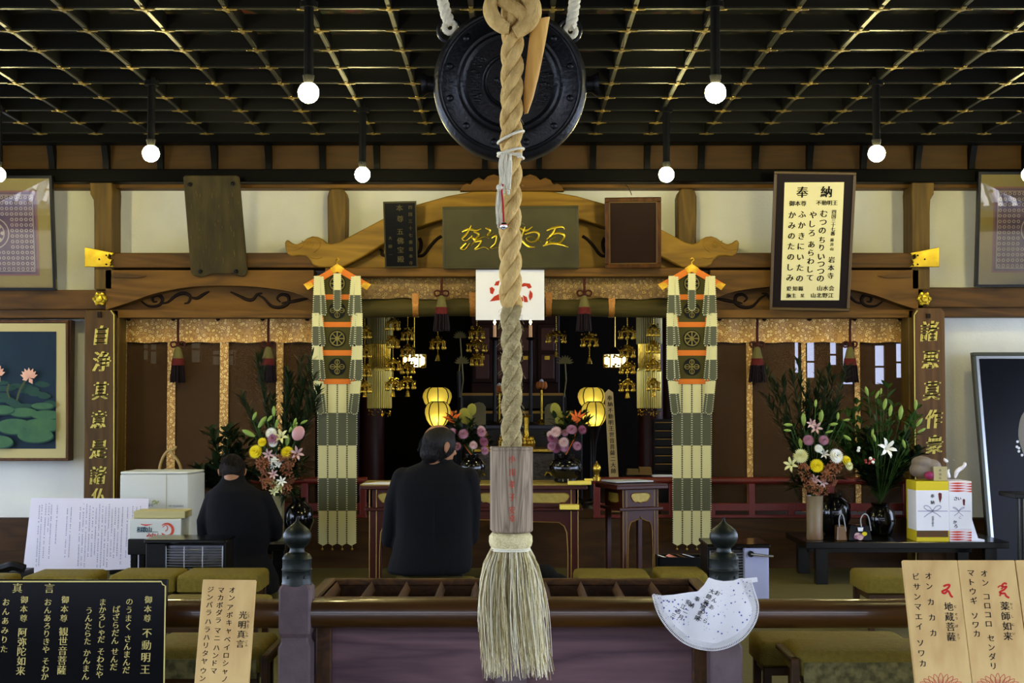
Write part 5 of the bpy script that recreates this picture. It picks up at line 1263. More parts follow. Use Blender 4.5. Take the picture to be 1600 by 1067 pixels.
# hanging box lanterns with lit panels
for s in (-1, 1):
    Y = 11.9; x = 647 if s < 0 else 961; k = Y / F
    t = thing('hanging_lantern', 'hexagonal gilt hanging lantern with lit panels, %s of the altar' % ('left' if s < 0 else 'right'), 'lantern', P(x, 580, Y), 'lit hanging lanterns')
    c = P(x, 564, Y); r = 17.5 * k
    g = G(); g.lathe(c, [(r * .92, -9 * k), (r * .92, 9 * k)], 6); ob(g, 'lit_pane', m_hotl, t)
    g = G(); g.lathe(c + Vector((0, 0, 10 * k)), [(r * 1.1, 0), (r * 1.12, 1.5 * k), (r * .5, 6 * k), (r * .2, 11 * k), (.001, 12 * k)], 6); ob(g, 'roof', m_dlac, t, bev=.002)
    g = G(); g.lathe(c + Vector((0, 0, -12 * k)), [(r * .8, 0), (r * 1.02, 1 * k), (r * 1.0, 2.4 * k), (.001, 2.5 * k)], 6); ob(g, 'base', m_orn, t)
    g = G()
    for j in range(6):
        a = j * PI / 3; v = Vector((r * math.cos(a), r * math.sin(a), 0)); a2 = a + PI / 3; v2 = Vector((r * math.cos(a2), r * math.sin(a2), 0))
        g.cyl(c + v + Vector((0, 0, -10 * k)), c + v + Vector((0, 0, 10 * k)), .007, n=6)
        R.seed(j)
        for q in range(9):
            u = R.uniform(.05, .95); zz = R.choice((-1, 1)) * R.uniform(5, 9) * k; g.ball(c + v.lerp(v2, u) + Vector((0, 0, zz)), (.013, .006, .010), 6, 4)
    ob(g, 'openwork_frame', m_orn, t, kind='stuff')
    ob(G().cyl(c + Vector((0, 0, 20 * k)), (c.x, Y, ZC + .2), .004, n=5), 'chain', m_orn, t)
# ribbed paper lanterns on stands
def paperlantern(x, y, Y, w, h, label):
    k = Y / F; c = P(x, y, Y); t = thing('paper_lantern', label, 'lantern', (c.x, Y, ZS), 'yellow paper lanterns by the altar')
    rx, rz = w / 2 * k, h / 2 * k; prof = [(rx * .42, -rz), (rx * .62, -rz * .86), (rx * .86, -rz * .45), (rx, .1 * rz), (rx * .96, rz * .45), (rx * .8, rz * .8), (rx * .5, rz)]
    ob(G().lathe(c, prof, 24, cap=True), 'paper_shade', m_shade, t, smooth=60)
    ob(G().ball(c + Vector((0, -rx * .55, -rz * .35)), .016, 10, 8), 'small_bulb', m_fil, t, smooth=60)
    g = G()
    for j in range(8):
        a = PI / 2 * -1 + j * PI / 4 + .12; g.tube([c + Vector((r * 1.01 * math.cos(a), r * 1.01 * math.sin(a), z)) for r, z in prof], .0045, 5)
    g.ring(c + Vector((0, 0, rz)), rx * .5, .006, 20, 6); g.ring(c - Vector((0, 0, rz)), rx * .42, .006, 20, 6); ob(g, 'rib', m_rod, t, kind='stuff')
    ob(G().lathe((c.x, Y, ZS), [(.10, 0), (.09, .03), (.018, .05), (.014, (c.z - rz - ZS) * .6), (.022, (c.z - rz - ZS) * .8), (.05, c.z - rz - ZS - .03), (.06, c.z - rz - ZS)], 16), 'stand', m_dlac, t, smooth=50)
paperlantern(683, 622, 12.0, 46, 34, 'yellow ribbed paper lantern left of the altar, behind its twin')
paperlantern(684, 647, 11.6, 41, 38, 'yellow ribbed paper lantern left of the altar, the front one above the seated man')
paperlantern(924, 622, 12.0, 44, 34, 'yellow ribbed paper lantern right of the altar, behind its twin')
paperlantern(928, 647, 11.6, 41, 38, 'yellow ribbed paper lantern right of the altar, the front one')
# middle altar table with brocade
Y = 11.9
t = thing('offering_altar', 'dark carved altar with gilt edge in the middle of the sanctum, behind the rope', 'altar', (0, Y + .3, ZS))
ob(G().box(Xp(742, Y), Xp(866, Y), Y, Y + .5, ZS, Zs(706, Y)), 'carved_body', mat('carved_dark_wood', C(46, 34, 20), .45, col2=C(20, 14, 9), scale=22, bump=.9, bscale=26), t, bev=.01)
ob(G().box(Xp(736, Y), Xp(872, Y), Y - .04, Y + .54, Zs(706, Y), Zs(701, Y)), 'gilt_top', m_orn, t, bev=.004)
g = G()
for x in (752, 856): g.tube([P(x + a, 735 + b, Y - .02) for a, b in ((-5, 8), (-2, 3), (3, 4), (6, 8))], .012, 6)
ob(g, 'gilt_foot', m_orn, t, smooth=60)
ob(G().box(Xp(690, 12.5), Xp(910, 12.5), 12.5, 12.9, ZS, Zs(668, 12.5)), 'rear_shelf', m_dlac, t, bev=.01)
ob(G().box(Xp(690, 12.5), Xp(910, 12.5), 12.47, 12.5, Zs(670, 12.5), Zs(664, 12.5)), 'rear_shelf_edge', mat('blue_glint_lacquer', C(20, 24, 50), .3), t, bev=.004)  # blue reflections on black lacquer are put into this edge colour
for x, w, lb in ((792, 30, 'gilt lotus-petal incense stand on the altar left of the rope'), (822, 30, 'gilt lotus-petal incense stand on the altar right of the rope')):
    k = Y / F; c = P(x, 700, Y + .1); t = thing('lotus_stand', lb, 'ornament', c, 'gilt lotus stands')
    ob(G().lathe(c, [(14 * k, 0), (15 * k, 2 * k), (10 * k, 5 * k), (6 * k, 9 * k), (4 * k, 30 * k), (5 * k, 48 * k), (9 * k, 52 * k), (.001, 53 * k)], 20), 'base', m_orn, t, smooth=40)
    g = G()
    for r0, n, z0 in ((15, 12, 4), (12, 10, 9)):
        for j in range(n):
            a = 2 * PI * j / n + r0; v = Vector((math.cos(a), math.sin(a), 0)); g.ball(c + v * (r0 * k * .8) + Vector((0, 0, (z0 + 4) * k)), (3.4 * k, 3.4 * k, 6 * k), 7, 5)
    ob(g, 'petal_row', m_orn, t, smooth=60, kind='stuff')
for x, y0, y1, Y, lb in ((760, 671, 700, 11.9, 'small gilt stupa-shaped pot on the altar left of the lotus stands'),):
    k = Y / F; h = (y1 - y0) * k; c = P(x, y1, Y)
    ob(G().lathe(c, [(.032, 0), (.030, .01), (.018, .02), (.03, .04 + h * .15), (.034, h * .45), (.02, h * .58), (.026, h * .62), (.012, h * .7), (.014, h * .78), (.006, h * .86), (.004, h), (.001, h)], 16), 'gilt_pot', m_orn, label=lb, cat='ornament', smooth=40)
for x, y in ((780, 612), (846, 606)):
    k = 12.9 / F; c = P(x, y, 12.9); t = thing('lotus_bowl', 'orange and gold lotus bowl on the rear shelf, %s of the rope' % ('left' if x < 800 else 'right'), 'ornament', (c.x, 12.9, Zs(664, 12.7)))
    ob(G().lathe((c.x, 12.9, Zs(664, 12.7)), [(.05, 0), (.04, .03), (.012, .05), (.012, c.z - Zs(664, 12.7) - .02), (.05, c.z - Zs(664, 12.7)), (.03, c.z - Zs(664, 12.7) + .01)], 14), 'stand', m_orn, t, smooth=50)
    g = G(); R.seed(3)
    for j in range(9):
        a = 2 * PI * j / 9; v = Vector((math.cos(a), math.sin(a), 0)); g.ball(c + v * (6 * k) + Vector((0, 0, 4 * k)), (3.4 * k, 3.4 * k, 6 * k), 7, 5)
    ob(g, 'petal', mat('orange_petal', C(200, 120, 60), .5), t, smooth=60, kind='stuff')
    ob(G().ball(c + Vector((0, 0, 8 * k)), (4 * k, 4 * k, 6 * k), 10, 6), 'white_bud', m_white, t, smooth=60)
for x, y0, y1 in ((748, 628, 667.5), (862, 630, 667.5)):
    pp = [(x - 11, y1), (x - 11, y0 + 8), (x - 7, y0 + 2), (x, y0), (x + 7, y0 + 2), (x + 11, y0 + 8), (x + 11, y1)]
    g = G().prism([P(a, b, 12.55) for a, b in pp], (0, .02, 0)); ob(g, 'arched_board', mat('pale_grey_board', C(128, 122, 96), .7), label='pale arched board standing on the altar shelf, %s of the rope' % ('left' if x < 800 else 'right'), cat='plaque', bev=.003)
# tall prayer stick
t = thing('prayer_stick', 'tall pale wooden prayer stick with brush writing right of the paper lanterns', 'plaque', P(957, 745, 10.95))
pp = [(945, 614), (951, 608), (958, 613), (970, 800), (955, 800)]
ob(G().prism([P(a, b, 10.95) for a, b in pp], (0, .02, 0)), 'board', mat('pale_old_wood', C(150, 132, 92), .7, bump=.2), t)
g = G(); fc = Face(P(955, 680, 10.95), (0, -1, 0), off=.002); fc.col(g, '奉納不動明王世音菩薩二大師', 952.5, 622, 958.5, 736, 8.5); ob(g, 'black_lettering', m_ink, t)
# books and papers on the ledge
for x0, x1, y0, y1, lb, mm in ((980, 999, 733, 742, 'low stack of brown books on the ledge behind the red railing', C(96, 78, 44)), (999, 1019, 730, 742, 'taller brown book box on the ledge behind the red railing', C(110, 84, 44))):
    Y = 10.92; a = P(x0, y1, Y); b = P(x1, y0, Y); g = G(); n = 3
    t = thing('book_stack', lb, 'books', ((a.x + b.x) / 2, Y + .06, a.z))
    for i in range(n):
        z0 = a.z + (b.z - a.z) * i / n; ob(G().box(a.x + .003 * i, b.x - .003 * i, Y, Y + .12, z0 + .0005, z0 + (b.z - a.z) / n - .001), 'book', mat('book_%d' % x0, mm, .7), t, bev=.001)
g = G(); a = P(975, 745, 10.88); b = P(1050, 742, 10.88); g.box(a.x, b.x, 10.84, 11.06, a.z - .02, a.z); ob(g, 'ledge', m_dlac, label='narrow dark ledge carrying books behind the red railing', cat='shelf')
g = G(); g.box(P(1020, 742, 10.9).x, P(1052, 742, 10.9).x, 10.87, 11.0, a.z + .0, a.z + .012); ob(g, 'open_book', m_white, label='white open book lying right of the book box', cat='book')
g = G(); g.box(a.x, a.x + .3, 10.98, 11.02, ZS, a.z - .02); ob(g, 'ledge_bracket', m_dlac, label='dark bracket under the book ledge', cat='bracket')
# slatted sutra shelf at right
t = thing('sutra_shelf', 'dark lacquered shelf of stacked drawers behind the right banner', 'shelf', P(1033, 745, 12.0)); Y = 12.0
ob(G().box(Xp(1022, Y), Xp(1060, Y), Y + .02, Y + .3, ZS, Zs(655, Y)), 'case', m_dlac, t)
for i in range(6): ob(G().pbox(1024, 1058, 661 + i * 13, 671 + i * 13, Y, Y + .02), 'drawer', m_dlac, t, bev=.004); ob(G().pbox(1024, 1058, 659.5 + i * 13, 660.7 + i * 13, Y - .004, Y + .02), 'gilt_strip', m_goldline, t)

# ------------------------------------------------------------------ red lacquer tables in front
m_tab = mat('maroon_lacquer', C(56, 19, 9), .38, spec=.3); m_gp = mat('gold_cloth_panel', C(168, 148, 66), .5, .3, col2=C(140, 120, 50), scale=40)
def altar_table(name, label, x0, x1, yt, Y, dep, cx=None, legs=True, rz=0, W=None, gilt_top=True):
    """table with a cusped apron; all in local metres about its own base"""
    a = P(x0, yt, Y); b = P(x1, yt, Y); w = (b.x - a.x) / 2; H = a.z - ZF
    c = Vector(((a.x + b.x) / 2, Y + dep / 2, ZF)); t = thing(name, label, 'table', c)
    d = dep / 2
    def lb(g, n, m, **k):
        g.v = [v + c for v in g.v]; return ob(g, n, m, t, **k)
    lb(G().box(-w, w, -d, d, H - .035, H - .006), 'table_top', m_tab, bev=.006)
    lb(G().box(-w + .004, w - .004, -d + .004, d - .004, H - .006, H), 'top_cloth', m_gp if gilt_top else m_tab)
    wi = w - .06; di = d - .04; z1 = H - .035; z0 = H - .16
    lb(G().box(-wi, wi, -di, -di + .02, z0, z1), 'front_frieze', m_tab, bev=.003)
    lb(G().box(-wi, wi, di - .02, di, z0, z1), 'back_frieze', m_tab)
    lb(G().box(-wi, -wi + .02, -di, di, z0, z1), 'side_frieze', m_tab); lb(G().box(wi - .02, wi, -di, di, z0, z1), 'side_frieze', m_tab)
    lb(G().box(-wi - .03, wi + .03, -di - .02, di + .02, z0 - .022, z0), 'middle_rail', m_tab, bev=.004)
    n = max(1, int(wi * 2 / .55)); pw = (2 * wi - .06) / n
    for i in range(n):
        q0 = -wi + .03 + i * pw + .035; q1 = q0 + pw - .07; zz0, zz1 = z0 + .03, z1 - .025; m_ = (q0 + q1) / 2; e = .03
        pts = [(q0, (zz0 + zz1) / 2 + .01), (q0 + .006, zz1 - .008), (q0 + e, zz1), (q1 - e, zz1), (q1 - .006, zz1 - .008), (q1, (zz0 + zz1) / 2 + .01), (q1 - .012, (zz0 + zz1) / 2 - .012), (q1 - e, zz0 + .006), (q1 - e * 1.8, zz0 + .008), (q1 - e * 2.4, zz0), (m_, zz0 + .004), (q0 + e * 2.4, zz0), (q0 + e * 1.8, zz0 + .008), (q0 + e, zz0 + .006), (q0 + .012, (zz0 + zz1) / 2 - .012)]
        lb(G().prism([(x, -di - .003, z) for x, z in pts], (0, .004, 0)), 'gold_panel', m_gp)
        g = G(); g.tube([(x, -di - .005, z) for x, z in pts + pts[:1]], .003, 4); lb(g, 'panel_edging', m_goldline)
    if dep > .3:
        lb(G().prism([(wi + .003, y, z) for y, z in ((-di + .06, z0 + .04), (-di + .07, z1 - .03), (di - .07, z1 - .03), (di - .06, z0 + .04), (di - .1, z0 + .03), (-di + .1, z0 + .03))], (-.004, 0, 0)), 'gold_panel', m_gp)
        lb(G().prism([(-wi - .003, y, z) for y, z in ((-di + .06, z0 + .04), (-di + .07, z1 - .03), (di - .07, z1 - .03), (di - .06, z0 + .04), (di - .1, z0 + .03), (-di + .1, z0 + .03))], (.004, 0, 0)), 'gold_panel', m_gp)
    lw = .055 if w > .3 else .036
    for sx in (-1, 1):
        for sy in (-1, 1):
            x = sx * (wi - lw / 2); y = sy * (di - lw / 2)
            l = lb(G().box(x - lw / 2, x + lw / 2, y - lw / 2, y + lw / 2, 0, z0 - .022), 'leg', m_tab, bev=.004)
            g = G()
            for ex in (-1, 1): g.cyl((x + ex * (lw / 2 - .004), -di - .001 if sy < 0 else di, 0), (x + ex * (lw / 2 - .004), -di - .001 if sy < 0 else di, z1), .0028, n=4)
            lb(g, 'gilt_edge_line', m_goldline)
    # cusped apron between the legs
    A0, A1 = -wi + lw, wi - lw; za = z0 - .022; mm = (A0 + A1) / 2; f_ = min(1, (A1 - A0) / .5); cu = [(A0, .0), (A0, -.30), (A0 + .018 * f_, -.30), (A0 + .026 * f_, -.15), (A0 + .045 * f_, -.105), (A0 + .08 * f_, -.08), (A0 + (mm - A0) * .58, -.072), (A0 + (mm - A0) * .76, -.064), (mm - .03 * f_, -.062), (mm, -.042)]
    pts = [(x, za + z) for x, z in cu]; pts += [(A0 + A1 - x, z) for x, z in reversed(pts[:-1])]
    lb(G().prism([(x, -di + .004, z) for x, z in pts], (0, .016, 0)), 'cusped_apron', m_tab)
    g = G(); ed = [(A0 + .018 * f_, -.60)] + cu[2:]; ed = [(x, max(za + z, .02)) for x, z in ed]; ed += [(A0 + A1 - x, z) for x, z in reversed(ed[:-1])]
    g.tube([(x, -di + .001, z) for x, z in ed], .0032, 4); lb(g, 'apron_edging', m_goldline)
    g = G()
    for ex in (A0 + .012, A1 - .012): pass
    t.rotation_euler.z = rz
    return t
m_ybar = mat('bright_gold_cloth', C(226, 204, 88), .5)
tb = altar_table('altar_table', 'long maroon lacquer altar table with gold panels and cusped apron in front of the sanctum', 562, 918, 757, 9.5, .5)
side = altar_table('side_stand', 'small maroon lacquer stand with gold panels turned slightly, right of the altar table', 945, 1035, 757, 9.62, .36, rz=.38, gilt_top=False)
ob(G().pbox(875, 905, 789, 796, 9.44, 9.56), 'gold_bar', m_ybar, tb)
zt_ = P(0, 757, 9.5).z
g = G(); a = P(566, 757, 9.52); g.prism([(a.x, 9.53, zt_ + .001), (a.x + .2, 9.51, zt_ + .001), (a.x + .24, 9.72, zt_ + .001), (a.x + .1, 9.75, zt_ + .001)], (0, 0, .004)); ob(g, 'prayer_sheet', m_white, label='white sheet of paper lying on the left end of the altar table', cat='paper')
g = G(); a = P(984, 757, 9.8); M = Matrix.Translation((a.x, 9.84, zt_ + .003)) @ Matrix.Rotation(.42, 4, 'Z'); g.box(-.16, .14, -.1, .12, -.002, .006, M); ob(g, 'sutra_paper', mat('grey_paper', C(176, 180, 186), .7), label='grey-white papers lying on the small side stand', cat='paper')
g = G(); a = P(905, 757, 9.4); g.box(a.x - .075, a.x + .085, 9.44, 9.50, zt_ - .015 + .016, zt_ + .026); g.box(a.x + .04, a.x + .1, 9.47, 9.52, zt_ + .026, zt_ + .04); ob(g, 'folded_gold_cloth', m_ybar, label='folded gold cloth at the right end of the altar table', cat='cloth', bev=.004)
# vases with flowers on the altar table
m_blkgl = mat('black_glazed_vase', C(7, 7, 10), .12, spec=.5)
m_leafd = mat('dark_leaf', C(30, 44, 20), .5, col2=C(20, 32, 14), scale=9); m_leaf = mat('green_leaf', C(58, 88, 34), .5, col2=C(38, 62, 24), scale=9); m_leafl = mat('light_green_bud', C(128, 152, 72), .5); m_stem = mat('green_stem', C(48, 66, 28), .6)
m_pink = mat('mauve_petal', C(168, 118, 136), .7, col2=C(128, 84, 104), scale=30); m_wht = mat('white_petal', C(226, 226, 214), .6); m_yelp = mat('yellow_petal', C(220, 200, 30), .6); m_rust = mat('rust_petal', C(150, 96, 62), .6, col2=C(96, 56, 34), scale=20)
m_lpink = mat('pink_white_petal', C(176, 134, 134), .6, col2=C(206, 180, 176), scale=30); m_crm = mat('cream_petal', C(206, 206, 150), .6); m_org = mat('orange_bract', C(206, 96, 34), .5)
def leafblade(g, p, d, L, w, bend=.25, up=Vector((0, 0, 1))):
    """a bent leaf with a midrib fold"""
    p = Vector(p); d = Vector(d).normalized(); s = d.cross(up); s = s.normalized() if s.length > .05 else Vector((1, 0, 0)); n = s.cross(d)
    L5 = ((0, .08), (.25, .8), (.5, 1), (.75, .7), (1, .02)); vs = []
    for t, k in L5:
        c = p + d * (L * t) - up * (bend * L * t * t); vs += [c - s * (w * k) + n * (w * .25 * k), c, c + s * (w * k) + n * (w * .25 * k)]
    g.add(vs, [f for i in range(4) for f in ((3 * i, 3 * i + 1, 3 * i + 4, 3 * i + 3), (3 * i + 1, 3 * i + 2, 3 * i + 5, 3 * i + 4))])
def mum(g, c, r, d=Vector((0, -1, .35)), n=26, flat=.55):
    """a chrysanthemum head: whorls of strap petals on a small core"""
    c = Vector(c); d = Vector(d).normalized(); u = d.orthogonal().normalized(); v = d.cross(u)
    for lay, (k, e, m) in enumerate(((1, .12, n), (.85, .45, n - 5), (.62, .8, n - 10), (.36, 1.15, n - 15))):
        for i in range(m):
            a = 2 * PI * (i + .5 * lay) / m; o = u * math.cos(a) + v * math.sin(a); q = (o * math.cos(e) + d * math.sin(e)); s = d.cross(o) * (r * .13)
            b = c + d * (r * .12 * lay); g.add([b - s * .5, b + q * (r * k * .6) - s + d * (r * .05), b + q * (r * k), b + q * (r * k * .6) + s + d * (r * .05), b + s * .5], [(0, 1, 2, 3, 4)])
    g.ball(c + d * r * .15, r * .34, 8, 5)
def lily(g, c, r, d, n=6):
    c = Vector(c); d = Vector(d).normalized(); u = d.orthogonal().normalized(); v = d.cross(u)
    for i in range(n):
        a = 2 * PI * i / n; o = u * math.cos(a) + v * math.sin(a); s = d.cross(o); w = r * .20; P_ = [(0, .05, -.7), (.15, .6, -.25), (.5, 1, .15), (.85, .7, .22), (1.1, .05, .05)]; vs = []
        for q, k, h in P_:
            b = c + o * (r * q) + d * (r * h); vs += [b - s * (w * k) + d * (r * .04), b, b + s * (w * k) + d * (r * .04)]
        g.add(vs, [f for i2 in range(4) for f in ((3 * i2, 3 * i2 + 1, 3 * i2 + 4, 3 * i2 + 3), (3 * i2 + 1, 3 * i2 + 2, 3 * i2 + 5, 3 * i2 + 4))])
def bud(g, c, d, L, w):
    c = Vector(c); d = Vector(d).normalized(); g.tube([c, c + d * L * .25, c + d * L * .6, c + d * L * .85, c + d * L], [w * .4, w * .85, w, w * .6, w * .08], 7)
def spray(t, base, Y, dy, seed, n, spread, hmin, hmax, mm, name='leaf_spray', L=.12, w=.014, px_=None):
    """leafy stems fanning out of the vase mouth"""
    R.seed(seed); g = G(); gs = G(); base = Vector(base)
    for i in range(n):
        a = R.uniform(-1, 1) * spread; h = R.uniform(hmin, hmax) * math.cos(a * .8); b = R.uniform(-.35, .35)
        tip = base + Vector((math.sin(a) * h, b * h * .5, h * math.cos(a)))
        mid = base.lerp(tip, .5) + Vector((0, 0, .03)); pts = [base, mid, tip]; pts = [Vector(p) for p in smoothpts([tuple(p) for p in pts], 4)]
        gs.tube(pts, .0022, 4)
        for j in range(3, len(pts)):
            for q in range(3):
                e = R.uniform(0, 2 * PI); dd = (pts[j] - pts[j - 1]).normalized() * .8 + Vector((math.cos(e), math.sin(e) * .6, R.uniform(-.2, .4))); leafblade(g, pts[j], dd, L * R.uniform(.6, 1.2), w * R.uniform(.7, 1.2), R.uniform(0, .4))
    ob(gs, 'stem', m_stem, t, kind='stuff'); ob(g, name, mm, t, kind='stuff')
for x, sgn, vy in ((737, -1, 744), (884, 1, 748)):
    Y = 9.75; k = Y / F; c = P(x, vy + 5, Y); c.z = zt_ + .001
    t = thing('altar_flower_vase', 'black vase of mauve flowers and bird-of-paradise on the altar table, %s of the rope' % ('left' if x < 800 else 'right'), 'flowers', c)
    hs = 1.0 if sgn > 0 else .8
    ob(G().lathe(c, [(16 * k * hs, 0), (18 * k * hs, 2 * k), (17 * k * hs, 6 * k), (25 * k * hs, 16 * k), (26 * k * hs, 24 * k), (22 * k * hs, 33 * k), (13 * k * hs, 38 * k), (14 * k * hs, 43 * k), (12 * k * hs, 43 * k), (11 * k * hs, 38 * k)], 28), 'vase', m_blkgl, t, smooth=50)
    b = c + Vector((0, 0, 42 * k)); spray(t, b, Y, 0, 40 + x, 16, .9, .1, .34, m_leafd, L=.09, w=.016)
    R.seed(x)
    for i in range(13 if sgn > 0 else 9):
        g = G(); a = R.uniform(-1, 1); e = P(x + a * 26 - (4 if sgn < 0 else 0), R.uniform(668, 706), Y - .08 + R.uniform(-.03, .05)); mum(g, e, R.uniform(.030, .045), (a * .5, -1, .3), 20); ob(g, 'mauve_blossom', (m_pink, m_pink, m_lpink, mat('dusky_rose_petal', C(120, 66, 88), .7))[i % 4], t)
    xo = 704 if sgn < 0 else 898
    g = G(); p = P(xo + 4, 660, Y)
    for q in range(5): a = -1.1 + q * .45; g.tube([p, p + Vector((math.sin(a) * .05, -.01, .05 * math.cos(a) + .01)), p + Vector((math.sin(a) * .09, -.01, math.cos(a) * .09))], [.012, .010, .001], 5, flat=.4)
    g.tube([b, (b + p) / 2 + Vector((.02 * sgn, 0, 0)), p], .004, 5); ob(g, 'bird_of_paradise', m_org, t, smooth=60)
    for i, (dx, yy, r) in enumerate(((-16, 640, .05), (-8, 655, .055), (4, 650, .04)) if sgn > 0 else ((-10, 650, .06), (0, 640, .045))):
        g = G(); e = P(x + dx, yy, Y + .03); M = Matrix.Rotation(.4 * i - .3, 3, 'Y'); g.ball(e, (r * .75, .006, r), 10, 6, M); g.tube([b, (b + e) / 2, e], .003, 4); ob(g, 'yellow_green_leaf', mat('yellow_green_leaf', C(120, 116, 40), .5), t, smooth=60)
# ------------------------------------------------------------------ people, seen from behind
m_suit = mat('black_suit_cloth', C(7, 7, 9), .9, bump=.2, bscale=60); m_coat = mat('navy_black_coat', C(6, 6, 10), .9, bump=.2, bscale=60)
m_trou = mat('black_trousers', C(6, 6, 7), .9); m_skin = mat('skin', C(150, 106, 76), .55); m_hair = mat('black_hair', C(18, 14, 12), .5, bump=.6, bscale=200, stretch=(1, 1, .2)); m_hair2 = mat('brown_black_hair', C(26, 19, 14), .5, bump=.6, bscale=200)
def cap(g, p0, p1, r0, r1, n=16, flat=1.0, up=None):
    p0, p1 = Vector(p0), Vector(p1); d = (p1 - p0); L = d.length or 1e-6; d /= L; pts = []; rs = []
    for a in (-85, -60, -35, -12): pts.append(p0 + d * (r0 * math.sin(math.radians(a)))); rs.append(r0 * math.cos(math.radians(a)))
    for a in (12, 35, 60, 85): pts.append(p1 + d * (r1 * math.sin(math.radians(a)))); rs.append(r1 * math.cos(math.radians(a)))
    g.tube(pts, rs, n, flat=flat, up=up)
def remesh(o, vox=.010, it=5):
    m = o.modifiers.new('remesh', 'REMESH'); m.mode = 'VOXEL'; m.voxel_size = vox; m.use_smooth_shade = True
    s = o.modifiers.new('smooth', 'SMOOTH'); s.factor = .5; s.iterations = it
    return o
def hand(g, w, d, up, r=1.0, curl=.5, s=1):
    """palm, four bent fingers of different lengths and a thumb from the side"""
    w = Vector(w); d = Vector(d).normalized(); up = Vector(up).normalized(); sd = d.cross(up).normalized() * s
    cap(g, w, w + d * .07 * r, .026 * r, .030 * r, flat=.6, up=tuple(sd))
    for i, L in enumerate((.070, .080, .075, .058)):
        b = w + d * .085 * r + sd * ((i - 1.5) * .019 * r); m = b + (d * math.cos(curl) - up * math.sin(curl)) * L * .5 * r; e = m + (d * math.cos(2 * curl) - up * math.sin(2 * curl)) * L * .5 * r
        cap(g, b, m, .0090 * r, .0085 * r, 8); cap(g, m, e, .0085 * r, .0072 * r, 8)
    b = w + d * .03 * r - sd * .028 * r; m = b + (d * .7 - sd * .6 - up * .2).normalized() * .04 * r; cap(g, b, m, .012 * r, .010 * r, 8); cap(g, m, m + (d * .9 - up * .3).normalized() * .03 * r, .010 * r, .008 * r, 8)
def head(g, c, M, k=1.0):
    """skull, jaw, brow, nose, lips, chin, ears; local +y is the way the face looks"""
    c = Vector(c); T = lambda x, y, z: c + M @ Vector((x * k, y * k, z * k))
    g.ball(T(0, -.012, .025), (.076 * k, .094 * k, .090 * k), 24, 16, M)
    g.ball(T(0, .030, -.030), (.058 * k, .062 * k, .078 * k), 20, 14, M)
    g.ball(T(0, .070, -.082), (.024 * k, .020 * k, .020 * k), 12, 8, M)
    cap(g, T(-.03, .078, .022), T(.03, .078, .022), .012 * k, .012 * k)
    cap(g, T(0, .086, .012), T(0, .104, -.020), .007 * k, .012 * k); g.ball(T(0, .100, -.024), (.016 * k, .010 * k, .009 * k), 10, 6, M)
    cap(g, T(-.018, .083, -.050), T(.018, .083, -.050), .007 * k, .007 * k); cap(g, T(-.015, .081, -.060), T(.015, .081, -.060), .007 * k, .007 * k)
    for s in (-1, 1):
        g.ball(T(s * .030, .068, -.016), (.022 * k, .016 * k, .016 * k), 10, 8, M)
    return T
def ears(g, T, M, k):
    for s in (-1, 1):
        g.ball(T(s * .086, -.004, -.004), (.009 * k, .020 * k, .033 * k), 12, 8, M @ Matrix.Rotation(s * .3, 3, 'Z'))
        g.ring(T(s * .092, -.006, .004), .015 * k, .005 * k, 14, 6, M @ Matrix.Rotation(PI / 2 + s * .25, 3, 'Y'))
        g.ball(T(s * .080, .000, -.030), (.006 * k, .008 * k, .010 * k), 8, 6, M)
def face_bits(t, T, M, k, parent):
    g = G()
    for s in (-1, 1): g.ball(T(s * .030, .080, .000), (.011 * k, .008 * k, .006 * k), 10, 6, M)
    ob(g, 'eye', mat('eye_white_dark', C(40, 30, 24), .3), parent, smooth=60)
    g = G()
    for s in (-1, 1): cap(g, T(s * .016, .089, .022), T(s * .042, .080, .024), .004 * k, .003 * k, 6)
    ob(g, 'eyebrow', m_hair, parent, smooth=60)
# --- the man on the stool
MY = 8.0; k = MY / F
H0 = P(687, 697, MY - .02)
t = thing('person', 'person in a black suit with thinning hair, seated back turned, head turned right', 'person', (P(675, 800, MY).x, MY + .1, ZF))
def p_(x, y, dy=0.0): return P(x, y, MY + dy)
g = G(); Mh = Matrix.Rotation(-1.0, 3, 'Z') @ Matrix.Rotation(-.22, 3, 'X')
T = head(g, H0, Mh, 1.04); ears(g, T, Mh, 1.04)
cap(g, T(0, -.03, -.06), p_(682, 738, .02), .055, .062)
cap(g, p_(680, 745, .02), p_(672, 800, .04), .10, .10)
# forearms and hands forward, resting over the thighs
for s, ex, ey in ((-1, 612, 842), (1, 738, 836)):
    e = p_(ex, ey, .10); w = p_(ex + (-s) * 22, ey + 8, .36); cap(g, e, w, .040, .030); hand(g, w, (-s * .4, .85, -.15), (0, .15, 1), 1.0, .45, s)
body = remesh(ob(g, 'body', m_skin, t, smooth=60), .007, 3)
face_bits(t, T, Mh, 1.04, body)
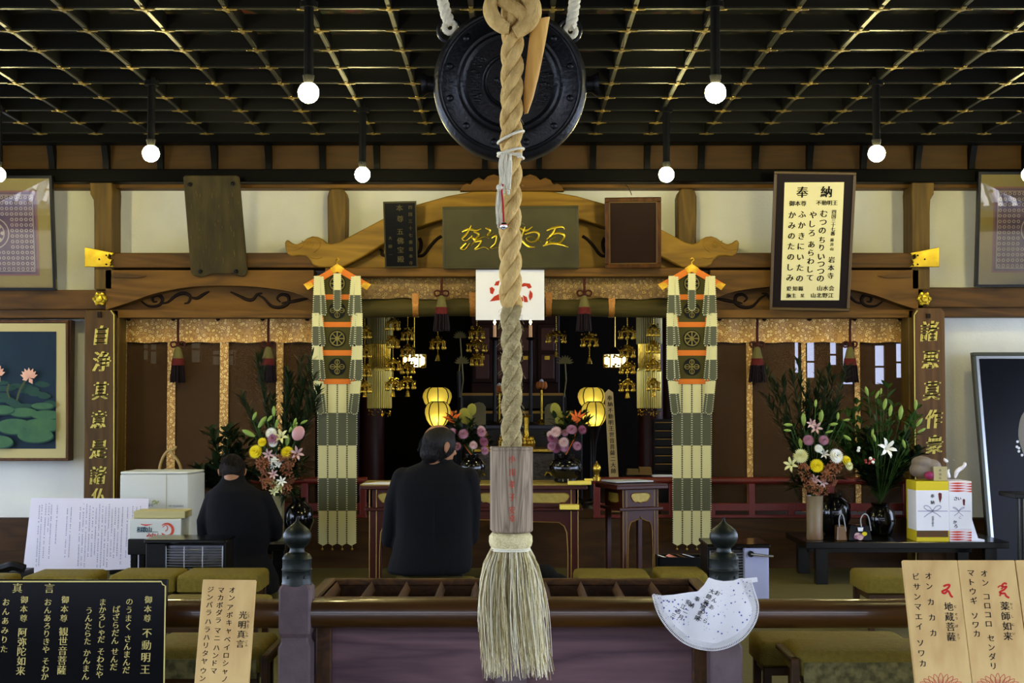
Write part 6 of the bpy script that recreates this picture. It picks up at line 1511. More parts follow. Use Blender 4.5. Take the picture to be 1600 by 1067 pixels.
# jacket
g = G()
def ring_(x0, x1, y, d0, d1, n=24, pw=.85):
    a = p_(x0, y); b = p_(x1, y); c = (a + b) / 2; w = (b.x - a.x) / 2
    out = []
    for j in range(n):
        u = 2 * PI * j / n; cs, sn = math.cos(u), math.sin(u); cs = math.copysign(abs(cs) ** pw, cs); sn = math.copysign(abs(sn) ** pw, sn)
        out.append(Vector((c.x + w * cs, MY + (d0 + d1) / 2 + (d1 - d0) / 2 * sn, c.z)))
    return out
g.rings([ring_(664, 706, 707, -.05, .06), ring_(663, 706, 713, -.06, .06), ring_(658, 708, 722, -.07, .07), ring_(640, 722, 729, -.095, .09), ring_(625, 733, 738, -.11, .11), ring_(617, 739, 752, -.125, .13), ring_(616, 740, 775, -.13, .15), ring_(618, 738, 805, -.125, .16), ring_(618, 737, 835, -.12, .17), ring_(612, 738, 862, -.13, .20), ring_(606, 738, 882, -.14, .22), ring_(603, 735, 893, -.14, .22), ring_(606, 728, 896, -.12, .20)])
for s, sx, sy, ex, ey in ((-1, 630, 748, 609, 842), (1, 731, 748, 735, 838)):
    cap(g, p_(sx, sy, .0), p_((sx + ex) / 2 + s * 3, (sy + ey) / 2 - 10, .03), .068, .062); cap(g, p_((sx + ex) / 2 + s * 3, (sy + ey) / 2 - 10, .03), p_(ex, ey, .08), .060, .052); cap(g, p_(ex, ey, .08), p_(ex - s * 20, ey + 7, .32), .052, .040)
jk = remesh(ob(g, 'suit_jacket', m_suit, t, smooth=60), .010, 4)
g = G(); c = (p_(664, 712) + p_(704, 712)) / 2; c.y = MY + .0
g.lathe(c + Vector((0, 0, -.03)), [(.080, 0), (.074, .022), (.070, .036), (.064, .036), (.066, 0)], 24); ob(g, 'collar', m_suit, jk, smooth=50)
g = G()
g.tube([p_(678, y, -.135 - (.004 if y > 850 else 0)) for y in (770, 800, 830, 860)], .0022, 4); ob(g, 'back_seam', m_suit, jk, smooth=60)
# trousers: thighs forward, shins down, shoes
g = G()
for s in (-1, 1):
    hx = 668 + s * 24
    h = p_(hx, 876, .04); kn = h + Vector((s * .05, .42, .01)); an = Vector((kn.x, kn.y + .05, ZF + .07)); cap(g, h, kn, .085, .062); cap(g, kn, an, .058, .042)
remesh(ob(g, 'trousers', m_trou, t, smooth=60), .011, 4)
for s in (-1, 1):
    hx = 668 + s * 24; h = p_(hx, 876, .04); kn = h + Vector((s * .05, .42, .01)); g = G(); cap(g, (kn.x, kn.y + .05, ZF + .045), (kn.x, kn.y + .22, ZF + .038), .045, .036, flat=.85); remesh(ob(g, 'sock_foot', m_trou, t, smooth=60), .008, 3)
# hair: a fringe round a bald crown
g = G(); kk = 1.04
def hairT(x, y, z): return H0 + Mh @ Vector((x * kk, y * kk, z * kk))
g.ball(hairT(.006, -.012, .012), (.083 * kk, .100 * kk, .099 * kk), 24, 14, Mh); g.ball(hairT(0, -.045, -.045), (.068 * kk, .062 * kk, .066 * kk), 20, 12, Mh)
g.ball(hairT(0, .030, .075), (.055 * kk, .045 * kk, .030 * kk), 16, 10, Mh)
hr = ob(g, 'hair', m_hair, t, smooth=60); remesh(hr, .007, 3)
g = G(); R.seed(77)
for i in range(420):
    a = R.uniform(0, 2 * PI); z = R.uniform(-.06, .07); rr = math.sqrt(max(0, 1 - (z / .085) ** 2)); p0 = hairT(.084 * rr * math.cos(a), -.018 + .098 * rr * math.sin(a), z)
    if (Mh.inverted() @ (p0 - H0)).y > .045: continue
    dn = Mh @ Vector((R.uniform(-.2, .2), -.25, -1)).normalized(); g.tube([p0, p0 + dn * .016, p0 + dn * .034], [.0012, .001, .0003], 3)
ob(g, 'hair_strand', m_hair, hr, kind='stuff')
# --- the woman at the left
WY_ = 8.95; H1 = P(360, 738, WY_)
t = thing('person', 'person with short dark hair in a navy-black coat, bent forward on the floor', 'person', (P(372, 850, WY_).x, WY_ + .1, ZF))
def w_(x, y, dy=0.0): return P(x, y, WY_ + dy)
g = G(); Mw = Matrix.Rotation(.12, 3, 'Z') @ Matrix.Rotation(-.75, 3, 'X'); T = head(g, H1 + Vector((0, .06, 0)), Mw, .95); ears(g, T, Mw, .95)
cap(g, T(0, -.03, -.055), w_(362, 764, .0), .048, .055); cap(g, w_(364, 770, .02), w_(372, 820, .02), .09, .10)
for s, ex, ey in ((-1, 322, 832), (1, 428, 832)):
    e = w_(ex, ey, .06); w = w_(ex - s * 28, ey + 12, .30); cap(g, e, w, .034, .027); hand(g, w, (-s * .5, .8, -.1), (0, .1, 1), .92, .5, s)
bw = remesh(ob(g, 'body', m_skin, t, smooth=60), .007, 3); face_bits(t, T, Mw, .95, bw)
g = G(); k9 = WY_ / F
def ringw(x0, x1, y, d0, d1, n=24, pw=.88):
    a = w_(x0, y); b = w_(x1, y); c = (a + b) / 2; w = (b.x - a.x) / 2; out = []
    for j in range(n):
        u = 2 * PI * j / n; cs, sn = math.cos(u), math.sin(u); cs = math.copysign(abs(cs) ** pw, cs); sn = math.copysign(abs(sn) ** pw, sn)
        out.append(Vector((c.x + w * cs, WY_ + (d0 + d1) / 2 + (d1 - d0) / 2 * sn, c.z)))
    return out
g.rings([ringw(346, 378, 742, .0, .13), ringw(344, 381, 749, -.045, .11), ringw(340, 388, 756, -.07, .10), ringw(328, 406, 766, -.11, .12), ringw(322, 418, 785, -.13, .14), ringw(322, 424, 810, -.14, .15), ringw(326, 422, 840, -.14, .15), ringw(336, 416, 865, -.15, .18), ringw(332, 424, 885, -.19, .26), ringw(330, 432, 905, -.22, .32), ringw(334, 432, 922, -.22, .32), ringw(340, 425, 926, -.2, .3)])
for s, sx, sy, ex, ey in ((-1, 333, 778, 320, 832), (1, 413, 780, 430, 834)):
    cap(g, w_(sx, sy), w_(ex, ey - 18, .02), .056, .054); cap(g, w_(ex, ey - 18, .02), w_(ex, ey, .05), .054, .050); cap(g, w_(ex, ey, .05), w_(ex - s * 26, ey + 10, .28), .048, .036)
remesh(ob(g, 'coat', m_coat, t, smooth=60), .010, 4)
g = G()
for s in (-1, 1): cap(g, w_(380 + s * 26, 912, -.1), w_(380 + s * 40, 914, .36), .07, .075); cap(g, w_(380 + s * 40, 922, .3), w_(380 + s * 18, 924, -.26), .045, .035)
remesh(ob(g, 'trousers', m_trou, t, smooth=60), .011, 4)
g = G(); kk = .95; Hc = H1 + Vector((0, .06, 0))
g.ball(Hc + Mw @ Vector((0, -.022, .018)) * kk, (.086 * kk, .100 * kk, .092 * kk), 24, 14, Mw); g.ball(Hc + Mw @ Vector((0, -.055, -.025)) * kk, (.074 * kk, .06 * kk, .06 * kk), 20, 12, Mw)
hr = remesh(ob(g, 'hair', m_hair2, t, smooth=60), .007, 3)
g = G(); R.seed(78)
for i in range(420):
    a = R.uniform(PI, 2 * PI); z = R.uniform(-.06, .085); rr = math.sqrt(max(0, 1 - (z / .095) ** 2)); p0 = Hc + Mw @ (Vector((.087 * rr * math.cos(a), -.022 + .101 * rr * math.sin(a), .018 + z)) * kk)
    dn = Mw @ Vector((R.uniform(-.3, .3), -.2, -1)).normalized(); g.tube([p0, p0 + dn * .02, p0 + dn * .04], [.0013, .001, .0003], 3)
ob(g, 'hair_strand', m_hair2, hr, kind='stuff')
# ------------------------------------------------------------------ low stools
m_vel = mat('olive_velour', C(116, 100, 34), .9, col2=C(92, 80, 26), scale=50, bump=.5, bscale=220, contrast=.3)
m_floral = mat('olive_floral_cloth', C(112, 104, 62), .85, col2=C(74, 70, 38), scale=24, bump=.9, bscale=30, contrast=.1)
m_stw = wood('dark_stool_wood', C(40, 25, 14), C(64, 42, 24), 'x', 9, rough=.45)
def rbox(g, hx, hy, z0, z1, r=.025, n=4, puff=.008):
    """a cushion: rounded box with a puffed top"""
    rs = []; prof = [(-r * .9, z0), (0, z0 + r * .5), (0, z1 - r), (-r * .3, z1 - r * .3), (-r, z1)]
    def loop(ins, z):
        out = []; cr = max(r * 1.2 + ins * .0, .01)
        for cx, cy, a0 in ((hx - cr, hy - cr, 0), (-hx + cr, hy - cr, PI / 2), (-hx + cr, -hy + cr, PI), (hx - cr, -hy + cr, 3 * PI / 2)):
            for i in range(n + 1):
                a = a0 + PI / 2 * i / n; out.append(Vector((cx + (cr + ins) * math.cos(a), cy + (cr + ins) * math.sin(a), z)))
        return out
    L = [loop(i, z) for i, z in prof]
    L.append([p * 1.0 for p in [Vector((q.x * .6, q.y * .6, z1 + puff)) for q in loop(-r, z1)]])
    g.rings(L)
def stool(x0, x1, yback, Yb, dep, label, floral=False, rz=0.0, h=None):
    a = P(x0, yback, Yb); b = P(x1, yback, Yb); hx = (b.x - a.x) / 2; H = a.z - ZF; c = Vector(((a.x + b.x) / 2, Yb - dep / 2, ZF)); hy = dep / 2
    t = thing('padded_stool', label, 'stool', c, 'low padded stools')
    def lb(g, n, m, par=t, **k): g.v = [v + c for v in g.v]; return ob(g, n, m, par, **k)
    g = G(); rbox(g, hx, hy, H - .11, H - .004, puff=.004); cu = lb(g, 'cushion', m_vel, smooth=50)
    if floral:
        g = G(); g.box(-hx + .02, hx - .02, -hy - .004, -hy + .01, H - .125, H - .045); lb(g, 'floral_valance', m_floral, bev=.003)
    lb(G().box(-hx + .03, hx - .03, -hy + .02, hy - .02, H - .145, H - .11), 'seat_rail', m_stw, bev=.003)
    for sx in (-1, 1):
        for sy in (-1, 1):
            x, y = sx * (hx - .035), sy * (hy - .035); lb(G().box(x - .017, x + .017, y - .017, y + .017, 0, H - .11), 'leg', m_stw, bev=.003)
        x = sx * (hx - .035); lb(G().box(x - .012, x + .012, -hy + .04, hy - .04, .03, .055), 'foot_rail', m_stw)
    if floral:
        for sx in (-1, 1):
            x = sx * (hx + .012); lb(G().box(x - .016, x + .016, -hy - .01, -hy + .03, 0, H - .03), 'front_post', m_stw, bev=.004); lb(G().box(x - .016, x + .016, -hy, hy, H - .05, H - .03), 'side_rail', m_stw, bev=.004)
    t.rotation_euler.z = rz; return t
stool(-70, 36, 893, 8.0, .34, 'olive padded stool cut by the left edge, below the white notice sheet')
stool(66, 170, 887, 8.12, .36, 'olive padded stool in front of the white notice sheet, behind the black sign')
stool(196, 296, 885, 8.12, .36, 'olive padded stool in front of the left heater, behind the black sign corner')
stool(298, 422, 885, 8.12, .36, 'olive padded stool behind the single wooden prayer board, near the bent person')
stool(262, 428, 926, 7.05, .36, 'olive padded stool in the second row, just above the rail left of the box')
stool(618, 744, 898, 8.12, .36, 'olive padded stool on which the man in black sits')
stool(895, 1008, 886, 8.12, .36, 'olive padded stool right of the rope tassel, below the small side stand')
stool(1018, 1094, 883, 8.2, .36, 'olive padded stool behind the right onion-capped post')
stool(1326, 1452, 885, 8.12, .40, 'olive padded stool in front of the black table, left of the wooden boards')
stool(262, 436, 985, 5.95, .40, 'olive padded stool under the rail left of the box, behind the wooden prayer board', True)
stool(60, 240, 985, 5.95, .40, 'olive padded stool under the rail hidden behind the black sign', True)
stool(1168, 1398, 983, 6.05, .3, 'olive padded stool under the rail, right behind the floral one')
stool(1222, 1432, 994, 5.70, .32, 'olive padded stool with a floral cloth front, nearest at the lower right', True)
# dark coat bundle
g = G(); c = P(852, 898, 8.3); c.z = ZF + .12
for dx, dz, rx, rz_ in ((-.02, .10, .10, .09), (.06, .06, .09, .07), (-.07, .05, .09, .08), (.02, .0, .14, .07), (.10, .01, .07, .05)): g.ball((c.x + dx, c.y + dx * .4, c.z + dz), (rx, .10, rz_), 14, 10)
g.box(c.x - .13, c.x + .16, c.y - .08, c.y + .10, ZF, c.z)
remesh(ob(g, 'dark_bag', m_suit, label='soft black bag lying behind the tassel below the altar table', cat='bag'), .010, 6)
# small black tray of papers under the right stand
t = thing('paper_tray', 'low black tray of white and red papers on the floor below the right banner', 'tray', P(1062, 882, 9.3)); c = P(1062, 882, 9.3); c.z = ZF
zt2 = Zp(868, 9.3)
g = G(); w = 36 * 9.3 / F
for a, b, d, e in ((-w, w, -.1, -.088), (-w, w, .088, .1), (-w, -w + .012, -.1, .1), (w - .012, w, -.1, .1), (-w, w, -.1, .1)):
    g.box(c.x + a, c.x + b, 9.3 + d, 9.3 + e, ZF, zt2 if e - d < .05 or b - a < .05 else ZF + .01)
ob(g, 'tray', m_blackf, t, bev=.002)
for i, (dx, rz_, mm) in enumerate(((-.10, .2, m_white), (-.05, -.3, mat('pink_paper', C(190, 120, 110), .7)), (.02, .1, mat('brown_paper', C(90, 60, 30), .7)), (.07, .3, m_white))):
    M = Matrix.Translation((c.x + dx, 9.3, zt2 - .01 + i * .002)) @ Matrix.Rotation(rz_, 4, 'Z') @ Matrix.Rotation(.3, 4, 'Y'); ob(G().box(-.035, .035, -.05, .05, -.002, .002, M), 'paper', mm, t)
# ------------------------------------------------------------------ heaters
m_hgrey = mat('blue_grey_enamel', C(156, 160, 184), .4); m_wire = mat('heater_wire', C(150, 150, 150), .35, .8)
def heater(x0, x1, xs, ytop, Y, dep, label, left):
    a = P(x0, ytop, Y); b = P(x1, ytop, Y); c = Vector(((a.x + b.x) / 2, Y + dep / 2, ZF)); H = a.z - ZF; hx = (b.x - a.x) / 2; hy = dep / 2
    t = thing('oil_heater', label, 'heater', c)
    def lb(g, n, m, par=t, **k): g.v = [v + c for v in g.v]; return ob(g, n, m, par, **k)
    lb(G().box(-hx - .01, hx + .01, -hy - .01, hy + .01, H - .022, H), 'top_plate', m_blkgl, bev=.005)
    xs_ = P(xs, ytop, Y).x - c.x
    lb(G().box(-hx, hx, -hy + .05, hy, 0, H - .022), 'cabinet', m_blackf, bev=.004)
    if left:
        lb(G().box(-hx, xs_, -hy, -hy + .055, 0, H - .022), 'dark_side', m_blackf, bev=.004); g0, g1 = xs_ + .005, hx - .01
    else:
        p = lb(G().box(xs_, hx, -hy, -hy + .055, 0, H - .022), 'front_panel', m_hgrey, bev=.004); g0, g1 = -hx + .01, xs_ - .005
        kx = xs_ + .035
        lb(G().cyl((kx, -hy - .02, H - .055), (kx, -hy, H - .055), .018, n=16), 'knob', m_blackf, smooth=40)
        lb(G().tube([(kx, -hy - .018, H - .055), (kx + .07, -hy - .03, H - .062), (kx + .125, -hy - .035, H - .066)], .007, 8), 'handle', m_chrome, smooth=60)
    lb(G().box(g0, g1, -hy + .045, -hy + .052, .04, H - .04), 'reflector', mat('heater_reflector', C(120, 124, 140), .18, 1.0))
    g = G(); n = int((H - .08) / .016)
    for i in range(n):
        z = .05 + i * .016; g.tube([(g0 + (g1 - g0) * u / 8, -hy + .01 - .028 * math.sin(PI * u / 8), z) for u in range(9)], .0022, 4)
    for u in (0, 2.7, 5.3, 8): x = g0 + (g1 - g0) * u / 8; g.cyl((x, -hy + .008 - .028 * math.sin(PI * u / 8), .04), (x, -hy + .008 - .028 * math.sin(PI * u / 8), H - .04), .003, n=5)
    lb(g, 'wire_guard', m_wire, kind='stuff')
heater(228, 350, 258, 843, 8.2, .28, 'black-topped oil heater with a curved wire guard at the left, beside the bent person', True)
heater(1107, 1201, 1163, 850, 8.0, .34, 'oil heater with a blue-grey front panel and lever behind the right post', False)
# ------------------------------------------------------------------ low black tables
m_tblk = mat('black_table', C(8, 8, 8), .22, spec=.4)
def lowtable(x0, x1, yf, Yf, Yb, label, legs):
    z = Zp(yf, Yf); a = P(x0, yf, Yf).x; b = P(x1, yf, Yf).x; t = thing('low_black_table', label, 'table', ((a + b) / 2, (Yf + Yb) / 2, ZF))
    ob(G().box(a, b, Yf, Yb, z - .045, z), 'table_top', m_tblk, t, bev=.004)
    for x in legs:
        xx = P(x, 900, Yf + .03).x
        for y in (Yf + .03, Yb - .10): ob(G().box(xx, xx + .085, y, y + .07, ZF, z - .045), 'leg', m_tblk, t, bev=.004)
    ob(G().box(P(legs[0], 900, Yf).x + .02, P(legs[-1], 900, Yf).x + .02, (Yf + Yb) / 2 - .02, (Yf + Yb) / 2 + .02, z - .11, z - .045), 'stretcher', m_tblk, t)
    return z
zr = lowtable(1260, 1578, 847, 9.63, 10.36, 'long low black table under the flowers and gift boxes at the right', (1275, 1540))
zl = lowtable(120, 446, 850, 9.55, 10.3, 'long low black table under the boxes and flowers at the left', (130, 425))
# ------------------------------------------------------------------ boxes at the left
m_card = mat('white_cardboard', C(196, 198, 188), .8, bump=.1, bscale=30); m_cards = mat('cardboard_edge', C(150, 140, 104), .8)
Y = 9.62
a = P(188, 737, Y); b = P(294, 737, Y)
t = thing('white_carton', 'large white department-store carton standing on the left black table', 'box', ((a.x + b.x) / 2, Y + .2, zl))
ob(G().prism([(a.x, Y, zl), (b.x, Y, zl), (b.x + .045, Y + .32, zl), (a.x + .02, Y + .32, zl)], (0, 0, a.z - zl - .02)), 'carton', m_card, t, bev=.004)
g = G(); zz = a.z - .018; g.prism([(a.x, Y, zz), (b.x, Y, zz), (b.x + .045, Y + .32, zz), (a.x + .02, Y + .32, zz)], (0, 0, .018)); ob(g, 'lid_flap', m_card, t, bev=.006)
fc = Face((0, Y, 0), (0, -1, 0), off=.003); g = G()
for i, ch in enumerate('MITSUKOSHI'): fc.put(g, ch, 208 + i * 3.4, 789, 5.2, bold=0)
for i, ch in enumerate('MITSUKOSHI'): fc.put(g, ch, 265.5 + i * 2.3, 790.5, 3.2, bold=0)
ob(g, 'grey_blue_lettering', mat('grey_blue_ink', C(90, 100, 130), .7), t)
g = G(); fc.stroke(g, smoothpts([(238, 785), (241, 782), (245, 785), (248, 783)], 3), 2.2); fc.stroke(g, smoothpts([(240, 788), (243, 786), (246, 788)], 3), 1.6); ob(g, 'green_mark', mat('olive_green_ink', C(150, 160, 100), .7), t)
g = G(); fc.stroke(g, [(260, 740), (260, 836)], .8); ob(g, 'carton_seam', m_cards, t)
# mikan box in front
Y2 = 8.97
a = P(201.5, 842, Y2); b = P(283, 842, Y2); zt3 = Zp(811, Y2)
t = thing('mandarin_box', 'small white fruit box with blue-green and red lettering in front of the white carton', 'box', ((a.x + b.x) / 2, Y2 + .12, a.z))
ob(G().box(a.x, b.x, Y2, Y2 + .22, a.z, zt3), 'box_body', m_card, t, bev=.003)
l0, l1 = P(207.5, 798, Y2 - .0).x, P(288, 798, Y2).x
ob(G().box(l0, l1, Y2 + .02, Y2 + .22, zt3 + .003, Zp(799, Y2)), 'cream_lid', mat('cream_lid', C(178, 168, 118), .8), t, bev=.003)
fc = Face((0, Y2, 0), (0, -1, 0), off=.002)
g = G(); fc.col(g, '和歌山', 217, 827, 233, 827, 8.5, bold=.08); fc.stroke(g, [(213.5, 831), (247, 831)], .8); ob(g, 'teal_lettering', mat('teal_ink', C(30, 70, 84), .7), t)
g = G(); fc.col(g, 'みかん', 232.5, 836, 247, 836.5, 8.5, bold=.08); fc.stroke(g, [(220, 819), (228, 820.5), (238, 819)], [1.2, 2.2, .5]); ob(g, 'red_lettering', mat('red_ink', C(190, 60, 40), .7), t)
g = G(); fc.stroke(g, [(260 + 10 * math.cos(u), 828 - 10 * math.sin(u)) for u in [PI * .75 - i * PI * 1.4 / 20 for i in range(21)]], [1 + 3.2 * math.sin(PI * i / 20) for i in range(21)])
fc.shape(g, [(252, 832), (260, 836), (266, 834), (262, 838), (254, 837)]); fc.stroke(g, smoothpts([(254, 824), (259, 820), (262, 826), (258, 830)], 3), 1.2); ob(g, 'round_mark', mat('red_ink2', C(196, 74, 50), .7), t)
g = G(); x_ = P(0, 0, 1); u0, u1 = P(204, 843, Y2).x, P(300, 843, Y2).x; zq = a.z
g = G().box(P(203, 843, 9.0).x, P(203, 843, 9.0).x + .36, 8.95, 9.22, zq - .10, zq); g.box(P(206, 850, 9.0).x, P(206, 850, 9.0).x + .04, 8.97, 9.0, ZF, zq - .1); g.box(P(206, 850, 9.0).x + .30, P(206, 850, 9.0).x + .34, 8.97, 9.0, ZF, zq - .1); g.box(P(206, 850, 9.0).x, P(206, 850, 9.0).x + .04, 9.17, 9.2, ZF, zq - .1); g.box(P(206, 850, 9.0).x + .30, P(206, 850, 9.0).x + .34, 9.17, 9.2, ZF, zq - .1)
ob(g, 'small_black_stand', m_tblk, label='small black stand carrying the white fruit box', cat='stand', bev=.003)
# cord-tied bag behind the carton
t = thing('cloth_bag', 'beige cloth bag with knotted cord handles behind the white carton', 'bag', P(263, 760, 10.1))
m_bag = mat('beige_cloth', C(150, 126, 78), .85, bump=.5, bscale=60)
g = G(); zb_ = zl; c = P(264, 742, 10.12); g.ball((c.x, 10.15, (c.z + zb_) / 2 + .02), (.13, .11, (c.z - zb_) / 2 - .01), 18, 12); remesh(ob(g, 'bag_body', m_bag, t), .012, 2)
g = G()
for pp in ([(249, 740), (250, 728), (256, 712), (264, 704), (270, 708)], [(284, 738), (280, 724), (272, 712), (264, 704), (258, 709)], [(264, 704), (272, 702), (275, 697)], [(247, 741), (262, 733), (278, 736), (290, 742)], [(252, 741), (266, 737), (284, 740)]):
    g.tube([P(a, b, 10.02) for a, b in smoothpts(pp, 4)], .010, 7)
ob(g, 'cord_handle', m_bag, t, smooth=60)
ob(G().box(P(-30, 900, 9.2).x, P(120, 900, 9.2).x, 9.16, 9.34, ZF, P(60, 899, 9.27).z), 'low_bench', m_tblk, label='low dark bench carrying the left end of the notice sheet', cat='bench', bev=.004)
# printed notice sheet leaning on the table
t = thing('notice_sheet', 'large white board printed with fine columns of text, leaning at the left behind the stools', 'sign', P(130, 897, 8.9))
cs = [(49, 778, 9.4), (233, 779, 9.4), (228, 885, 9.0), (36, 900, 8.9)]
pts = [P(*c) for c in ((49, 778, 9.42), (232, 779, 9.42))]; n = Vector((0, -1, .28)).normalized()
c3 = hit(229, 887, pts[0], n); c4 = hit(35, 898, pts[0], n)
ob(G().prism([pts[0], pts[1], c3, c4], -n * .008), 'sheet', mat('blue_white_sheet', C(200, 196, 206), .7), t)
fc = Face(pts[0], n, off=.002); g = G(); R.seed(12)
cols_x = [62, 66, 72, 77, 81, 90, 96, 106, 112, 121, 126, 131, 136, 141, 146, 151, 156, 161, 166, 171, 176, 181, 186]
for i, x in enumerate(cols_x + [192, 200, 208, 214, 220]):
    if x in (96, 121): continue
    y = 786 + R.uniform(0, 8); ye = R.choice((800, 830, 850, 872, 884)) if x < 105 else R.choice((884, 886, 870)); u = 0
    while y < ye:
        L = R.choice((1.0, 1.4, 1.8)); sl = (y - 786) * .045 * (1 if x > 120 else 1.3)
        if R.random() < .85: xx = x - sl; fc.shape(g, [(xx - .7, y), (xx + .7, y), (xx + .7, y + L), (xx - .7, y + L)])
        y += L + R.uniform(.8, 1.6)
ob(g, 'fine_print_lettering', mat('fine_print', C(120, 124, 150), .8), t)
g = G(); a = P(-20, 888, 8.6); g.tube([P(x, y, 8.7) for x, y in smoothpts([(-40, 892), (0, 889), (20, 884), (38, 889)], 4)], .03, 8); g.box(P(-60, 890, 8.7).x, P(36, 890, 8.7).x, 8.68, 8.9, ZF, Zp(893, 8.7)); ob(g, 'dark_case', m_blackf, label='dark case on the floor at the left edge', cat='case', smooth=40)

# ------------------------------------------------------------------ flower arrangements
def vase_fl(c, label, k, dark=False, x=0):
    return thing('flower_arrangement', label, 'flowers', c)
m_cer = mat('speckled_grey_vase', C(128, 122, 84), .35, col2=C(84, 78, 48), scale=12, stretch=(1, 1, .3), coat=.3, contrast=.2); m_cer2 = mat('brown_green_vase', C(134, 122, 92), .35, col2=C(104, 72, 44), scale=5, stretch=(1, 1, .6), coat=.3, contrast=.2)
def at3(x, y, Y, dy=0): return P(x, y, Y + dy)
def arrangement(cx, base_y, Y, zbase, vm, vw, vh, label, sh, seed_, items, buds, tall, fern=True):
    k = Y / F; c = P(cx, base_y, Y); c.z = zbase + .001; t = vase_fl(c, label, k)
    H = vh * k; w = vw * k
    ob(G().lathe(c, [(w * .92, 0), (w, .01), (w * .95, H * .2), (w * .98, H * .6), (w * 1.02, H * .97), (w * 1.08, H), (w * .95, H), (w * .88, H * .9)], 28), 'vase', vm, t, smooth=50)
    b = c + Vector((0, 0, H)); R.seed(seed_)
    # dark evergreen backing: upright feathery fronds
    g = G()
    for i in range(tall[0]):
        a = R.uniform(-1, 1) * tall[2]; h = tall[1] * k * R.uniform(.55, 1.0) * (1 - .5 * abs(a)); top_ = b + Vector((math.sin(a) * h, .08 + R.uniform(-.05, .08), h * math.cos(a)))
        m_ = b.lerp(top_, .5) + Vector((0, .05, .02)); pts = [Vector(q) for q in smoothpts([tuple(b), tuple(m_), tuple(top_)], 6)]; g.tube(pts, .0025, 4)
        for j in range(3, len(pts)):
            for q in range(7):
                e = R.uniform(0, 2 * PI); dd = (pts[j] - pts[j - 1]).normalized() + Vector((math.cos(e), math.sin(e) * .6, 0)) * .8; leafblade(g, pts[j].lerp(pts[j - 1], R.random()), dd, .10 * R.uniform(.6, 1.1), .007 * R.uniform(.8, 1.4), .1)
    ob(g, 'evergreen_frond', m_leafd, t, kind='stuff')
    spray(t, b, Y, 0, seed_ + 1, 20, 1.25, .12, .34, m_leafd, L=.10, w=.014)
    for x, y, r, kind, col in items:
        p = P(x, y, Y - .10 + R.uniform(-.02, .03)); g = G(); dx = (x - cx) / 60; rr = r * k
        if kind == 'm': mum(g, p, rr, (dx * .6, -1, .35))
        elif kind == 'l': lily(g, p, rr, (dx * .8 + R.uniform(-.3, .3), -1, R.uniform(.0, .5)))
        elif kind == 'c':
            for q in range(7): e = R.uniform(0, 2 * PI); lily(g, p + Vector((rr * .6 * math.cos(e), R.uniform(-.01, .01), rr * .6 * math.sin(e))), rr * .6, (math.cos(e) * .5, -1, math.sin(e) * .5), 5)
        elif kind == 'h': g.ball(p, (rr * .8, .012, rr), 10, 7, Matrix.Rotation(.5, 3, 'Y'))
        ob(g, {'m': 'chrysanthemum', 'l': 'lily', 'c': 'blossom_cluster', 'h': 'anthurium'}[kind], col, t, smooth=40)
        g2 = G(); g2.tube([b + Vector((R.uniform(-.02, .02), 0, -.02)), b.lerp(p, .6) + Vector((0, .03, .02)), p + Vector((0, .015, 0))], .003, 4); ob(g2, 'flower_stem', m_stem, t)
    g = G(); g2 = G()
    for x, y, L, ang in buds:
        p = P(x, y, Y - .06 + R.uniform(-.03, .03)); a = math.radians(ang); d = Vector((math.sin(a), -.1, math.cos(a))); bud(g, p, d, L * k, L * k * .2)
        g2.tube([b, b.lerp(p, .55) + Vector((0, .02, .03)), p], .0028, 4)
        for q in range(4):
            tt = R.uniform(.55, .98); leafblade(g2, b.lerp(p, tt), Vector((R.uniform(-1, 1), R.uniform(-.5, .2), R.uniform(.2, 1))), .09, .009, .2)
    ob(g, 'lily_bud', m_leafl, t, smooth=60, kind='stuff'); ob(g2, 'bud_stem', m_leaf, t, kind='stuff')
    return t
# right arrangement in the speckled vase
arrangement(1273, 841, 9.8, zr, m_cer2, 13, 68, 'tall bouquet of white, yellow and rust flowers in a ceramic vase, right table', 1, 101,
            [(1263, 688, 9.5, 'm', m_pink), (1287, 688, 9, 'm', m_pink), (1275, 668, 10, 'l', m_lpink), (1268, 662, 8, 'l', m_lpink), (1251, 713, 13, 'm', m_crm), (1276, 728, 12, 'm', m_yelp), (1306, 713, 13, 'm', m_wht), (1279, 701, 7.5, 'm', m_wht), (1288, 709, 8, 'l', m_wht),
             (1255, 733, 9, 'c', m_rust), (1261, 746, 9, 'c', m_rust), (1298, 735, 11, 'c', m_rust), (1306, 728, 10, 'c', m_rust), (1292, 745, 10, 'c', m_rust), (1265, 760, 9, 'c', m_rust), (1290, 765, 8, 'c', m_rust), (1277, 765, 9, 'c', m_rust), (1299, 752, 8, 'c', m_rust),
             (1273, 749, 8, 'l', m_lpink), (1286, 754, 8, 'l', m_lpink), (1273, 757, 7, 'l', m_lpink), (1236, 726, 12, 'l', m_crm), (1322, 720, 9, 'm', m_yelp), (1326, 728, 8, 'm', m_crm)],
            [(1256, 665, 20, -4), (1282, 660, 20, 5), (1274, 636, 12, 3), (1238, 664, 14, -88), (1236, 673, 12, -85), (1309, 656, 12, 2), (1295, 664, 14, 82), (1290, 676, 12, 75), (1318, 680, 14, 125), (1252, 700, 16, -10), (1318, 657, 10, 80)],
            (20, 250, .42))
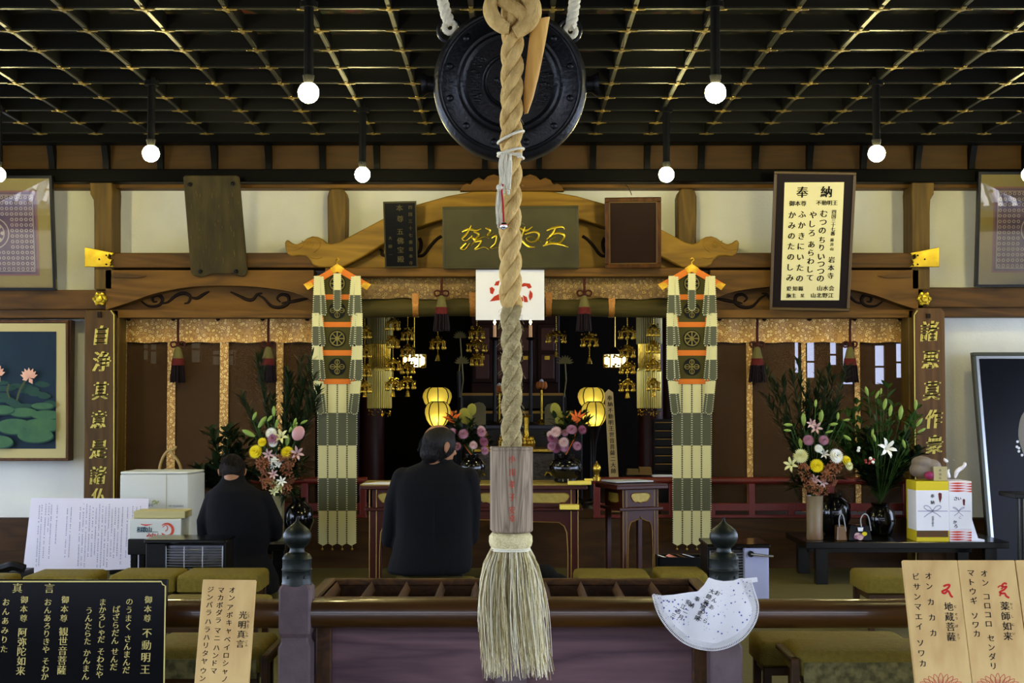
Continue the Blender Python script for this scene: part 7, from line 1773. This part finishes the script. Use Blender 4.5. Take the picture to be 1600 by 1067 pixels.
# left arrangement
arrangement(433, 840, 9.75, zl, m_cer, 11, 70, 'tall bouquet of white, yellow and rust flowers beside the bent person', 1, 202,
            [(424, 677, 10, 'm', m_wht), (410, 691, 8, 'm', m_yelp), (400, 706, 12, 'm', m_yelp), (427, 686, 10, 'm', m_pink), (427, 692, 8, 'm', m_wht), (449, 707, 11, 'm', m_yelp), (419, 710, 9, 'l', m_lpink), (439, 682, 12, 'l', m_crm), (464, 708, 11, 'l', m_lpink), (466, 677, 12, 'h', mat('pink_anthurium', C(180, 130, 130), .4)),
             (429, 724, 9, 'c', m_wht), (411, 724, 11, 'c', m_rust), (418, 733, 11, 'c', m_rust), (443, 720, 11, 'c', m_rust), (454, 716, 10, 'c', m_rust), (448, 733, 11, 'c', m_rust), (415, 745, 10, 'c', m_rust), (420, 757, 10, 'c', m_rust), (452, 745, 10, 'c', m_rust), (427, 741, 8, 'l', m_lpink), (434, 716, 9, 'c', m_lpink), (429, 757, 9, 'l', m_crm), (438, 762, 8, 'l', m_crm), (428, 768, 8, 'l', m_crm), (440, 752, 8, 'l', m_wht), (447, 765, 9, 'c', m_rust)],
            [(428, 650, 16, 0), (404, 668, 22, 35), (431, 668, 14, 12), (395, 656, 14, 25), (398, 682, 22, -62), (459, 664, 12, 20), (448, 696, 18, 6), (418, 658, 12, 40), (452, 675, 20, 40), (470, 662, 12, 62)],
            (20, 250, .40))
# leafy plant in dark vase, left and right
def bushy(cx, by, Y, zb, label, seed_, n, spread, hmin, hmax, mm, pots=True, extra=None, L=.12, w=.02):
    c = P(cx, by, Y); c.z = zb + .001; t = thing('leafy_arrangement', label, 'plant', c); k = Y / F
    ob(G().lathe(c, [(.07, 0), (.08, .01), (.11, .09), (.10, .17), (.06, .21), (.07, .23), (.055, .23)], 24), 'dark_vase', m_blkgl, t, smooth=50)
    b = c + Vector((0, 0, .22)); spray(t, b, Y, 0, seed_, n, spread, hmin, hmax, mm, L=L, w=w)
    spray(t, b + Vector((0, -.03, .02)), Y, 0, seed_ + 9, n, spread * 1.15, hmin * .5, hmax * .62, m_leafd, name='dark_leaf_spray', L=L, w=w * 1.2)
    return t, b
t, b = bushy(1376, 838, 10.14, zr, 'big leafy bush of lily stems with one open white lily, right table', 55, 34, .62, .34, .86, m_leaf)
k = 10.0 / F
g = G(); lily(g, P(1386, 700, 9.75), 15 * k, (.25, -1, .25)); ob(g, 'white_lily', m_wht, t, smooth=40)
g = G(); g2 = G(); R.seed(90)
for x, y, L, a in ((1356, 618, 15, -15), (1368, 622, 13, 25), (1381, 640, 18, 10), (1390, 650, 18, 8), (1406, 655, 22, 6), (1430, 640, 16, 5), (1432, 666, 16, 35), (1362, 682, 12, 10), (1368, 690, 14, -20), (1434, 676, 14, 60), (1414, 700, 14, -15), (1376, 616, 10, 5)):
    p = P(x, y, 9.85); aa = math.radians(a); bud(g, p, (math.sin(aa), -.1, math.cos(aa)), L * k, L * k * .18); g2.tube([b, b.lerp(p, .6) + Vector((0, 0, .03)), p], .003, 4)
    for q in range(7): leafblade(g2, b.lerp(p, R.uniform(.5, 1)), Vector((R.uniform(-1, 1), R.uniform(-.5, .2), R.uniform(.2, 1))), .10, .010, .2)
ob(g, 'lily_bud', m_leafl, t, smooth=60, kind='stuff'); ob(g2, 'bud_stem', m_leaf, t, kind='stuff')
g = G()
for x, y in ((1342, 700), (1360, 716), (1364, 722), (1341, 704)): g.ball(P(x, y, 9.72), .012, 8, 6)
ob(g, 'small_white_flower', m_wht, t, smooth=60, kind='stuff')
g = G(); R.seed(17)
for i in range(10): g.ball(P(R.uniform(1352, 1366), R.uniform(716, 724), 9.73), .010, 8, 6)
ob(g, 'red_berry', mat('red_berry', C(140, 40, 30), .4), t, smooth=60, kind='stuff')
bushy(352, 830, 10.1, zl, 'dark leafy plant in a black vase behind the bent person at the left', 66, 26, .75, .2, .58, m_leafd, w=.024)
# round black jar behind the left bouquet
g = G(); k = 10.1 / F; c = P(466, 848, 10.1); c.z = zl + .001; g.lathe(c, [(.06, 0), (.08, .02), (.115, .11), (.10, .20), (.05, .25), (.055, .28), (.04, .28)], 24)
ob(g, 'black_jar', m_blkgl, label='glossy black jar beside the left bouquet vase', cat='vase', smooth=50)
g = G(); c = P(1303, 838, 10.2); c.z = zr + .001; g.lathe(c, [(.06, 0), (.08, .02), (.125, .12), (.12, .22), (.06, .27), (.065, .30), (.05, .30)], 24)
ob(g, 'black_jar', m_blkgl, label='glossy black jar behind the right ceramic bouquet vase', cat='vase', smooth=50)
# small gift bags with wire handles
Y = 9.72; k = Y / F
for x0, x1, y0, mm, lb in ((1308, 1324, 822, mat('amber_basket', C(96, 66, 26), .3, coat=.4), 'small amber glossy basket with a tall pale handle beside the vase'), (1326, 1363, 821, m_blkgl, 'small black gift bag with flower picture and tall clear handles')):
    a = P(x0, 846, Y); b = P(x1, y0, Y); t = thing('gift_bag', lb, 'bag', ((a.x + b.x) / 2, Y + .05, zr))
    w = b.x - a.x; ob(G().prism([(a.x, Y, zr), (b.x, Y, zr), (b.x - w * .12, Y + .02, b.z), (a.x + w * .12, Y + .02, b.z)], (0, .09, 0)), 'bag_body', mm, t, bev=.006)
    hs = ((x0 + 4, x1 - 2),) if x0 < 1320 else ((x0 + 20, x1 - 2),)
    g = G()
    for h0, h1 in hs: g.tube([P(x, y, Y + .02) for x, y in smoothpts([(h0, y0 + 2), (h0 - 1, y0 - 10), ((h0 + h1) / 2 - 3, 803), (h1 - 4, 808), (h1, y0 + 8)], 5)], .0045, 6)
    ob(g, 'handle', mat('clear_plastic', C(170, 172, 176), .15, alpha=.7), t, smooth=60)
    if x0 > 1320:
        fc = Face((0, Y - .001, 0), (0, -1, 0), off=.003); g = G()
        for i, (x, y, r, q) in enumerate(((1340, 836, 5, 0), (1346, 837, 5, 1), (1351, 834, 4, 2), (1338, 839, 4, 1), (1344, 840, 5, 0))):
            g.k = q; f2 = Face((0, Y - .001 - i * .0006, 0), (0, -1, 0), off=.003); f2.shape(g, [(x + r * math.cos(u), y + r * .8 * math.sin(u)) for u in [j * PI / 5 for j in range(10)]])
        ob(g, 'flower_picture_print', [m_lpink, m_pink, m_yelp], t, kind='stuff'); g = G(); fc.shape(g, [(1340, 824), (1349, 824), (1348, 830), (1341, 830)]); ob(g, 'white_tag', m_white, t)
# two wrapped gift boxes
Y = 9.66
def giftbox(x0, x1, y0, lb, kind):
    a = P(x0, 846, Y); b = P(x1, y0, Y); t = thing('gift_box', lb, 'box', ((a.x + b.x) / 2, Y + .12, zr)); zt = b.z
    hh = lambda y: zr + (zt - zr) * (845 - y) / (845 - y0)
    ob(G().box(a.x, b.x, Y, Y + .24, zr, zt), 'wrapped_box', mat('lemon_wrap', C(206, 186, 40), .5) if kind == 0 else mat('white_wrap', C(222, 214, 214), .5), t, bev=.003)
    ob(G().box(a.x - .001, b.x + .0005, Y - .003, Y + .2, hh(828 if kind == 0 else 826), hh(766 if kind == 0 else 769)), 'paper_sleeve', m_white, t, bev=.002)
    return t, a, b
t, a, b = giftbox(1432, 1482, 752, 'taller yellow and white wrapped gift box tied with a printed bow, left of the pair', 0)
fc = Face((0, Y - .003, 0), (0, -1, 0), off=.0015)
g = G(); fc.put(g, '奉', 1457, 775, 6.5); fc.put(g, '納', 1457, 785, 6.5); fc.col(g, '四国大師会', 1457.5, 808, 1457.5, 821, 3.6); ob(g, 'grey_lettering', mat('grey_ink', C(70, 72, 90), .7), t)
m_rib = mat('lilac_ribbon_print', C(150, 146, 170), .7)
g = G(); fc.stroke(g, [(1434, 798.5), (1481, 798.5)], 1.2)
for s in (-1, 1): fc.stroke(g, smoothpts([(1457, 798), (1457 + s * 6, 791), (1457 + s * 12, 790), (1457 + s * 13, 793), (1457 + s * 8, 797), (1457, 799), (1457 + s * 7, 803), (1457 + s * 13, 808)], 3), 1.3)
ob(g, 'bow_print', m_rib, t, kind='stuff')
g = G(); fc.shape(g, [(1466, 771), (1468.5, 769.5), (1471.5, 771), (1471.5, 778), (1469, 786), (1467, 780)]); ob(g, 'red_noshi_mark', mat('maroon_ink', C(96, 44, 40), .7), t)
g = G(); g.pbox(1432.5, 1481.5, 829, 839, Y - .004, Y); ob(g, 'patterned_band', mat('dark_pattern_band', C(70, 72, 44), .6, col2=C(104, 54, 30), scale=60), t)
t, a, b = giftbox(1483.6, 1518, 752, 'narrower white gift box with red zigzag ends and handwriting, right of the pair', 1)
g = G()
for y0 in (754, 830):
    for i in range(4):
        y = y0 + i * 4.0
        for s in (-1, 1): x = 1496 if s > 0 else 1496; fc.shape(g, [(x, y - .4), (x + s * 14, y + .9), (x, y + 2.6)])
        fc.shape(g, [(1518, y + .6), (1508, y + 2), (1518, y + 3.2)])
ob(g, 'red_zigzag_print', mat('red_orange_ink', C(196, 70, 40), .6), t, kind='stuff')
g = G()
for ch, x, y, s in (('さ', 1493, 779, 7), ('い', 1499, 779, 6), ('け', 1494, 789, 7), ('は', 1492, 809, 6), ('か', 1492, 815.5, 6), ('ろ', 1493, 822, 7), ('こ', 1500, 808, 5), ('も', 1500, 815, 5)): fc.put(g, ch, x, y, s, bold=.1)
ob(g, 'black_handwriting', m_ink, t)
g = G(); fc.stroke(g, [(1484, 798.5), (1517, 798.5)], .9)
for s in (-1, 1): fc.stroke(g, smoothpts([(1498, 798), (1498 + s * 5, 793), (1498 + s * 9, 793), (1498, 799), (1498 + s * 7, 806)], 3), 1.0)
ob(g, 'bow_print', m_rib, t, kind='stuff')
g = G(); fc.shape(g, [(1504, 781), (1506, 779), (1508, 781), (1507.5, 790), (1505, 789)]); ob(g, 'noshi_mark', MATS['maroon_ink'], t)
# wrapped package on top
zt = P(0, 752, Y).z
t = thing('wrapped_package', 'grey cloth-wrapped package with clear wrap lying on the two gift boxes', 'package', P(1465, 752, Y + .1))
g = G(); R.seed(33)
c = P(1440, 738, Y + .12)
for x, y, r, rz_ in ((1440, 722, .075, .045), (1455, 728, .07, .05), (1436, 734, .07, .055), (1450, 739, .08, .045), (1468, 739, .06, .045)): g.ball(P(x, y, Y + .12), (r, .07, rz_), 12, 8)
remesh(ob(g, 'cloth_wrap', mat('grey_brown_wrap', C(120, 108, 96), .6, bump=.4), t), .010, 3)
ob(G().pbox(1459, 1480, 729, 751, Y + .03, Y + .05), 'cream_card', mat('olive_cream_card', C(170, 160, 116), .7), t)
g = G(); fc2 = Face((0, Y + .03, 0), (0, -1, 0), off=.002); fc2.col(g, '奉納北', 1469, 735, 1469, 747, 4, bold=0); ob(g, 'card_lettering', m_ink, t)
g = G()
for pp, r in (([(1484, 747), (1480, 738), (1486, 728), (1478, 720)], .022), ([(1492, 747), (1496, 736), (1506, 728), (1500, 722), (1486, 722), (1474, 717)], .02), ([(1506, 730), (1508, 724), (1500, 718), (1488, 719)], .016)):
    g.tube([P(x, y, Y + .06) for x, y in smoothpts(pp, 4)], lambda u: r * (.6 + .4 * math.sin(7 * u)), 7, flat=.5)
remesh(ob(g, 'clear_wrap', mat('white_plastic_wrap', C(214, 208, 210), .3, bump=.6, bscale=30), t), .009, 1)
g = G(); g.ball(P(1452, 743, Y + .05), (.035, .03, .03), 10, 8); ob(g, 'magenta_bit', mat('magenta_wrap', C(130, 40, 80), .5), t, smooth=60)
g = G(); g.prism([(P(1520, 815, Y).x, Y + .02, zr), (P(1540, 846, Y).x, Y + .02, zr), (P(1536, 846, Y).x, Y + .2, zr), (P(1520, 815, Y).x, Y + .2, zr)][:4], (0, 0, .012)); g.prism([P(1519, 812, Y + .04), P(1528, 840, Y + .04), P(1519, 845, Y + .04)], (0, .1, 0)); ob(g, 'crumpled_paper', m_white, label='crumpled white paper beside the narrow gift box', cat='paper')
# ------------------------------------------------------------------ unseen, added behind the viewer for reflections: gate house and tiled garden wall
m_tile = mat('grey_roof_tile', C(150, 154, 166), .45, col2=C(124, 128, 142), scale=3)
m_gatew = mat('old_gate_boards', C(46, 38, 28), .85, col2=C(34, 28, 20), scale=3)
def tiled(t, x0, x1, ya, za, yb, zb, pitch, r, mt):
    """a tiled slope from the eave (ya, za) up to (yb, zb): round cover tiles over a bed"""
    g = G(); g.prism([(x0, ya, za), (x1, ya, za), (x1, yb, zb), (x0, yb, zb)], (0, 0, -.08)); ob(g, 'tile_bed', mt, t)
    n = int((x1 - x0) / pitch); g = G()
    for i in range(n + 1):
        x = x0 + (x1 - x0) * i / n; m = max(4, int(math.hypot(yb - ya, zb - za) / .3))
        for j in range(m):
            u0, u1 = j / m, (j + 1) / m; g.tube([(x, ya + (yb - ya) * u0, za + (zb - za) * u0 + .02), (x, ya + (yb - ya) * u1, za + (zb - za) * u1 + .0)], [r, r * .8], 6)
    ob(g, 'cover_tile', mt, t, kind='stuff')
t = thing('added_gate_house', 'dark wooden gate house with a grey tiled roof across the yard behind the viewer', 'building', (0, -12, 0))
ob(G().box(-12, 12, -12.4, -12.0, 0, 4.4), 'board_wall', m_gatew, t)
tiled(t, -13, 13, -11.0, 4.3, -14.5, 7.0, .34, .08, m_tile)
for x in (-9, -4.5, 0, 4.5, 9): ob(G().box(x - .15, x + .15, -12.0, -11.8, 0, 4.3), 'post', m_gatew, t, bev=.01)
t = thing('added_garden_wall', 'low white garden wall with grey tiled coping in the yard behind the viewer', 'wall', (0, -5.5, 0))
ob(G().box(-11, 11, -6.1, -5.9, 0, .6), 'wall_body', m_plaster, t)
tiled(t, -11, 11, -4.6, .45, -6.0, 1.35, .26, .07, m_tile); tiled(t, -11, 11, -7.4, .45, -6.0, 1.35, .26, .07, m_tile)
